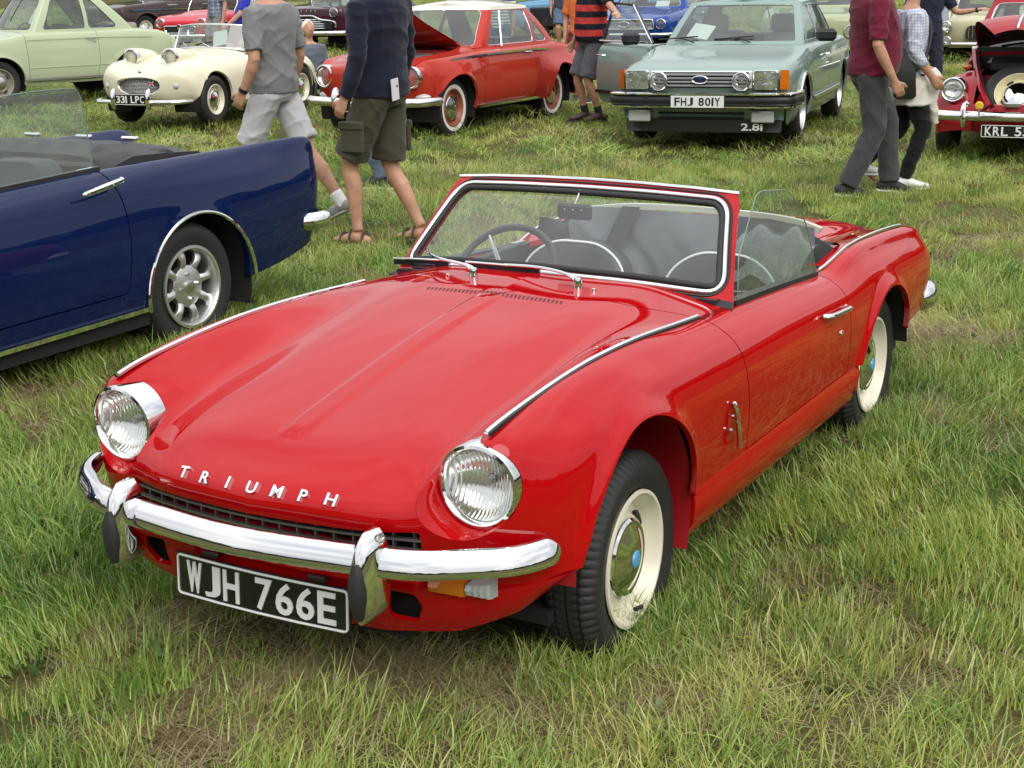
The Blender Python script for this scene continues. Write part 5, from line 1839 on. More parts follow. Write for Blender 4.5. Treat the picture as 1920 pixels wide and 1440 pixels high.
# ---- coral red two-door with white roof and open bonnet
def build_coupe():
    T = place_car("coupe_car", "coral red rounded coupe with white roof, whitewall tyres and open bonnet", -7.50, 11.10, .015, -.03)
    P = paint("coral_red", (.43, .034, .021))
    RF = paint("roof_cream", (.74, .72, .62))
    d = dict(w=1.66, sill=.30, fo=.66, wb=2.38, ro=.98, hf=.84, wf=.86, hr=1.0, belt=.93, wsb=.62, rgb=2.72, bf=.96, bt=.74, wt=.72, rnd=.20, kf=.86, kt=.80, rndt=.34, fb=.42, bulge=.07, dip=.03, roof=1.41, cb=.84, cr=.66, R=.335, trk=1.33, rimr=.205, tw=.16, tb=.36, boot_arch=.06)
    A = [(0, .335, .37), (2.38, .335, .37)]

    def w2(P):
        y, z, x = P[:, 1], P[:, 2], P[:, 0]
        k = sstep(1.93, 2.02, y) * (1 - sstep(2.75, 3.25, y)) * (1 - sstep(.60, .86, z)) * (x > .45)
        P[:, 0] += .11 * k
        k2 = np.exp(-((y + .05) / .42) ** 2) * (1 - sstep(.70, .90, z)) * (x > .45)
        P[:, 0] += .045 * k2
        return P
    door = rpoly([(.58, .34), (1.78, .34), (1.82, .60), (1.80, .95), (.52, .95), (.56, .6)], .05)
    hood = rpoly([(-.1, -.42), (.36, -.42), (.50, -.05), (.55, .46), (-.1, .50)], [0, .12, .2, .05, 0])
    gp = rpoly([(-.25, .50), (.25, .50), (.27, .66), (.16, .80), (-.16, .80), (-.27, .66)], .10, 6)
    gs = lambda Q: np.where(Q[:, 1] < -.3, -sdpoly(Q[:, [0, 2]], gp), 1)
    car_shell(T, body_rows(d), P, A, [door], simple_hole(d), extra=[gs, lambda Q: np.where(Q[:, 2] > .6, -sdpoly(Q[:, :2], hood), 1)], warp2=w2, flare=.012)
    W = auto_cabin(T, d, P, RF, door_y=2.02, crown=.06, lean=(.50, .52))
    cabin_inside(T, d, mat("coupe_seats", (.10, .09, .08), .8), 1)
    four_wheels(T, d, style="steel", rimmat=mat("coupe_rim", (.30, .10, .06), .4), white=True, capr=.13)
    # raised bonnet
    V, F = [], []
    n, m_ = 16, 14
    rot = Matrix.Rotation(.36, 3, 'X')
    for i in range(n + 1):
        x = -.55 + 1.10 * i / n
        for j in range(m_ + 1):
            t = j / m_
            y = -.86 * t
            xx = x * (1 - .35 * t ** 2)
            z = .06 * (1 - (x / .55) ** 2) - .10 * t ** 3
            v = rot @ Vector((xx, y, z))
            V.append((v.x, .50 + v.y, 1.0 + v.z * (1 if v.z > 0 else 1)))
    for v in range(len(V)):
        x, y, z = V[v]
        V[v] = (x, y, z)
    for i in range(n):
        for j in range(m_):
            a = i * (m_ + 1) + j
            F.append((a, a + 1, a + m_ + 2, a + m_ + 1))
    V = [(x, y, 1.0 + abs(z - 1.0)) for x, y, z in V]
    ho = link("bonnet_lid", rawmesh(V + [(x, y + .02, z - .025) for x, y, z in V], F + [tuple(i + len(V) for i in f)[::-1] for f in F]), P, T)
    ho["label"] = "raised bonnet lid"
    MB().box((0, -.02, .60), (.98, .95, .40)).build("engine_bay", DARK, T)
    MB().tube([(-.42, .36, .90), (.44, .36, .90)], .04, 12).build("bulkhead_pipe", mat("pipe_red", (.30, .02, .015), .4), T)
    MB().tube([(-.30, .16, .86), (.36, .20, .86)], .05, 12).build("heater_hose", mat("hose_grey", (.20, .20, .20), .4, .3), T)
    # grille
    MB().tube([(p[0], -.665 + .5 * p[0] ** 2 + .08 * max(0, p[1] - .70), p[1]) for p in gp], .020, 8, closed=True).build("grille_surround", CHROME, T, angle=None)
    for z in np.linspace(.52, .78, 14):
        wd = np.interp(z, [.50, .55, .66, .78], [.20, .25, .262, .16])
        MB().tube([(x, -.63 + .5 * x * x, z) for x in np.linspace(-wd, wd, 9)], .006, 5).build("grille_bar", STEEL, T)
    for x in np.linspace(-.2, .2, 5):
        MB().tube([(x, -.635 + .5 * x * x, .51), (x, -.635 + .5 * x * x, .79)], .004, 5).build("grille_bar", STEEL, T)
    MB().add([(p[0], -.58 + .5 * p[0] ** 2, p[1]) for p in gp], [tuple(range(len(gp)))]).build("grille_backing", DARK, T)
    for s in (1, -1):
        headlamp(T, (s * .56, -.600, .70), r=.105, ringw=.022, hood=.01, facing=(s * .12, -1, .06), depth=.09)
        MB().tube(spl([(s * .30, -.77, .36), (s * .30, -.80, .46), (s * .30, -.77, .55), (s * .30, -.74, .57)], 12), [.016, .03, .034, .036, .036, .036, .036, .036, .036, .034, .03, .02], 10).build("overrider", CHROME, T)
        MB().lathe([(.0, .03), (.03, .025), (.05, .006), (.052, 0)], 20, axis='y', sgn=-1).build("indicator_lens", CLEARLENS, T).matrix_local = Matrix.Translation((s * .66, -.50, .48)) @ Matrix.Rotation(s * .5, 4, 'Z') @ Matrix.Diagonal((1.7, 1, .8, 1))
        # chrome lines
        MB().sweep(spl([(s * .770, -.10, .862), (s * .805, .4, .880), (s * .815, 1.1, .888), (s * .812, 1.9, .885), (s * .775, 2.45, .84)], 30), [(-.010, -.010), (.010, -.010), (.010, .010), (-.010, .010)]).build("waist_trim", CHROME, T)
        MB().sweep([(s * .795, .42, .315), (s * .80, 1.2, .315), (s * .80, 1.98, .315)], [(-.012, -.016), (.012, -.016), (.012, .016), (-.012, .016)]).build("sill_trim", CHROME, T)
        MB().box((s * .885, 2.01, .45), (.02, .10, .20), bev=.02).build("stone_guard", CHROME, T)
        door_handle(T, (.80, 1.62, .865), .15, s)
        q = spl([(s * .66, 3.12, .52), (s * .74, 3.22, .52), (s * .70, 3.36, .52), (s * .4, 3.44, .52), (0, 3.45, .52)], 24)
        MB().tube(q, .04, 10).build("rear_bumper", CHROME, T)
        if s > 0:
            # front door quarter light
            MB().tube([(s * .735, 1.12, .955), (s * .66, 1.20, 1.35)], .010, 6).build("quarterlight_post", CHROME, T)
    bumper(T, [(-.80, -.38), (-.76, -.60), (-.60, -.74), (-.3, -.79), (0, -.80), (.3, -.79), (.60, -.74), (.76, -.60), (.80, -.38)], .44, .10, CHROME, "front_bumper", .04)
    number_plate(T, (0, -.86, .42), .30, .16, "8", True, charh=.09, fill=.3)
    MB().lathe([(.0, .006), (.035, .005), (.04, 0)], 20, c=(-.70, -.40, .52), axis='y', sgn=-1).build("club_badge", WHITE, T)
    MB().box((0, 1.2, .30), (1.2, 3.0, .12)).build("floor_pan", DARK, T)


build_coupe()


# ---- pale green small saloon, side on
def build_daf():
    T = place_car("saloon_car", "pale green small two-door saloon seen side on at left edge", -15.05, 11.80, -.28, .04)
    P = paint("pale_green", (.44, .51, .34))
    d = dict(w=1.44, sill=.27, fo=.62, wb=2.05, ro=.92, hf=.80, wf=.84, hr=1.0, belt=.97, wsb=.46, rgb=2.25, bf=1.0, bt=.86, wt=.86, rnd=.14, kf=.93, kt=.92, fb=.34, bulge=.05, dip=.01, roof=1.47, cb=.88, cr=.70, R=.31, trk=1.18, rimr=.195, tw=.145)
    A = [(0, .31, .355), (2.05, .31, .355)]
    door = rpoly([(.42, .31), (1.46, .31), (1.52, .55), (1.52, 1.0), (.40, 1.0), (.42, .5)], .03)
    car_shell(T, body_rows(d), P, A, [door], simple_hole(d), flare=.010)
    auto_cabin(T, d, P, None, door_y=1.40, crown=.06, chrome=False, lean=(.34, .50))
    cabin_inside(T, d, mat("daf_seats", (.24, .22, .17), .9), -1)
    four_wheels(T, d, style="steel", rimmat=mat("rim_grey", (.35, .33, .28), .35, .4), capr=.11, capmat=STEEL)
    for s in (1, -1):
        headlamp(T, (s * .50, -.60, .60), r=.085, ringw=.014)
        MB().sweep([(s * .715, .36, .335), (s * .72, 1.0, .335), (s * .715, 1.72, .335)], [(-.008, -.014), (.008, -.014), (.008, .014), (-.008, .014)]).build("sill_trim", STEEL, T)
        door_handle(T, (.715, 1.40, .88), .14, s)
        MB().lathe([(.0, .012), (.012, .010), (.014, 0)], 12, c=(s * .725, 1.45, .83), axis='x', sgn=s).build("door_lock", CHROME, T)
        # pressed swage lines
        for z in (.885, .50):
            MB().sweep([(s * (.715 if z > .6 else .722), y, z - (.03 * max(0, y - 1.6) if z > .6 else 0)) for y in np.linspace(.42, 2.4 if z > .6 else 1.7, 20)], [(-.004, -.004), (.004, -.004), (.002, .004), (-.002, .004)]).build("swage_line", P, T)
    bumper(T, [(-.70, -.42), (-.66, -.60), (-.4, -.68), (0, -.70), (.4, -.68), (.66, -.60), (.70, -.42)], .42, .07)
    windscreen_paper(T, (.40, .74, 1.16), (.28, .005, .22), Matrix.Rotation(-.45, 3, 'X') @ Matrix.Rotation(.3, 3, 'Y'))
    # rear shelf load: dark bag and blue object behind the quarter glass
    MB().box((.25, 1.98, 1.0), (.22, .14, .07), bev=.02).build("parcel_shelf_cloth", mat("shelf_blue", (.05, .10, .35), .6), T)


build_daf()


# ---- red beetle-shaped car, boot lid open
def build_beetle():
    T = place_car("saloon_car", "dark red rounded saloon with front lid open over cream spare wheel", -.68, 11.224, .069, -.03)
    P = paint("beetle_red", (.34, .012, .020))
    P2 = mat("beetle_red_inner", (.20, .01, .014), .5)
    # wings
    for s in (1, -1):
        rings = []
        for t in np.linspace(0, 1, 25):
            a = pi * (1.03 - 1.12 * t)
            cy, cz = .02 - .06 * (1 - t), .36
            ry, rz_ = .54, .46
            yy, zt = cy + ry * cos(a), cz + rz_ * sin(a)
            ring = []
            for q in np.linspace(0, 1, 13):
                b = q * pi / 2
                x = .36 + .41 * sin(b) * (.80 + .20 * sin(min(pi, max(0, a)) * 1.0))
                drop = (1 - cos(b))
                ring.append((s * x, yy - (cy - yy) * 0 + (cy - yy) * .30 * drop, zt - .26 * drop * max(.25, sin(max(0, min(pi, a))))))
            rings.append(ring)
        Wg = MB().loft(rings if s > 0 else rings, closed=False, caps=False)
        Wg.build("front_wing", P, T, angle=None)
        rings = []
        for t in np.linspace(0, 1, 25):
            a = pi * (1.08 - 1.16 * t)
            yy, zt = 2.40 + .56 * cos(a), .36 + .48 * sin(a)
            rings.append([(s * (.48 + .29 * sin(q * pi / 2)), yy + (2.40 - yy) * .25 * (1 - cos(q * pi / 2)), zt - .22 * (1 - cos(q * pi / 2)) * max(.2, sin(max(0, min(pi, a))))) for q in np.linspace(0, 1, 11)])
        MB().loft(rings, closed=False, caps=False).build("rear_wing", P, T, angle=None)
        headlamp(T, (s * .545, -.505, .665), r=.092, ringw=.022, depth=.10, facing=(s * .06, -1, .05))
        MB().box((s * .50, -.10, .845), (.07, .11, .045), bev=.018).build("indicator_lens", AMBER, T)
        MB().tube(spl([(s * .40, -.76, .36), (s * .40, -.79, .44), (s * .40, -.76, .54), (s * .36, -.745, .565)], 14), [.014] + [.026] * 11 + [.03, .02], 10).build("overrider", CHROME, T)
        MB().box((s * .66, 1.1, .27), (.24, 1.6, .03), bev=.01).build("running_board", BLACK, T)
        # lid aperture rails
        MB().tube(spl([(s * .20, -.66, .54), (s * .30, -.50, .66), (s * .42, -.10, .82), (s * .52, .36, .97)], 20), .022, 8).build("aperture_rail", P, T)
        MB().tube(spl([(s * .17, -.65, .54), (s * .265, -.49, .66), (s * .385, -.10, .815), (s * .485, .36, .965)], 20), .010, 6).build("aperture_seal", BLACK, T)
    # nose between the wings
    rings = []
    for x in np.linspace(-.46, .46, 23):
        k = abs(x) / .46
        rings.append([(x, -.62 + .16 * k ** 2, .30), (x, -.67 + .17 * k ** 2, .38), (x, -.68 + .18 * k ** 2, .48), (x, -.655 + .20 * k ** 2, .545), (x, -.62 + .2 * k ** 2, .55), (x, -.60 + .2 * k ** 2, .30)])
    MB().loft(rings).build("front_apron", P, T, angle=50)
    for s in (1, -1):  # inner side walls between aperture and wings
        MB().add([(s * .20, -.64, .55), (s * .30, -.50, .66), (s * .42, -.10, .82), (s * .52, .36, .97), (s * .52, .36, .45), (s * .44, -.10, .40), (s * .42, -.45, .40), (s * .40, -.60, .40)], [(0, 1, 6, 7), (1, 2, 5, 6), (2, 3, 4, 5)]).build("inner_wing", P, T, angle=20)
    MB().box((0, .10, .36), (.80, .9, .12)).build("boot_floor", DARK, T)
    MB().box((0, .40, .72), (1.0, .06, .56)).build("boot_bulkhead", mat("boot_black", (.012, .012, .013), .5), T)
    MB().box((0, .22, .84), (.74, .24, .16), bev=.05).build("fuel_tank", BLACK, T)
    MB().box((0, .02, .66), (.80, .02, .20)).build("boot_divider", P2, T)
    # spare wheel lying against the nose, tilted
    sp = make_wheel(T, (0, -.36, .60), 1, R=.31, w=.15, rimr=.20, style="steel", rimmat=mat("spare_cream", (.76, .70, .44), .35, coat=.4), tread=False, seg=40, capr=.125, name="spare_wheel")
    sp.rotation_euler = Matrix(((0, 1, 0), (-.80, 0, .60), (.60, 0, .80))).to_euler()
    MB().box((0, -.672, .552), (.13, .05, .05), bev=.012).build("lid_latch", STEEL, T)
    # lid, hinged at the windscreen
    V, F = [], []
    n, m_ = 18, 22
    rot = Matrix.Rotation(-.62, 3, 'X')
    for i in range(n + 1):
        q = -1 + 2 * i / n
        for j in range(m_ + 1):
            t = j / m_
            hw = .50 * (1 - .62 * t ** 2.2)
            y = -1.0 * sin(t * 1.30) / sin(1.30)
            z = -.52 * (1 - cos(t * 1.30)) / (1 - cos(1.30)) + .10 * (1 - q * q) * (1 - .5 * t)
            v = rot @ Vector((q * hw, y, z))
            V.append((v.x, .42 + v.y, 1.0 + v.z))
    for i in range(n):
        for j in range(m_):
            a = i * (m_ + 1) + j
            F.append((a, a + 1, a + m_ + 2, a + m_ + 1))
    nV = len(V)
    lid = link("front_lid", rawmesh(V, F), P, T)
    lid["label"] = "raised front lid"
    inner = link("lid_lining", rawmesh([(x * .97, y + .02, z - .02) for x, y, z in V], [f[::-1] for f in F]), mat("lid_black", (.015, .008, .009), .7), lid)
    mid = [V[(n // 2) * (m_ + 1) + j] for j in range(8, m_ + 1)]
    MB().tube([(x, y - .012, z + .008) for x, y, z in mid], .012, 8).build("lid_moulding", CHROME, lid)
    MB().tube([(-.55, .42, .985), (.55, .42, .985)], .020, 8).build("scuttle_strip", PLATEW, T)
    for x0 in (-.28, .08):
        MB().tube([(x0, .40, 1.01), (x0 + .30, .44, 1.05)], .012, 6).build("wiper_arm", BLACK, T)
    bumper(T, [(-.76, -.46), (-.72, -.60), (-.5, -.72), (0, -.76), (.5, -.72), (.72, -.60), (.76, -.46)], .455, .085, CHROME, "front_bumper", .035)
    number_plate(T, (0.02, -.80, .335), .52, .112, "KRL 55E", True, charh=.080)
    bd = MB().lathe([(.0, .016), (.028, .014), (.036, .0)], 24, c=(-.265, -.80, .555), axis='y', sgn=-1).build("badge_bar_badge", mat("badge_yellow", (.75, .48, .02), .3, coat=.6), T)
    MB().tube([(-.265, -.79, .46), (-.265, -.79, .55)], .008, 6).build("badge_post", CHROME, bd)
    # body behind
    d = dict(w=1.30, sill=.30, fo=.0, wb=2.40, ro=.55, belt=.95, wsb=.48, rgb=2.75, roof=1.44, cb=.90, cr=.72)
    rows = []
    for y, zt, hw, zw in ((.36, .97, .56, .90), (.6, .98, .60, .92), (1.1, .96, .62, .93), (1.8, .96, .62, .93), (2.4, .93, .58, .88), (2.8, .80, .50, .74), (3.05, .58, .38, .54)):
        rows.append([(0, y, zt), (hw * .5, y, zt - .01), (hw * .85, y, zt - .03), (hw, y, zw - .04), (hw * 1.04, y, zw - .12), (hw * 1.06, y, .60), (hw * 1.05, y, .42), (hw, y, .28)])
    door = rpoly([(.62, .30), (1.50, .30), (1.62, .60), (1.58, .98), (.55, .98)], .05)
    car_shell(T, rows, P, [], [door], simple_hole(d))
    auto_cabin(T, d, P, None, door_y=1.5, crown=.07, lean=(.34, .85), bulge=.03)
    cabin_inside(T, d)
    four_wheels(T, dict(wb=2.40, trk=1.30, R=.315, rimr=.20, tw=.15), style="steel")


build_beetle()


# ---- blue pony car, front seen past the open door
def far_saloon(name, label, pos, d, P, roofm=None, lamps=((.58, .66),), archk=.36, doors=True, interior=None, lean=(.42, .45), white=False, style="steel", rimmat=None, cab=True, door_y=None):
    T = place_car(name, label, *pos)
    A = [(0, d['R'], d['R'] + .045), (d['wb'], d['R'], d['R'] + .045)]
    ys = d['wsb'] - .06
    yb = door_y or (d['wsb'] + d['rgb']) / 2 + .1
    drs = [rpoly([(ys, d['sill'] + .03), (yb, d['sill'] + .03), (yb + .02, d['belt'] + .05), (ys, d['belt'] + .05)], .03)] if doors else []
    car_shell(T, body_rows(d), P, A, drs, simple_hole(d), ku=6, kv=7)
    if cab:
        auto_cabin(T, d, P, roofm, door_y=yb, lean=lean)
    cabin_inside(T, d, interior, -1)
    four_wheels(T, d, style=style, rimmat=rimmat, white=white)
    for x, z in lamps:
        for s in (1, -1):
            headlamp(T, (s * x, -d['fo'] + .02 + d.get('lampy', 0), z), r=.084, ringw=.014, depth=.08)
    for s in (1, -1):
        door_handle(T, (d['w'] / 2 - .01, yb - .12, d['belt'] - .10), .13, s)
    return T


def build_far():
    k = dict(trk=1.36, rimr=.185, tw=.15)
    T = far_saloon("saloon_car", "bright blue saloon with wide chrome grille and 1966 plate behind the open door", (-10.25, 23.3, .17, -.03), dict(w=1.73, sill=.26, fo=.82, wb=2.74, ro=1.05, hf=.80, wf=.82, hr=.95, belt=.92, wsb=.80, rgb=2.9, bf=.93, bt=.88, rnd=.10, kf=.97, fb=.44, bulge=.02, roof=1.28, R=.32, **k), paint("pony_blue", (.012, .050, .26)), lamps=((.68, .68),))
    yf = -.86
    MB().prism(rpoly([(-.56, .60), (.56, .60), (.54, .76), (-.54, .76)], .02), yf + .02, yf).build("grille_backing", mat("grille_dark", (.05, .05, .055), .5, .5), T)
    MB().tube([(p[0], yf - .005, p[1]) for p in rpoly([(-.56, .595), (.56, .595), (.54, .765), (-.54, .765)], .03)], .013, 8, closed=True).build("grille_surround", CHROME, T, angle=None)
    for z in np.linspace(.62, .74, 6):
        MB().tube([(-.53, yf - .002, z), (.53, yf - .002, z)], .004, 5).build("grille_bar", STEEL, T)
    MB().tube([(.10 * cos(t), yf - .02, .68 + .05 * sin(t)) for t in np.linspace(0, 2 * pi, 20, endpoint=False)], .010, 6, closed=True).build("grille_emblem", CHROME, T, angle=None)
    bumper(T, [(-.86, -.62), (-.84, -.82), (-.5, -.93), (0, -.95), (.5, -.93), (.84, -.82), (.86, -.62)], .50, .06, CHROME)
    number_plate(T, (-.02, -.96, .34), .31, .15, "1966", True, charh=.08, fill=.8)
    windscreen_paper(T, (.25, 1.0, 1.0), (.26, .005, .20), Matrix.Rotation(-.9, 3, 'X'))
    # small red roadster, bonnet up-swept
    T = far_saloon("sports_car", "small red open sports car parked behind the cream one, chrome bumper and round lamps", (-19.7, 21.75, .20, .09), dict(w=1.39, sill=.24, fo=.66, wb=2.03, ro=.78, hf=.68, wf=.72, hr=.84, belt=.78, wsb=.60, rgb=1.8, bf=.78, bt=.70, rnd=.12, kf=.96, fb=.34, bulge=.03, dip=.01, roof=1.2, R=.28, trk=1.16, rimr=.175, tw=.145), paint("midget_red", (.52, .016, .028)), lamps=((.48, .60),), cab=False)
    MB().prism(rpoly([(-.34, .40), (.34, .40), (.37, .54), (-.37, .54)], .04), -.66, -.685).build("grille_backing", BLACK, T)
    MB().tube([(p[0], -.688, p[1]) for p in rpoly([(-.34, .40), (.34, .40), (.37, .54), (-.37, .54)], .05)], .014, 8, closed=True).build("grille_surround", CHROME, T, angle=None)
    MB().lathe([(.0, .02), (.05, .018), (.06, 0)], 20, c=(0, -.70, .52), axis='y', sgn=-1).build("grille_badge", CHROME, T)
    bumper(T, [(-.68, -.42), (-.66, -.62), (-.4, -.75), (0, -.78), (.4, -.75), (.66, -.62), (.68, -.42)], .34, .08, CHROME)
    for s in (1, -1):
        MB().tube([(s * .26, -.80, .28), (s * .26, -.82, .36), (s * .26, -.79, .46)], [.02, .035, .015], 10).build("overrider", CHROME, T)
        MB().box((s * .56, -.63, .46), (.10, .05, .05), bev=.015).build("indicator_lens", AMBER, T)
    V, F = [], []
    n = 10
    for i in range(n + 1):
        for j in range(n + 1):
            x, t = -.42 + .84 * i / n, j / n
            V.append((x, .55 - .95 * t * .90, .86 + .36 * t + .05 * (1 - (x / .42) ** 2)))
    F = [(i * (n + 1) + j, i * (n + 1) + j + 1, (i + 1) * (n + 1) + j + 1, (i + 1) * (n + 1) + j) for i in range(n) for j in range(n)]
    MB().tube(spl([(-.55, .66, .80), (-.50, .86, 1.08), (0, .80, 1.14), (.50, .86, 1.08), (.55, .66, .80)], 24), .012, 8).build("windscreen_frame", CHROME, T)
    # brown saloon, side on
    T = far_saloon("saloon_car", "dark brown saloon side on with chrome waist strip, top left", (-25.6, 25.9, -.20, -.03), dict(w=1.75, sill=.30, fo=.80, wb=2.75, ro=1.1, hf=.88, wf=.88, hr=1.02, belt=1.0, wsb=.75, rgb=2.9, bf=1.0, bt=.92, rnd=.12, kf=.96, fb=.42, bulge=.02, roof=1.48, R=.34, trk=1.42, rimr=.20, tw=.17), paint("umber_brown", (.055, .036, .034)))
    for s in (1, -1):
        MB().sweep([(s * .885, -.5, .80), (s * .89, 1.2, .80), (s * .885, 3.4, .80)], [(-.01, -.012), (.01, -.012), (.01, .012), (-.01, .012)]).build("waist_trim", CHROME, T)
        sc = [(s * .895, .62 + .30 * t, .905 + .018 * sin(t * 38) * (1 - .3 * t)) for t in np.linspace(0, 1, 60)]
        MB().tube(sc, .006, 5).build("wing_script", CHROME, T)
    bumper(T, [(-.86, -.62), (-.84, -.82), (0, -.90), (.84, -.82), (.86, -.62)], .45, .09, CHROME)
    # maroon saloon with full-width grille
    T = far_saloon("saloon_car", "dark maroon large saloon with toothed chrome grille behind the cream roadster", (-18.1, 24.0, .20, -.05), dict(w=1.78, sill=.28, fo=.85, wb=2.75, ro=1.1, hf=.96, wf=.98, hr=1.05, belt=1.0, wsb=.70, rgb=2.9, bf=1.0, bt=.95, rnd=.12, kf=.97, fb=.42, bulge=.03, roof=1.50, R=.33, trk=1.42, rimr=.20, tw=.17), paint("maroon", (.045, .010, .020)), lamps=((.66, .86),))
    for z in (.54, .585, .63, .675, .72):
        wd = .62 if z < .68 else .40
        MB().tube([(x, -.885 + .04 * (x / .6) ** 2, z) for x in np.linspace(-wd, wd, 9)], .012, 6).build("grille_bar", CHROME, T)
    MB().tube(spl([(-.70, -.84, .56), (-.66, -.86, .68), (-.40, -.89, .72), (-.22, -.90, .79), (0, -.90, .80), (.22, -.90, .79), (.40, -.89, .72), (.66, -.86, .68), (.70, -.84, .56)], 40), .017, 8).build("grille_surround", CHROME, T)
    MB().prism([(-.64, .52), (.64, .52), (.60, .68), (.20, .77), (-.20, .77), (-.60, .68)], -.86, -.872).build("grille_backing", BLACK, T)
    bumper(T, [(-.90, -.60), (-.87, -.84), (-.5, -.98), (0, -1.0), (.5, -.98), (.87, -.84), (.90, -.60)], .44, .10, CHROME)
    for x in (-.06, .06, .16, .26):
        MB().box((x, -.875, .895), (.025, .02, .035), bev=.004).build("bonnet_letter", CHROME, T)
    MB().tube([(.10, -1.02, .36), (.10, -1.03, .46), (.10, -1.0, .56)], [.03, .05, .02], 10).build("overrider", CHROME, T)
    # cream small saloon behind the beetle
    T = far_saloon("saloon_car", "cream small rounded saloon with spot lamp behind the dark red one", (-4.2, 25.0, .15, -.14), dict(w=1.52, sill=.28, fo=.66, wb=2.18, ro=.85, hf=.84, wf=.80, hr=.98, belt=.93, wsb=.52, rgb=2.5, bf=.95, bt=.80, rnd=.22, kf=.90, fb=.34, bulge=.07, dip=.05, roof=1.48, R=.30, trk=1.28, rimr=.18, tw=.15), paint("stone_cream", (.50, .47, .30)), lamps=((.60, .70),), white=False)
    MB().prism(rpoly([(-.26, .48), (.26, .48), (.24, .72), (-.24, .72)], .08), -.68, -.70).build("grille_backing", BLACK, T)
    for x in np.linspace(-.2, .2, 7):
        MB().tube([(x, -.705, .50), (x, -.705, .71)], .008, 6).build("grille_bar", CHROME, T)
    headlamp(T, (-.56, -.76, .46), r=.07, ringw=.012, name="spot_lamp")
    bumper(T, [(-.74, -.40), (-.72, -.62), (0, -.78), (.72, -.62), (.74, -.40)], .40, .08, CHROME)
    # blue van-like car far off and a pale green one behind the silver-green saloon
    T = far_saloon("saloon_car", "light blue over dark two-tone car far off behind the white-roofed coupe", (-15.7, 29.3, -1.0, .0), dict(w=1.6, sill=.28, fo=.7, wb=2.3, ro=.8, hf=.80, wf=.80, hr=.95, belt=.92, wsb=.55, rgb=2.6, bf=.93, bt=.88, rnd=.12, kf=.96, fb=.36, bulge=.02, roof=1.45, R=.30, trk=1.3, rimr=.18, tw=.15), paint("light_blue", (.10, .26, .42)))
    MB().box((.66, 1.1, .50), (.36, 2.6, .46), bev=.03).build("lower_panel", mat("black_paint", (.015, .014, .018), .25, coat=1), T)
    far_saloon("saloon_car", "pale olive green saloon directly behind the silver green one, only its top showing", (-5.75, 20.2, .30, .05), dict(w=1.65, sill=.28, fo=.75, wb=2.5, ro=.95, hf=.90, wf=.90, hr=1.0, belt=.98, wsb=.62, rgb=2.75, bf=1.0, bt=.92, rnd=.14, kf=.95, fb=.38, bulge=.03, roof=1.50, R=.32, trk=1.34, rimr=.19, tw=.16), paint("olive_pale", (.36, .40, .24)))


build_far()

# ------------------------------------------------------------------ people
def ring_(c, ex, ey, a, b, n=16):
    return [tuple(c + ex * a * cos(t) + ey * b * sin(t)) for t in np.linspace(0, 2 * pi, n, endpoint=False)]


def limb(path, rad, front=None, n=14):
    """path: list of points; rad: list of (a across, b along 'front')"""
    P = np.array(path, float)
    T_ = np.gradient(P, axis=0)
    R_ = []
    fr = np.array(front if front is not None else [0, -1, 0], float)
    for p, t, r in zip(P, T_, rad):
        t = t / (np.linalg.norm(t) + 1e-9)
        f = fr - t * (fr @ t)
        if np.linalg.norm(f) < .05:
            f = np.array([0, 0, 1.0]) - t * t[2]
        f /= np.linalg.norm(f)
        s = np.cross(t, f)
        a, b = r if isinstance(r, tuple) else (r, r)
        R_.append(ring_(p, s, f, a, b, n))
    return R_


def solid(parts, vox, name, m, parent, noise=None, smooth=6, hem=None):
    """union of closed lofts through a voxel remesh: one continuous skin"""
    mb = MB()
    for r in parts:
        mb.loft(r)
    me = rawmesh(mb.V, mb.F, True)
    import bmesh
    b = bmesh.new()
    b.from_mesh(me)
    bmesh.ops.recalc_face_normals(b, faces=b.faces)
    b.to_mesh(me)
    b.free()
    ob = bpy.data.objects.new("tmp", me)
    COL.objects.link(ob)
    md = ob.modifiers.new("r", 'REMESH')
    md.mode = 'VOXEL'
    md.voxel_size = vox
    sm = ob.modifiers.new("s", 'SMOOTH')
    sm.factor = .5
    sm.iterations = smooth
    if noise:
        pass
    dg = bpy.context.evaluated_depsgraph_get()
    me2 = bpy.data.meshes.new_from_object(ob.evaluated_get(dg))
    bpy.data.objects.remove(ob)
    bpy.data.meshes.remove(me)
    if noise:   # long soft folds: sharpened waves running across and down the cloth
        V = np.empty(len(me2.vertices) * 3)
        me2.vertices.foreach_get("co", V)
        V = V.reshape(-1, 3)
        N_ = np.empty(len(me2.vertices) * 3)
        me2.vertices.foreach_get("normal", N_)
        N_ = N_.reshape(-1, 3)
        rs = np.random.default_rng(len(V) % 9973)
        D = np.zeros(len(V))
        for _ in range(6):
            el = rs.uniform(.5, 1.25) * rs.choice((-1, 1))
            az = rs.uniform(0, 2 * pi)
            kv = 2 * pi / rs.uniform(.10, .22) * np.array([cos(el) * cos(az), cos(el) * sin(az), sin(el)])
            wv = 2 * pi / rs.uniform(.25, .5) * rs.normal(size=3) * .6
            mk = .5 + .5 * np.sin(V @ (2 * pi / rs.uniform(.3, .6) * rs.normal(size=3) * .6) + rs.uniform(0, 6))
            D += mk ** 2 * ((1 - np.abs(np.sin(.5 * (V @ kv) + 1.6 * np.sin(V @ wv)))) ** 2 - .3)
        V += N_ * (D * noise[1] * .55)[:, None]
        me2.vertices.foreach_set("co", V.ravel())
        me2.update()
    me2.polygons.foreach_set("use_smooth", [True] * len(me2.polygons))
    me2.materials.clear()
    return link(name, me2, m, parent)


def cloth(name, col, rough=.85, noise=(5, .06), bump=(220, .25)):
    return mat(name, col, rough, spec=.2, noise=noise, bump=bump, sheen=.15)


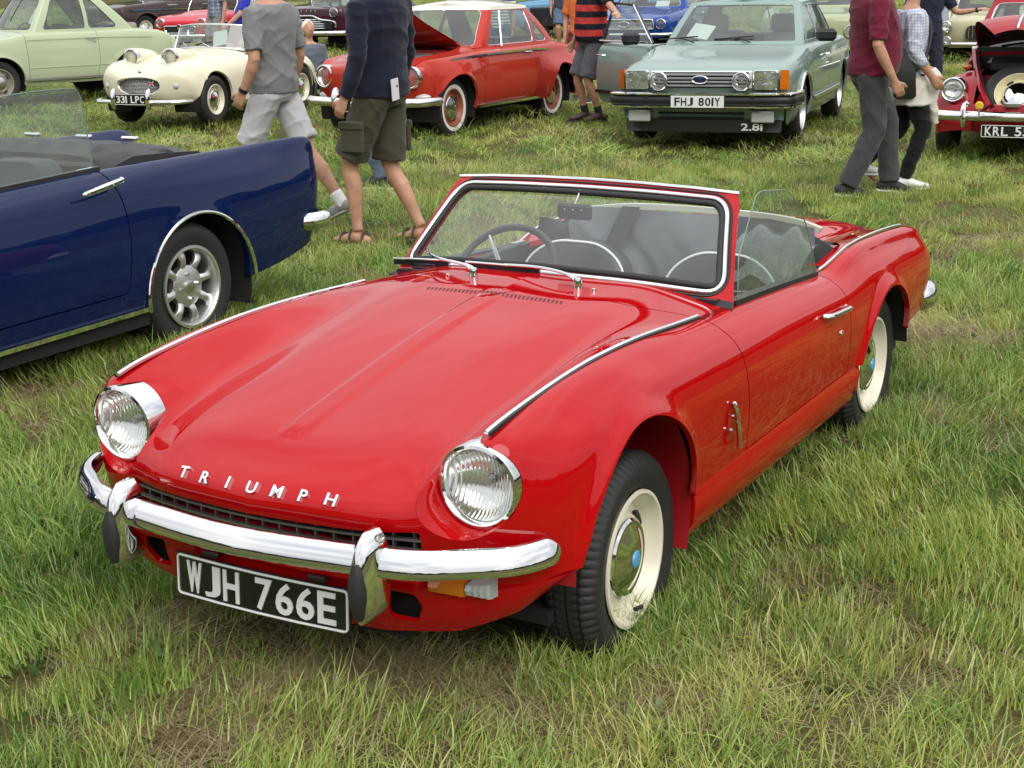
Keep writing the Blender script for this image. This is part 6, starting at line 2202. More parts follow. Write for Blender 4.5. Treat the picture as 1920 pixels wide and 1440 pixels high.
def pattern_cloth(name, kind, cols, scale=1.0, width=.5):
    """procedural stripes or checks in object space"""
    if name in MATS:
        return MATS[name]
    m = mat(name, cols[0], .85, spec=.2, bump=(12, .4))
    nt = m.node_tree
    b = nt.nodes["Principled BSDF"]
    tc = nt.nodes.new("ShaderNodeTexCoord")
    L = nt.links.new

    def band(axis, sc, wd):
        sp = nt.nodes.new("ShaderNodeSeparateXYZ")
        L(tc.outputs["Object"], sp.inputs[0])
        a = nt.nodes.new("ShaderNodeMath")
        a.operation = 'MULTIPLY'
        a.inputs[1].default_value = sc
        L(sp.outputs[axis], a.inputs[0])
        f = nt.nodes.new("ShaderNodeMath")
        f.operation = 'FRACT'
        L(a.outputs[0], f.inputs[0])
        g = nt.nodes.new("ShaderNodeMath")
        g.operation = 'GREATER_THAN'
        g.inputs[1].default_value = wd
        L(f.outputs[0], g.inputs[0])
        return g
    cur = None
    bands = {'stripe': [(2, scale, width)], 'check': [(2, scale, width), (0, scale, width), (1, scale, width)]}[kind]
    base = (*cols[0], 1)
    prev = None
    for i, (ax, sc, wd) in enumerate(bands):
        g = band(ax, sc, wd)
        x = nt.nodes.new("ShaderNodeMix")
        x.data_type = 'RGBA'
        if kind == 'check':
            mu = nt.nodes.new("ShaderNodeMath")
            mu.operation = 'MULTIPLY'
            mu.inputs[1].default_value = .55
            L(g.outputs[0], mu.inputs[0])
            L(mu.outputs[0], x.inputs[0])
        else:
            L(g.outputs[0], x.inputs[0])
        if prev is None:
            x.inputs[6].default_value = base
        else:
            L(prev.outputs[2], x.inputs[6])
        x.inputs[7].default_value = (*cols[1], 1)
        prev = x
    L(prev.outputs[2], b.inputs["Base Color"])
    return m


def hand_parts(w, d, k=1.0, side=1, curl=.6):
    """hand at wrist w, pointing along d: palm plus five fingers"""
    d = d / np.linalg.norm(d)
    fw = np.array([0, -1.0, 0])
    f = fw - d * (fw @ d)
    f /= np.linalg.norm(f) + 1e-9          # across the knuckles (palm faces the thigh)
    nrm = np.cross(d, f) * side             # palm normal
    out = [limb([w - d * .02, w + d * .02, w + d * .055, w + d * .092], [(.022, .026), (.019, .036), (.017, .042), (.014, .040)], f)]
    for i, (o, L_) in enumerate(((.030, .070), (.011, .080), (-.009, .075), (-.028, .058))):
        p0 = w + d * .082 + f * o
        pts = [p0]
        a = .12
        for q in range(3):
            a += curl * (.35 + .25 * q)
            p0 = p0 + (d * cos(a) + nrm * sin(a)) * L_ / 3 * k
            pts.append(p0)
        out.append(limb(pts, [.0098, .0095, .0088, .0075], f, 8))
    t0 = w + d * .03 + f * .032
    out.append(limb([t0, t0 + (d * .6 + f * .7) * .032, t0 + (d * .9 + f * .55 + nrm * .2) * .055, t0 + (d * 1.0 + f * .4 + nrm * .4) * .070], [.013, .012, .0105, .008], f, 8))
    return out


def person(label, pos, rz, H=1.75, feet=None, arms=None, shirt=None, sleeve=.5, bottoms=None, blen=1.0, shoes=None, hair=(.12, .09, .07), torso_rz=0.0, lean=0.0, build=1.0, vox=.012, socks=None, shirt_loose=.018, pants_loose=.016, sit=False, group=None, hem=.0, extra=None, fine=False, belly=0.0):
    """figure facing local -y, its left is +x. feet: ((x,y,lift,pitch) left, right) local ankles; arms: ((elbow, wrist) L, R) as offsets from shoulder"""
    z0 = field_z(pos[0], pos[1]) if len(pos) == 2 else pos[2]
    T = thing("person", label, "person", (pos[0], pos[1], z0), rz, group)
    h = H / 1.75
    ct, st = cos(torso_rz), sin(torso_rz)
    hipz = .90 * h if not sit else .46
    pel = np.array([0, 0, hipz])

    def tw(p):  # torso twist and lean about the pelvis
        x, y, z = p
        y2, z2 = y * cos(lean) + z * sin(lean) * -1, z * cos(lean) - y * sin(lean) * -1
        x3, y3 = x * ct - y2 * st, x * st + y2 * ct
        return np.array([x3, y3, z2]) + pel
    B = build
    spine = [(-.075, .135, .095, 0), (-.02, .165, .118, 0), (.05, .168, .122, .0), (.12, .155, .112, .0), (.22, .150, .108, 0), (.33, .165, .114, 0), (.43, .180, .116, .004), (.50, .178, .104, .008), (.545, .135, .088, .010), (.575, .066, .066, .008), (.61, .056, .058, -.004), (.655, .054, .060, -.012)]

    def torso_rings(inf, lo=-.1, hi=.7, wide=0.0, flare=0.0):
        R_ = []
        for z, a, b, y in spine:
            if lo <= z <= hi:
                c = tw((0, y * h - belly * .045 * exp(-((z - .18) / .20) ** 2), z * h))
                ex = np.array([ct, st, 0])
                ey = np.array([-st, ct, 0])
                aa = a * h * B + inf
                bb = b * h * B + inf + belly * .045 * exp(-((z - .18) / .20) ** 2)
                R_.append(ring_(c, ex, ey, aa, bb, 22))
        return R_
    sh = {1: tw((.185 * h * B, .012, .485 * h)), -1: tw((-.185 * h * B, .012, .485 * h))}
    A_ = arms or (((.05, .02, -.30), (.05, -.05, -.56)), ((-.05, .02, -.30), (-.05, -.05, -.56)))
    F_ = feet or ((.10, 0, 0, 0), (-.10, 0, 0, 0))
    skin, arm_pts, leg_pts, shoe_parts = [], {}, {}, {}
    skin.append(torso_rings(0))
    # head with brow, nose and chin
    nk = tw((0, -.012, .655 * h))
    hd = []
    for q, (a, b, dy) in enumerate(((.045, .050, -.012), (.056, .070, -.022), (.066, .088, -.020), (.073, .096, -.012), (.076, .099, -.006), (.076, .098, .0), (.070, .090, .004), (.054, .070, .006), (.020, .028, .006))):
        c = nk + np.array([0, 0, (-.012 + .030 * q) * h])
        cc = np.array([dy * -st * -1, dy * ct, 0])
        hd.append(ring_(c + cc, np.array([ct, st, 0]), np.array([-st, ct, 0]), a * h, b * h, 18))
    skin.append(hd)
    fdir = np.array([st, -ct, 0])
    hc = nk + np.array([0, 0, .10 * h])
    skin.append(limb([hc + fdir * .085 + [0, 0, .03], hc + fdir * .112 + [0, 0, -.012], hc + fdir * .09 + [0, 0, -.02]], [.010, .015, .010], fdir, 8))
    for s in (1, -1):
        e = hc + np.array([ct, st, 0]) * s * .077 * h
        skin.append(limb([e + [0, 0, -.03], e + np.array([ct, st, 0]) * s * .012, e + [0, 0, .03]], [(.010, .016), (.012, .022), (.009, .016)], fdir, 8))
    for k, s in enumerate((1, -1)):
        el, wr = [np.array(v, float) * h for v in A_[k]]
        S0 = sh[s]
        rot = lambda v: np.array([v[0] * ct - v[1] * st, v[0] * st + v[1] * ct, v[2]])
        E_, W_ = S0 + rot(el), S0 + rot(wr)
        arm_pts[s] = (S0, E_, W_)
        up = limb([S0 + rot(np.array([-s * .05, 0, .0])), S0, S0 * .72 + E_ * .28, S0 * .3 + E_ * .7, E_], [(.052, .058), (.056, .060), (.050, .054), (.042, .046), (.037, .041)], fdir)
        lo = limb([E_ + (S0 - E_) * .06, E_ * .75 + W_ * .25, E_ * .4 + W_ * .6, W_], [(.037, .041), (.040, .044), (.032, .036), (.025, .028)], fdir)
        skin += [up, lo]
        skin += hand_parts(W_, W_ - E_, 1.0, s)
        # leg by two-bone IK
        fx, fy, fl, fp = F_[k][:4]
        kick = F_[k][4] if len(F_[k]) > 4 else 0.0
        hip = pel + np.array([s * .092 * h, 0, -.02])
        ank = np.array([fx, fy, .085 * h + fl])
        L1, L2 = .425 * h, .415 * h
        D = ank - hip
        dd = np.linalg.norm(D)
        if dd > L1 + L2 - .004:
            ank = hip + D / dd * (L1 + L2 - .004)
            D = ank - hip
            dd = np.linalg.norm(D)
        a = (L1 * L1 - L2 * L2 + dd * dd) / (2 * dd)
        hgt = sqrt(max(0, L1 * L1 - a * a))
        u = D / dd
        fwd = np.array([0, -1.0, 0]) - u * (-u[1])
        fwd /= np.linalg.norm(fwd)
        kn = hip + u * a + fwd * hgt
        leg_pts[s] = (hip, kn, ank)
        skin.append(limb([hip + [0, 0, .06], hip, hip * .6 + kn * .4, hip * .2 + kn * .8, kn], [(.080, .090), (.088, .095), (.076, .082), (.060, .064), (.054, .058)], [0, -1, 0]))
        back = np.array([0, .012, 0])
        skin.append(limb([kn + (hip - kn) * .05, kn * .85 + ank * .15, kn * .66 + ank * .34 + back, kn * .40 + ank * .60 + back * .6, kn * .12 + ank * .88, ank], [(.053, .057), (.052, .056), (.055, .060), (.045, .048), (.034, .038), (.036, .040)], [0, -1, 0]))
        # foot
        cp_, sp_ = cos(fp), sin(fp)
        fo = lambda y, z: ank + np.array([0, y * cp_ - z * sp_ * -1, z * cp_ + y * sp_]) * h
        foot = [[fo(.075, -.055)] * 2, 0]
        heel, mid, ball, toe = fo(.055, -.055), fo(-.02, -.040), fo(-.105, -.058), fo(-.175, -.064)
        kf_ = .72 if isinstance(shoes, tuple) else 1.0
        if kf_ < 1:
            toe, heel = fo(-.140, -.055), fo(.045, -.050)
        fr_ = limb([fo(.085 if kf_ == 1 else .060, -.055), heel, mid, ball, fo(-.150 if kf_ == 1 else -.125, -.060), toe], [(.018 * kf_, .018 * kf_), (.036 * kf_, .030 * kf_), (.038 * kf_, .042 * kf_), (.046 * kf_, .026 * kf_), (.042 * kf_, .020 * kf_), (.020 * kf_, .012 * kf_)], [0, 0, 1])
        skin.append(fr_)
        shoe_parts[s] = (ank, fo, fr_)
    if shoes != 'bare':
        pass
    body = solid(skin, vox * (.75 if fine else 1), "body", SKIN, T, smooth=4)
    # hair
    hp = []
    for q in range(2 if hair[0] > .7 else 4, 10):
        qq = min(q, 8)
        a, b = ((.045, .050), (.056, .070), (.066, .088), (.073, .096), (.078, .101), (.079, .102), (.073, .094), (.058, .074), (.026, .034))[qq]
        c = nk + np.array([0, 0, (-.012 + .030 * q - (.012 if q == 9 else 0)) * h]) - fdir * ((.014 if q < 7 else .004) + (.022 if hair[0] > .7 else 0))
        k_ = (1.16 if hair[0] > .7 else 1.04) if q < 9 else .2
        hp.append(ring_(c, np.array([ct, st, 0]), np.array([-st, ct, 0]), a * h * k_, b * h * k_ * (.92 if q < 6 else 1.02), 18))
    solid([hp], .012, "hair", mat("hair_%d" % int(hair[0] * 1000), hair, .6, noise=(60, .3), bump=(70, .6)), T, smooth=2)
    # shirt
    if shirt is not None:
        parts = [torso_rings(shirt_loose, lo=-.03 - hem, hi=.56)]
        # hem ring a little lower and looser
        for s in (1, -1):
            S0, E_, W_ = arm_pts[s]
            rot = lambda v: np.array([v[0] * ct - v[1] * st, v[0] * st + v[1] * ct, v[2]])
            g = .016 if sleeve > .6 else .022
            if sleeve <= 1.0:
                e = S0 + (E_ - S0) * min(1, sleeve * 1.25)
                parts.append(limb([S0 + rot(np.array([-s * .06, 0, .005])), S0 + [0, 0, .006], S0 * .5 + e * .5, e], [(.066, .072), (.070, .074), (.060 + g * .5, .066 + g * .4), (.050 + g, .055 + g)], fdir))
            else:
                parts.append(limb([S0 + rot(np.array([-s * .06, 0, .005])), S0 + [0, 0, .006], S0 * .5 + E_ * .5, E_], [(.072, .078), (.076, .080), (.066, .070), (.058, .062)], fdir))
                e = E_ + (W_ - E_) * min(1.0, (sleeve - 1) / .9)
                parts.append(limb([E_ + (S0 - E_) * .08, E_ * .5 + e * .5, e], [(.058, .062), (.054, .058), (.044, .046)], fdir))
        solid(parts, vox, "shirt", shirt, T, noise=(.07, .016), smooth=4)
    # trousers or shorts
    if bottoms is not None:
        parts = [torso_rings(min(pants_loose, .010), lo=-.08, hi=.13)]
        for s in (1, -1):
            hip, kn, ank = leg_pts[s]
            g = pants_loose
            if blen <= 1.0:
                e = hip + (kn - hip) * blen
                parts.append(limb([hip + [0, 0, .06], hip, hip * .5 + e * .5, e], [(.085 + g, .098 + g), (.092 + g, .102 + g), (.086 + g * 1.6, .092 + g * 1.6), (.082 + g * 1.8, .088 + g * 1.8)], [0, -1, 0]))
            else:
                parts.append(limb([hip + [0, 0, .06], hip, hip * .5 + kn * .5, kn], [(.085 + g, .098 + g), (.090 + g, .100 + g), (.074 + g, .080 + g), (.060 + g, .064 + g)], [0, -1, 0]))
                e = kn + (ank - kn) * min(1.06, blen - 1)
                parts.append(limb([kn + (hip - kn) * .06, kn * .5 + e * .5 + [0, .008, 0], e], [(.060 + g, .064 + g), (.052 + g, .058 + g), (.044 + g * 1.3, .050 + g * 1.3)], [0, -1, 0]))
        solid(parts, vox, "shorts" if blen <= 1 else "trousers", bottoms, T, noise=(.06, .013), smooth=4)
    for s in (1, -1):
        ank, fo, fr_ = shoe_parts[s]
        hip, kn, _ = leg_pts[s]
        if socks is not None:
            t = ank + (kn - ank) * .22
            solid([limb([ank + [0, 0, -.03], ank, t], [.046, .044, .048], [0, -1, 0])], .009, "sock", socks, T, smooth=3)
        if shoes is None or shoes == 'bare':
            continue
        if shoes == 'sandal':
            sm_ = mat("sandal_leather", (.085, .065, .05), .7)
            pl = [limb([fo(.10, -.083), fo(.05, -.084), fo(-.06, -.082), fo(-.13, -.084), fo(-.195, -.082)], [(.026, .010), (.042, .012), (.042, .012), (.050, .012), (.026, .010)], [0, 0, 1])]
            so = solid(pl, .007, "sandal_sole", sm_, T, smooth=1)
            for y, z, r in ((-.10, -.045, .052), (-.035, -.022, .047), (.05, -.03, .042)):
                c = fo(y, z)
                arc = [c + np.array([r * cos(t), 0, (r * .95) * sin(t) - .02]) for t in np.linspace(-.25, pi + .25, 14)]
                MB().sweep(arc, [(-.014, -.003), (.014, -.003), (.014, .003), (-.014, .003)], up=(0, 1, 0)).build("sandal_strap", sm_, so)
        else:
            m1, m2 = shoes
            parts = [limb([fo(.098, -.050), fo(.06, -.040), fo(-.01, -.022), fo(-.06, -.038), fo(-.12, -.052), fo(-.205, -.062)], [(.026, .034), (.044, .046), (.044, .052), (.050, .040), (.050, .030), (.026, .020)], [0, 0, 1])]
            so = solid(parts, .008, "shoe", m1, T, smooth=3)
            sl = [limb([fo(.105, -.082), fo(.06, -.084), fo(-.03, -.080), fo(-.12, -.084), fo(-.215, -.080)], [(.026, .014), (.046, .015), (.042, .014), (.052, .013), (.030, .012)], [0, 0, 1])]
            solid(sl, .008, "shoe_sole", m2, so, smooth=1)
    if extra:
        extra(T, dict(tw=tw, sh=sh, arm=arm_pts, leg=leg_pts, h=h, pel=pel))
    return T


def watch(T, w, d, m=None):
    d = d / np.linalg.norm(d)
    MB().tube([w - d * .012, w + d * .012], .034, 16).build("wrist_watch", m or BLACK, T)


def build_people():
    whitesole = mat("shoe_white", (.72, .72, .70), .6)
    greysh = mat("shoe_grey", (.25, .25, .25), .7, noise=(20, .3))
    darksh = mat("shoe_black", (.02, .02, .022), .7)
    F = lambda dx, dy: None
    # navy jumper, olive cargo shorts
    def ex_navy(T, q):
        tw = q['tw']
        p = tw((.075, .178, .03))
        MB().box(p, (.085, .006, .135), rot=Matrix.Rotation(q.get('t', 0), 3, 'Z') @ Matrix.Rotation(.08, 3, 'Y')).build("pocket_ticket", mat("ticket_paper", (.70, .64, .70), .6), T)
        MB().lathe([(.0, .001), (.010, .0)], 12, c=(p[0] - .02, p[1] + .0045, p[2] + .02), axis='y').build("ticket_emblem", mat("ticket_ink", (.08, .08, .10), .6), T)
        for s in (1, -1):
            hip, kn, _ = q['leg'][s]
            c = hip * .38 + kn * .62 + np.array([s * .105, .02, 0])
            pk = MB().box(c, (.035, .17, .18), bev=.012).build("cargo_pocket", MATS["olive_shorts"], T)
            MB().box(c + np.array([s * .010, 0, .085]), (.035, .18, .055), bev=.01).build("pocket_flap", MATS["olive_shorts"], pk)
    person("person in navy jumper and olive cargo shorts with sandals, walking behind the red car", (-3.44, 4.90), -1.50, 1.92,
           feet=((.10, -.16, 0, 0), (-.13, .19, .01, .05)), arms=(((.07, .05, -.29), (.10, -.04, -.50)), ((-.07, -.02, -.30), (-.08, -.14, -.52))),
           shirt=cloth("navy_knit", (.010, .012, .028), .9), sleeve=1.85, bottoms=cloth("olive_shorts", (.060, .055, .036)), blen=.92, shoes='sandal', vox=.011, fine=True, torso_rz=-.15, build=1.08, hem=.02, extra=ex_navy, shirt_loose=.030, pants_loose=.016)

    def ex_grey(T, q):
        S0, E_, W_ = q['arm'][1]
        watch(T, W_ - (W_ - E_) * .06, W_ - E_)
    person("person in grey T-shirt and pale shorts with white socks, half behind the blue car", (-4.55, 5.20), -1.45, 1.87,
           feet=((.10, -.26, 0, 0), (-.10, .46, .05, .45)), arms=(((.06, .04, -.29), (.07, -.06, -.48)), ((-.07, .02, -.29), (-.09, -.10, -.52))),
           shirt=cloth("grey_tee", (.20, .205, .21)), sleeve=.62, bottoms=cloth("pale_shorts", (.50, .50, .53)), blen=.84, shoes=(greysh, mat("sole_grey", (.45, .44, .40), .7)), socks=mat("sock_white", (.75, .75, .74), .9), hair=(.30, .29, .28), vox=.011, fine=True, torso_rz=-.10, build=1.04, extra=ex_grey, shirt_loose=.026, pants_loose=.010)
    # maroon T-shirt
    person("person in maroon T-shirt and dark grey trousers walking right", (-1.25, 8.29), 2.09 + .05, 1.83,
           feet=((.09, -.22, .0, 0), (-.09, .16, .0, .12)), arms=(((.06, -.06, -.28), (.05, -.18, -.50)), ((-.08, .02, -.29), (-.06, -.12, -.54))),
           shirt=cloth("maroon_tee", (.135, .010, .028)), sleeve=.70, bottoms=cloth("charcoal_trousers", (.055, .055, .060)), blen=2.0, shoes=(darksh, whitesole), vox=.011, fine=True, build=1.12, belly=.9, shirt_loose=.030, pants_loose=.026, hem=.03)

    def ex_woman(T, q):
        tw = q['tw']
        MB().tube(spl([tw((.10, -.02, .55)), tw((-.02, -.14, .42)), tw((-.20, -.06, .16)), tw((-.215, .03, .06))], 18), .012, 8).build("bag_strap", BLACK, T)
        bagp = tw((-.215, .085, .03))
        rg = [[tuple(bagp + np.array([x * k * .30, y * k, z])) for x, y in rpoly([(-.10, -.085), (.10, -.085), (.10, .085), (-.10, .085)], .04)] for z, k in ((-.17, .75), (-.15, 1), (.04, .85), (.12, .5), (.18, .25))]
        MB().loft(rg).build("shoulder_bag", mat("bag_leather", (.015, .015, .016), .35, bump=(14, .3)), T, angle=60)
        cr = cloth("tied_cardigan", (.60, .57, .50))
        parts = [[ring_(tw((0, 0, z)), np.array([1.0, 0, 0]), np.array([0, 1.0, 0]), a, b, 20) for z, a, b in ((-.20, .215, .185), (-.08, .205, .165), (.03, .188, .148), (.075, .170, .132))]]
        parts.append(limb([tw((-.04, -.15, .06)), tw((-.06, -.19, .0)), tw((-.07, -.17, -.18)), tw((-.05, -.21, -.36))], [.050, .060, .045, .040]))
        parts.append(limb([tw((.02, -.14, .05)), tw((.05, -.18, -.02)), tw((.08, -.19, -.20)), tw((.06, -.22, -.30))], [.045, .055, .045, .042]))
        solid(parts, .011, "tied_cardigan", cr, T, noise=(.07, .022), smooth=4)
    person("person in blue checked shirt and black leggings with cream cardigan round the waist", (-1.08, 8.78), 2.10, 1.68,
           feet=((.07, .34, .10, .75), (-.08, .02, .0, 0.0)), arms=(((.06, .0, -.27), (.02, -.16, -.42)), ((-.06, .02, -.27), (-.04, -.14, -.46))),
           shirt=pattern_cloth("blue_check", 'check', [(.60, .63, .70), (.26, .30, .42)], 44, .66), sleeve=1.5, bottoms=cloth("black_leggings", (.008, .008, .009)), blen=1.98, shoes=(whitesole, whitesole), hair=(.25, .18, .10), vox=.011, fine=True, build=.92, pants_loose=.006, shirt_loose=.028, extra=ex_woman)

    def ex_stripe(T, q):
        tw = q['tw']
        b = MB().box(tw((.17, .06, .03)), (.14, .09, .22), bev=.035).build("hip_bag", mat("bag_nylon", (.03, .03, .035), .6), T)
        MB().tube(spl([tw((-.12, -.10, .50)), tw((.0, -.15, .35)), tw((.17, -.02, .12))], 12), .010, 6).build("hip_bag_strap", BLACK, b)
    person("person in red and black striped polo and grey shorts leaning on the open car door", (-5.86, 12.75, -.12), -.62, 1.80,
           feet=((.10, .03, 0, 0), (-.10, -.05, 0, 0)), arms=(((.24, -.02, -.12), (.50, -.10, -.17)), ((-.07, .0, -.29), (-.06, -.12, -.52))),
           shirt=pattern_cloth("red_black_stripe", 'stripe', [(.48, .045, .04), (.012, .013, .022)], 7.2, .52), sleeve=.62, bottoms=cloth("slate_shorts", (.085, .085, .10)), blen=.98, shoes=(mat("shoe_brown", (.06, .03, .025), .6), darksh), socks=mat("sock_dark", (.02, .025, .03), .9), vox=.013, build=1.12, belly=.6, extra=ex_stripe, shirt_loose=.034, hem=.03, pants_loose=.012)
    # farther figures
    person("person in dark top and denim shorts standing on the grass between coupe and saloon", (-12.1, 23.87, -.14), .4, 1.72, shirt=cloth("dark_slate_top", (.05, .055, .07)), sleeve=.6, bottoms=cloth("denim_shorts", (.10, .15, .22)), blen=.80, vox=.016, build=1.08, shirt_loose=.03, shoes=(mat("shoe_tan", (.30, .20, .14), .8), whitesole))
    person("person in pale green shirt and khaki trousers beside the maroon saloon", (-17.5, 24.2, -.17), .15, 1.78, shirt=cloth("mint_shirt", (.45, .55, .48)), sleeve=1.4, arms=(((.09, -.02, -.28), (-.04, -.20, -.30)), ((-.09, -.02, -.28), (.04, -.20, -.32))), bottoms=cloth("khaki_trousers", (.36, .31, .21)), blen=2.0, vox=.017, build=1.05, shirt_loose=.035, pants_loose=.03, shoes=(darksh, darksh))
    person("person in white T-shirt and jeans partly hidden behind the one in the navy jumper", (-5.05, 7.25), -1.35, 1.80, feet=((.10, .02, 0, 0), (-.10, -.06, 0, 0)), arms=(((.09, -.02, -.29), (.13, -.09, -.55)), ((-.07, .0, -.29), (-.08, -.08, -.54))), shirt=cloth("white_tee", (.72, .72, .74)), sleeve=.62, bottoms=cloth("blue_jeans", (.10, .14, .20)), blen=2.0, shoes=(darksh, whitesole), vox=.013)
    person("white-haired person sitting behind the cream roadster", (-10.9, 14.0, -.35), .9, 1.66, feet=((.10, -.42, 0, 0), (-.10, -.42, 0, 0)), shirt=cloth("blue_grey_top", (.12, .14, .17)), sleeve=.6, bottoms=cloth("dark_slacks", (.05, .05, .055)), blen=2.0, sit=True, hair=(.80, .76, .60), vox=.015, shoes=(darksh, darksh))
    person("person in blue plaid shirt with shoulder strap standing by the small red sports car", (-16.95, 19.2, -.17), -.3, 1.80, shirt=pattern_cloth("plaid_shirt", 'check', [(.36, .40, .50), (.07, .08, .14)], 15, .55), sleeve=.6, bottoms=cloth("grey_shorts", (.20, .20, .20)), blen=.9, vox=.016, build=1.05, shoes=(darksh, whitesole))
    person("person in royal blue T-shirt leaning over the small red sports car", (-14.0, 16.2, -.17), -.9, 1.76, lean=-.45, arms=(((.10, -.16, -.24), (.12, -.36, -.40)), ((-.10, -.16, -.24), (-.12, -.34, -.40))), shirt=cloth("royal_tee", (.020, .030, .36)), sleeve=.62, bottoms=cloth("navy_trousers", (.02, .022, .04)), blen=2.0, vox=.016, shoes=(darksh, darksh))
    person("person in black and white dotted top beside the one in the grey T-shirt", (-11.9, 14.2, -.17), -.8, 1.74, shirt=pattern_cloth("dotted_top", 'check', [(.03, .03, .035), (.75, .75, .73)], 34, .5), sleeve=.6, bottoms=cloth("black_trousers", (.02, .02, .02)), blen=2.0, vox=.016, shoes=(darksh, darksh))
    person("person in orange and white floral shirt and denim shorts far behind the walkers", (-4.95, 24.6, -.17), .25, 1.76, shirt=mat("floral_shirt", (.72, .42, .26), .85, noise=(9, .75)), sleeve=.6, bottoms=cloth("light_denim", (.26, .32, .42)), blen=.85, vox=.017, build=1.12, shirt_loose=.04, shoes=(darksh, whitesole), socks=mat("sock_white", (.75, .75, .74), .9))

    def ex_polo(T, q):
        S0, E_, W_ = q['arm'][1]
        watch(T, W_ - (W_ - E_) * .08, W_ - E_)
    person("person in navy polo with wrist watch holding an arm out towards the cream saloon", (-2.72, 15.5, -.15), .6, 1.78, arms=(((.12, -.10, -.26), (.34, -.24, -.22)), ((-.07, .0, -.29), (-.06, -.12, -.52))), shirt=cloth("navy_polo", (.014, .018, .035)), sleeve=.62, bottoms=cloth("navy_trousers2", (.016, .018, .03)), blen=2.0, vox=.015, extra=ex_polo, shoes=(darksh, darksh))
    person("person in white and blue striped top seen through the coupe windows", (-9.75, 17.3, -.17), .2, 1.68, shirt=pattern_cloth("breton_top", 'stripe', [(.68, .68, .70), (.05, .06, .14)], 22, .62), sleeve=.6, bottoms=cloth("blue_jeans2", (.08, .11, .18)), blen=2.0, vox=.016, shoes=(darksh, whitesole))
    person("person in plain orange top behind the one in the striped polo", (-7.25, 15.2, -.17), .2, 1.74, shirt=cloth("orange_top", (.62, .16, .04)), sleeve=.6, bottoms=pattern_cloth("red_plaid", 'check', [(.40, .04, .04), (.03, .02, .02)], 12, .5), blen=.9, vox=.016, hem=.05, shoes=(darksh, whitesole))


build_people()

# ------------------------------------------------------------------ field
def build_ground():
    m = bpy.data.materials.new("field_soil_and_thatch")
    m.use_nodes = True
    nt = m.node_tree
    b = nt.nodes["Principled BSDF"]
    b.inputs["Roughness"].default_value = 1.0
    b.inputs["Specular IOR Level"].default_value = 0.1
    tc = nt.nodes.new("ShaderNodeTexCoord")
    n1 = nt.nodes.new("ShaderNodeTexNoise")
    n1.inputs["Scale"].default_value = 0.9
    n1.inputs["Detail"].default_value = 8
    r1 = nt.nodes.new("ShaderNodeValToRGB")
    e = r1.color_ramp.elements
    e[0].position, e[0].color = .32, (.060, .078, .020, 1)
    e[1].position, e[1].color = .70, (.150, .118, .055, 1)
    n2 = nt.nodes.new("ShaderNodeTexNoise")
    n2.inputs["Scale"].default_value = 55
    n2.inputs["Detail"].default_value = 5
    r2 = nt.nodes.new("ShaderNodeMapRange")
    r2.inputs["To Min"].default_value = .45
    r2.inputs["To Max"].default_value = 1.5
    x = nt.nodes.new("ShaderNodeMix")
    x.data_type, x.blend_type = 'RGBA', 'MULTIPLY'
    x.inputs[0].default_value = 1
    bp = nt.nodes.new("ShaderNodeBump")
    bp.inputs["Strength"].default_value = .8
    bp.inputs["Distance"].default_value = .03
    L = nt.links.new
    L(tc.outputs["Object"], n1.inputs["Vector"])
    L(tc.outputs["Object"], n2.inputs["Vector"])
    L(n1.outputs["Fac"], r1.inputs["Fac"])
    L(n2.outputs["Fac"], r2.inputs["Value"])
    L(r1.outputs["Color"], x.inputs[6])
    L(r2.outputs["Result"], x.inputs[7])
    L(x.outputs[2], b.inputs["Base Color"])
    L(n2.outputs["Fac"], bp.inputs["Height"])
    L(bp.outputs["Normal"], b.inputs["Normal"])
    xs = np.concatenate([[-400, -150, -80, -50], np.linspace(-40, 40, 161), [50, 80, 150, 400]])
    ys = np.concatenate([[-400, -150, -60, -25], np.linspace(-15, 65, 161), [80, 150, 400]])
    V = [(x_, y_, ground_z(x_, y_)) for x_ in xs for y_ in ys]
    n = len(ys)
    F = [(i * n + j, (i + 1) * n + j, (i + 1) * n + j + 1, i * n + j + 1) for i in range(len(xs) - 1) for j in range(n - 1)]
    link("ground", rawmesh(V, F), m, None, kind="structure")


def ground_z(x, y):
    bump = .012 * sin(x * 1.9 + .7) * cos(y * 1.6 + .3) + .008 * sin(x * 4.1 + y * 3.3)
    far = max(0.0, min(1.0, (math.hypot(x, y - 1) - 3.2) / 2))
    soft = .058 * max(0.0, 1 - max(0.0, math.hypot(x, y - 1) - 3.0) / 1.5)
    return bump * far + soft + field_z(x, y)


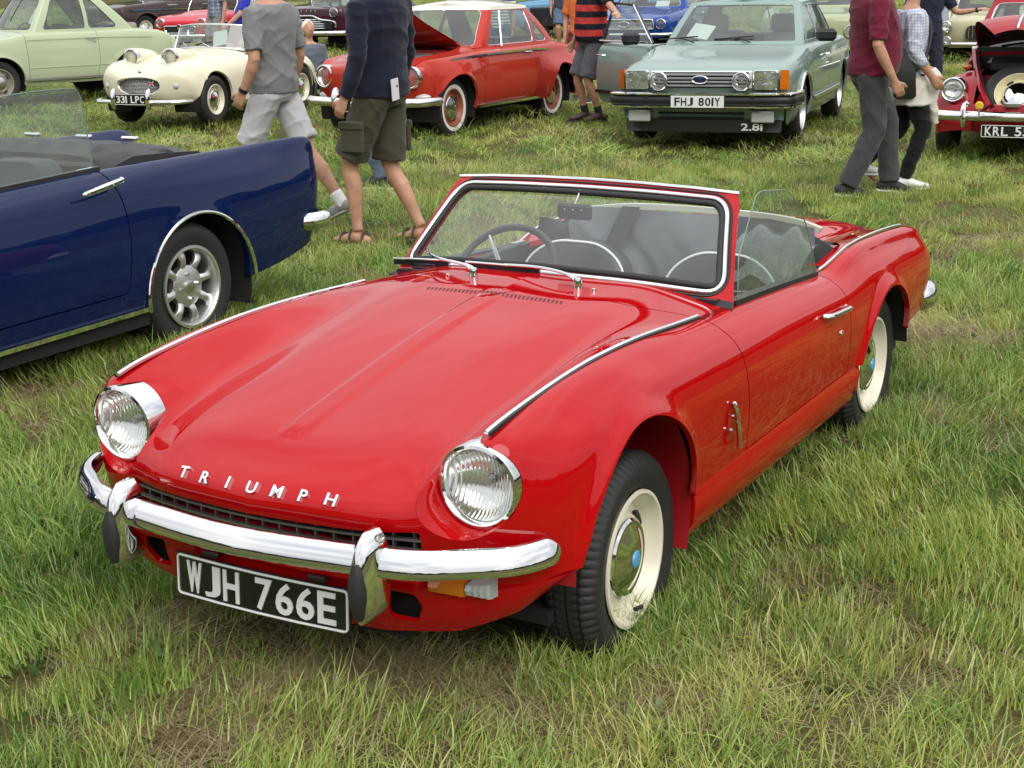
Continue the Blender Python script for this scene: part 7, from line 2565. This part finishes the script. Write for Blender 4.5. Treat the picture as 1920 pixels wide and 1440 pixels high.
def grass_material(name, c1, c2, c3):
    m = bpy.data.materials.new(name)
    m.use_nodes = True
    nt = m.node_tree
    nt.nodes.clear()
    L = nt.links.new
    out = nt.nodes.new("ShaderNodeOutputMaterial")
    oi = nt.nodes.new("ShaderNodeObjectInfo")
    ge = nt.nodes.new("ShaderNodeNewGeometry")
    n1 = nt.nodes.new("ShaderNodeTexNoise")
    n1.inputs["Scale"].default_value = .75
    n1.inputs["Detail"].default_value = 4
    mr = nt.nodes.new("ShaderNodeMapRange")
    mr.inputs["From Min"].default_value = .38
    mr.inputs["From Max"].default_value = .66
    at = nt.nodes.new("ShaderNodeAttribute")
    at.attribute_name = "tone"
    ad = nt.nodes.new("ShaderNodeMath")
    ad.operation = 'MULTIPLY_ADD'
    ad.inputs[1].default_value = .55
    a2 = nt.nodes.new("ShaderNodeMath")
    a2.operation = 'MULTIPLY_ADD'
    a2.inputs[1].default_value = .45
    rp = nt.nodes.new("ShaderNodeValToRGB")
    e = rp.color_ramp.elements
    e[0].position, e[0].color = .18, (*c1, 1)
    e[1].position, e[1].color = .88, (*c3, 1)
    q = rp.color_ramp.elements.new(.52)
    q.color = (*c2, 1)
    L(ge.outputs["Position"], n1.inputs["Vector"])
    L(n1.outputs["Fac"], mr.inputs["Value"])
    L(at.outputs["Fac"], ad.inputs[0])
    mm = nt.nodes.new("ShaderNodeMath")
    mm.operation = 'MULTIPLY'
    mm.inputs[1].default_value = .30
    L(oi.outputs["Random"], mm.inputs[0])
    L(mm.outputs[0], ad.inputs[2])
    L(mr.outputs["Result"], a2.inputs[0])
    L(ad.outputs[0], a2.inputs[2])
    L(a2.outputs[0], rp.inputs["Fac"])
    d = nt.nodes.new("ShaderNodeBsdfDiffuse")
    t = nt.nodes.new("ShaderNodeBsdfTranslucent")
    g = nt.nodes.new("ShaderNodeBsdfGlossy")
    g.inputs["Roughness"].default_value = .42
    g.inputs["Color"].default_value = (1, 1, 1, 1)
    x = nt.nodes.new("ShaderNodeMixShader")
    x.inputs[0].default_value = .38
    x2 = nt.nodes.new("ShaderNodeMixShader")
    x2.inputs[0].default_value = .045
    L(rp.outputs["Color"], d.inputs["Color"])
    L(rp.outputs["Color"], t.inputs["Color"])
    L(d.outputs[0], x.inputs[1])
    L(t.outputs[0], x.inputs[2])
    L(x.outputs[0], x2.inputs[1])
    L(g.outputs[0], x2.inputs[2])
    L(x2.outputs[0], out.inputs["Surface"])
    return m


def make_clump(name, m, nb, rad, lmin, lmax, wid, lean, flat=0.0):
    V, F, tone = [], [], []
    for _ in range(nb):
        r, a = rad * sqrt(random.random()), random.random() * 2 * pi
        bx, by = r * cos(a), r * sin(a)
        L = random.uniform(lmin, lmax)
        az = random.random() * 2 * pi
        ln = random.uniform(.1, 1) * lean
        w = wid * random.uniform(.6, 1.25)
        tv = random.random()
        tw = random.uniform(-.6, .6)
        n = 4
        p = np.array([bx, by, -.005])
        el = pi / 2 - random.uniform(0, .60) - flat
        b0 = len(V)
        for k in range(n + 1):
            t = k / n
            d = np.array([cos(az) * cos(el), sin(az) * cos(el), sin(el)])
            sdv = np.array([-sin(az + tw), cos(az + tw), 0])
            ww = w * (1 - t) ** .6 if k < n else 0
            if k < n:
                V += [p - sdv * ww / 2, p + sdv * ww / 2]
                tone += [tv, tv]
            else:
                V.append(p)
                tone.append(tv)
            p = p + d * L / n
            if p[2] < .004:
                p[2] = .004 + .006 * random.random()
            el -= ln * (.35 + .5 * t)
        for k in range(n - 1):
            i = b0 + 2 * k
            F.append((i, i + 1, i + 3, i + 2))
        i = b0 + 2 * (n - 1)
        F.append((i, i + 1, i + 2))
    me = rawmesh(V, F, True)
    at = me.attributes.new("tone", 'FLOAT', 'POINT')
    # validate() keeps vertex order
    at.data.foreach_set("value", tone[:len(me.vertices)])
    me.materials.append(m)
    return bpy.data.objects.new(name, me)


def build_grass():
    gm = grass_material("grass_green", (.058, .140, .018), (.200, .345, .052), (.46, .55, .13))
    ym = grass_material("grass_yellowing", (.14, .225, .030), (.38, .44, .085), (.60, .58, .19))
    dm = grass_material("grass_dry_straw", (.15, .115, .050), (.30, .235, .110), (.48, .40, .22))
    kinds = []
    for k in range(4):
        kinds.append(make_clump("lush", gm, 84, .11, .045, .110, .0044, 1.05))
    for k in range(3):
        kinds.append(make_clump("tall", gm, 50, .09, .08, .16, .0050, .95))
    for k in range(3):
        kinds.append(make_clump("yellow", ym, 64, .11, .05, .115, .0038, .85))
    for k in range(3):
        kinds.append(make_clump("straw", dm, 75, .13, .06, .13, .0030, .5, flat=.95))
    wm = grass_material("broad_weeds", (.050, .110, .020), (.085, .165, .030), (.15, .22, .05))
    for k in range(2):
        kinds.append(make_clump("weed", wm, 26, .08, .03, .075, .016, .9, flat=.35))
    for k in range(2):
        kinds.append(make_clump("stalk", dm, 9, .10, .16, .30, .0022, .35))
    col = bpy.data.collections.new("grass_clumps")
    for i, o in enumerate(kinds):
        o.name = "clump_%02d" % i
        col.objects.link(o)
    # scatter over the part of the field in view
    P, R, S, I = [], [], [], []
    fwd = math.atan2(cf_[1], cf_[0])

    def noise2(x, y):
        return (sin(x * 1.3 + 2.1 * sin(y * .9)) + sin(y * 1.7 + 1.6 * sin(x * 1.1 + 1)) + sin((x + y) * 2.9) * .5) / 2.5
    brown = [(.05, -.61, .26), (-.02, -.80, .22), (.24, -.57, .22), (-.51, -.60, .20), (.85, -.26, .16), (.90, -.10, .14), (.36, -.42, .18), (.61, -.46, .18), (-.03, -.98, .2), (.90, 2.31, .22), (.6, 3.4, .35), (.95, .55, .16), (-2.3, .86, .3), (1.35, .2, .18), (-3.0, 5.6, .5), (.6, 6.2, .7)]
    for r0, r1, dens, sc, ang in ((2.0, 5.0, 135, 1.0, .66), (5.0, 8.0, 92, 1.0, .60), (8, 14, 50, 1.15, .56), (14, 26, 15, 1.5, .50), (26, 70, 4.0, 2.2, .48)):
        n = int(dens * ang * (r1 * r1 - r0 * r0))
        for _ in range(n):
            r = sqrt(random.uniform(r0 * r0, r1 * r1))
            a = fwd + random.uniform(-ang, ang)
            x, y = CAM[0] + r * cos(a), CAM[1] + r * sin(a)
            q = noise2(x, y) + random.gauss(0, .42)
            br = max([exp(-((x - b[0]) ** 2 + (y - b[1]) ** 2) / b[2] ** 2 * 1.2) for b in brown])
            u = random.random()
            if u < br * .55:
                k = random.choice((10, 11, 12, 12))
            elif q > .62:
                k = random.choice((7, 8, 9, 7, 8, 10))
            elif q < -.45:
                k = random.choice((4, 5, 6, 0, 1))
            else:
                k = random.choice((0, 1, 2, 3, 0, 1, 2, 7, 8, 9, 10))
            if r > 9 and random.random() < .35:
                k = random.choice((7, 8, 9))
            w_ = random.random()
            if w_ < .05:
                k = random.choice((13, 14))
            elif w_ < .085:
                k = random.choice((15, 16))
            P.append((x, y, ground_z(x, y)))
            # lodged grass: patches lean together
            lx = .42 * sin(x * 2.3 + 1.7 * sin(y * 1.9)) * (.4 + .6 * sin(x * .9 + y * 1.3) ** 2)
            ly = .42 * cos(y * 2.1 + 1.4 * sin(x * 2.2)) * (.4 + .6 * cos(x * 1.2 - y * .8) ** 2)
            az = random.random() * 2 * pi
            mm_ = (Matrix.Rotation(lx + random.gauss(0, .12), 3, 'X') @ Matrix.Rotation(ly + random.gauss(0, .12), 3, 'Y') @ Matrix.Rotation(az, 3, 'Z')).to_euler()
            R.append((mm_.x, mm_.y, mm_.z))
            h = sc * random.uniform(.75, 1.2)
            if -.60 < x < .60 and -.6 < y < 2.9:
                h *= .5
            S.append((h * (1.0 if r < 14 else 1.3), h * (1.0 if r < 14 else 1.3), h * (.95 if r < 9 else .72 if r < 14 else .55)))
            I.append(k)
    for bx_, by_, br_ in brown:   # loose dead clippings
        for _ in range(int(420 * br_ * br_ * 1.5)):
            x, y = bx_ + random.gauss(0, br_ * .7), by_ + random.gauss(0, br_ * .7)
            P.append((x, y, ground_z(x, y) + .004))
            R.append((random.gauss(0, .10), random.gauss(0, .10), random.random() * 2 * pi))
            h = random.uniform(.7, 1.1)
            S.append((h, h, h * .8))
            I.append(random.choice((10, 11, 12)))
    for wx, wy_ in ((.66, 0), (.60, 2.108), (.58, -.12), (-2.5, 2.0)):
        for _ in range(34):
            a, r = random.random() * 2 * pi, random.uniform(.05, .30)
            x, y = wx + .08 + r * cos(a) * .5, wy_ + r * sin(a) * 1.2
            P.append((x, y, ground_z(x, y)))
            R.append((random.gauss(0, .15), random.gauss(0, .15), random.random() * 2 * pi))
            h = random.uniform(.6, .95)
            S.append((h, h, h))
            I.append(random.choice((0, 1, 4, 5, 6, 7)))
    me = bpy.data.meshes.new("grass")
    me.from_pydata(P, [], [])
    for nm, ty, data in (("rot", 'FLOAT_VECTOR', R), ("scl", 'FLOAT_VECTOR', S)):
        at = me.attributes.new(nm, ty, 'POINT')
        at.data.foreach_set("vector", np.array(data, np.float32).ravel())
    at = me.attributes.new("idx", 'INT', 'POINT')
    at.data.foreach_set("value", np.array(I, np.int32))
    o = link("grass", me, None, None, kind="stuff", label="long uneven green and straw coloured grass of the show field", category="grass")
    ng = bpy.data.node_groups.new("scatter", 'GeometryNodeTree')
    ng.interface.new_socket("Geometry", in_out='INPUT', socket_type='NodeSocketGeometry')
    ng.interface.new_socket("Geometry", in_out='OUTPUT', socket_type='NodeSocketGeometry')
    N = ng.nodes
    gi, go = N.new("NodeGroupInput"), N.new("NodeGroupOutput")
    ip = N.new("GeometryNodeInstanceOnPoints")
    ci = N.new("GeometryNodeCollectionInfo")
    ci.inputs["Collection"].default_value = col
    ci.inputs["Separate Children"].default_value = True
    ci.inputs["Reset Children"].default_value = True
    ip.inputs["Pick Instance"].default_value = True
    lk = ng.links.new
    lk(gi.outputs[0], ip.inputs["Points"])
    lk(ci.outputs[0], ip.inputs["Instance"])
    for nm, ty, sock in (("idx", 'INT', "Instance Index"), ("rot", 'FLOAT_VECTOR', "Rotation"), ("scl", 'FLOAT_VECTOR', "Scale")):
        a = N.new("GeometryNodeInputNamedAttribute")
        a.data_type = ty
        a.inputs["Name"].default_value = nm
        lk(a.outputs["Attribute"], ip.inputs[sock])
    lk(ip.outputs[0], go.inputs[0])
    md = o.modifiers.new("scatter", 'NODES')
    md.node_group = ng
    return o


def build_reflection_trees():
    mb = MB()  # tree ring out of view, added so car panels reflect a darker horizon
    rr = random.Random(3)
    for i in range(150):
        a = 2 * pi * i / 150 + rr.uniform(-.02, .02)
        R0 = rr.uniform(120, 170)
        hh, wd = rr.uniform(9, 17), rr.uniform(6, 11)
        cx, cy = R0 * cos(a), R0 * sin(a) + 10
        rings = []
        for q in np.linspace(0, 1, 7):
            r_ = wd * sin(pi * (q * .88 + .10)) ** .6
            rings.append([(cx + r_ * cos(t) * rr.uniform(.75, 1.15), cy + r_ * sin(t) * rr.uniform(.75, 1.15), -1.5 + hh * q) for t in np.linspace(0, 2 * pi, 9, endpoint=False)])
        mb.loft(rings)
    mb.build("unseen_reflection_trees", mat("reflection_foliage", (.028, .050, .016), .9, noise=(.6, .5)), None, kind="stuff", label="unseen ring of dark green trees added round the field to darken reflections", category="trees")


build_ground()
build_reflection_trees()
build_grass()
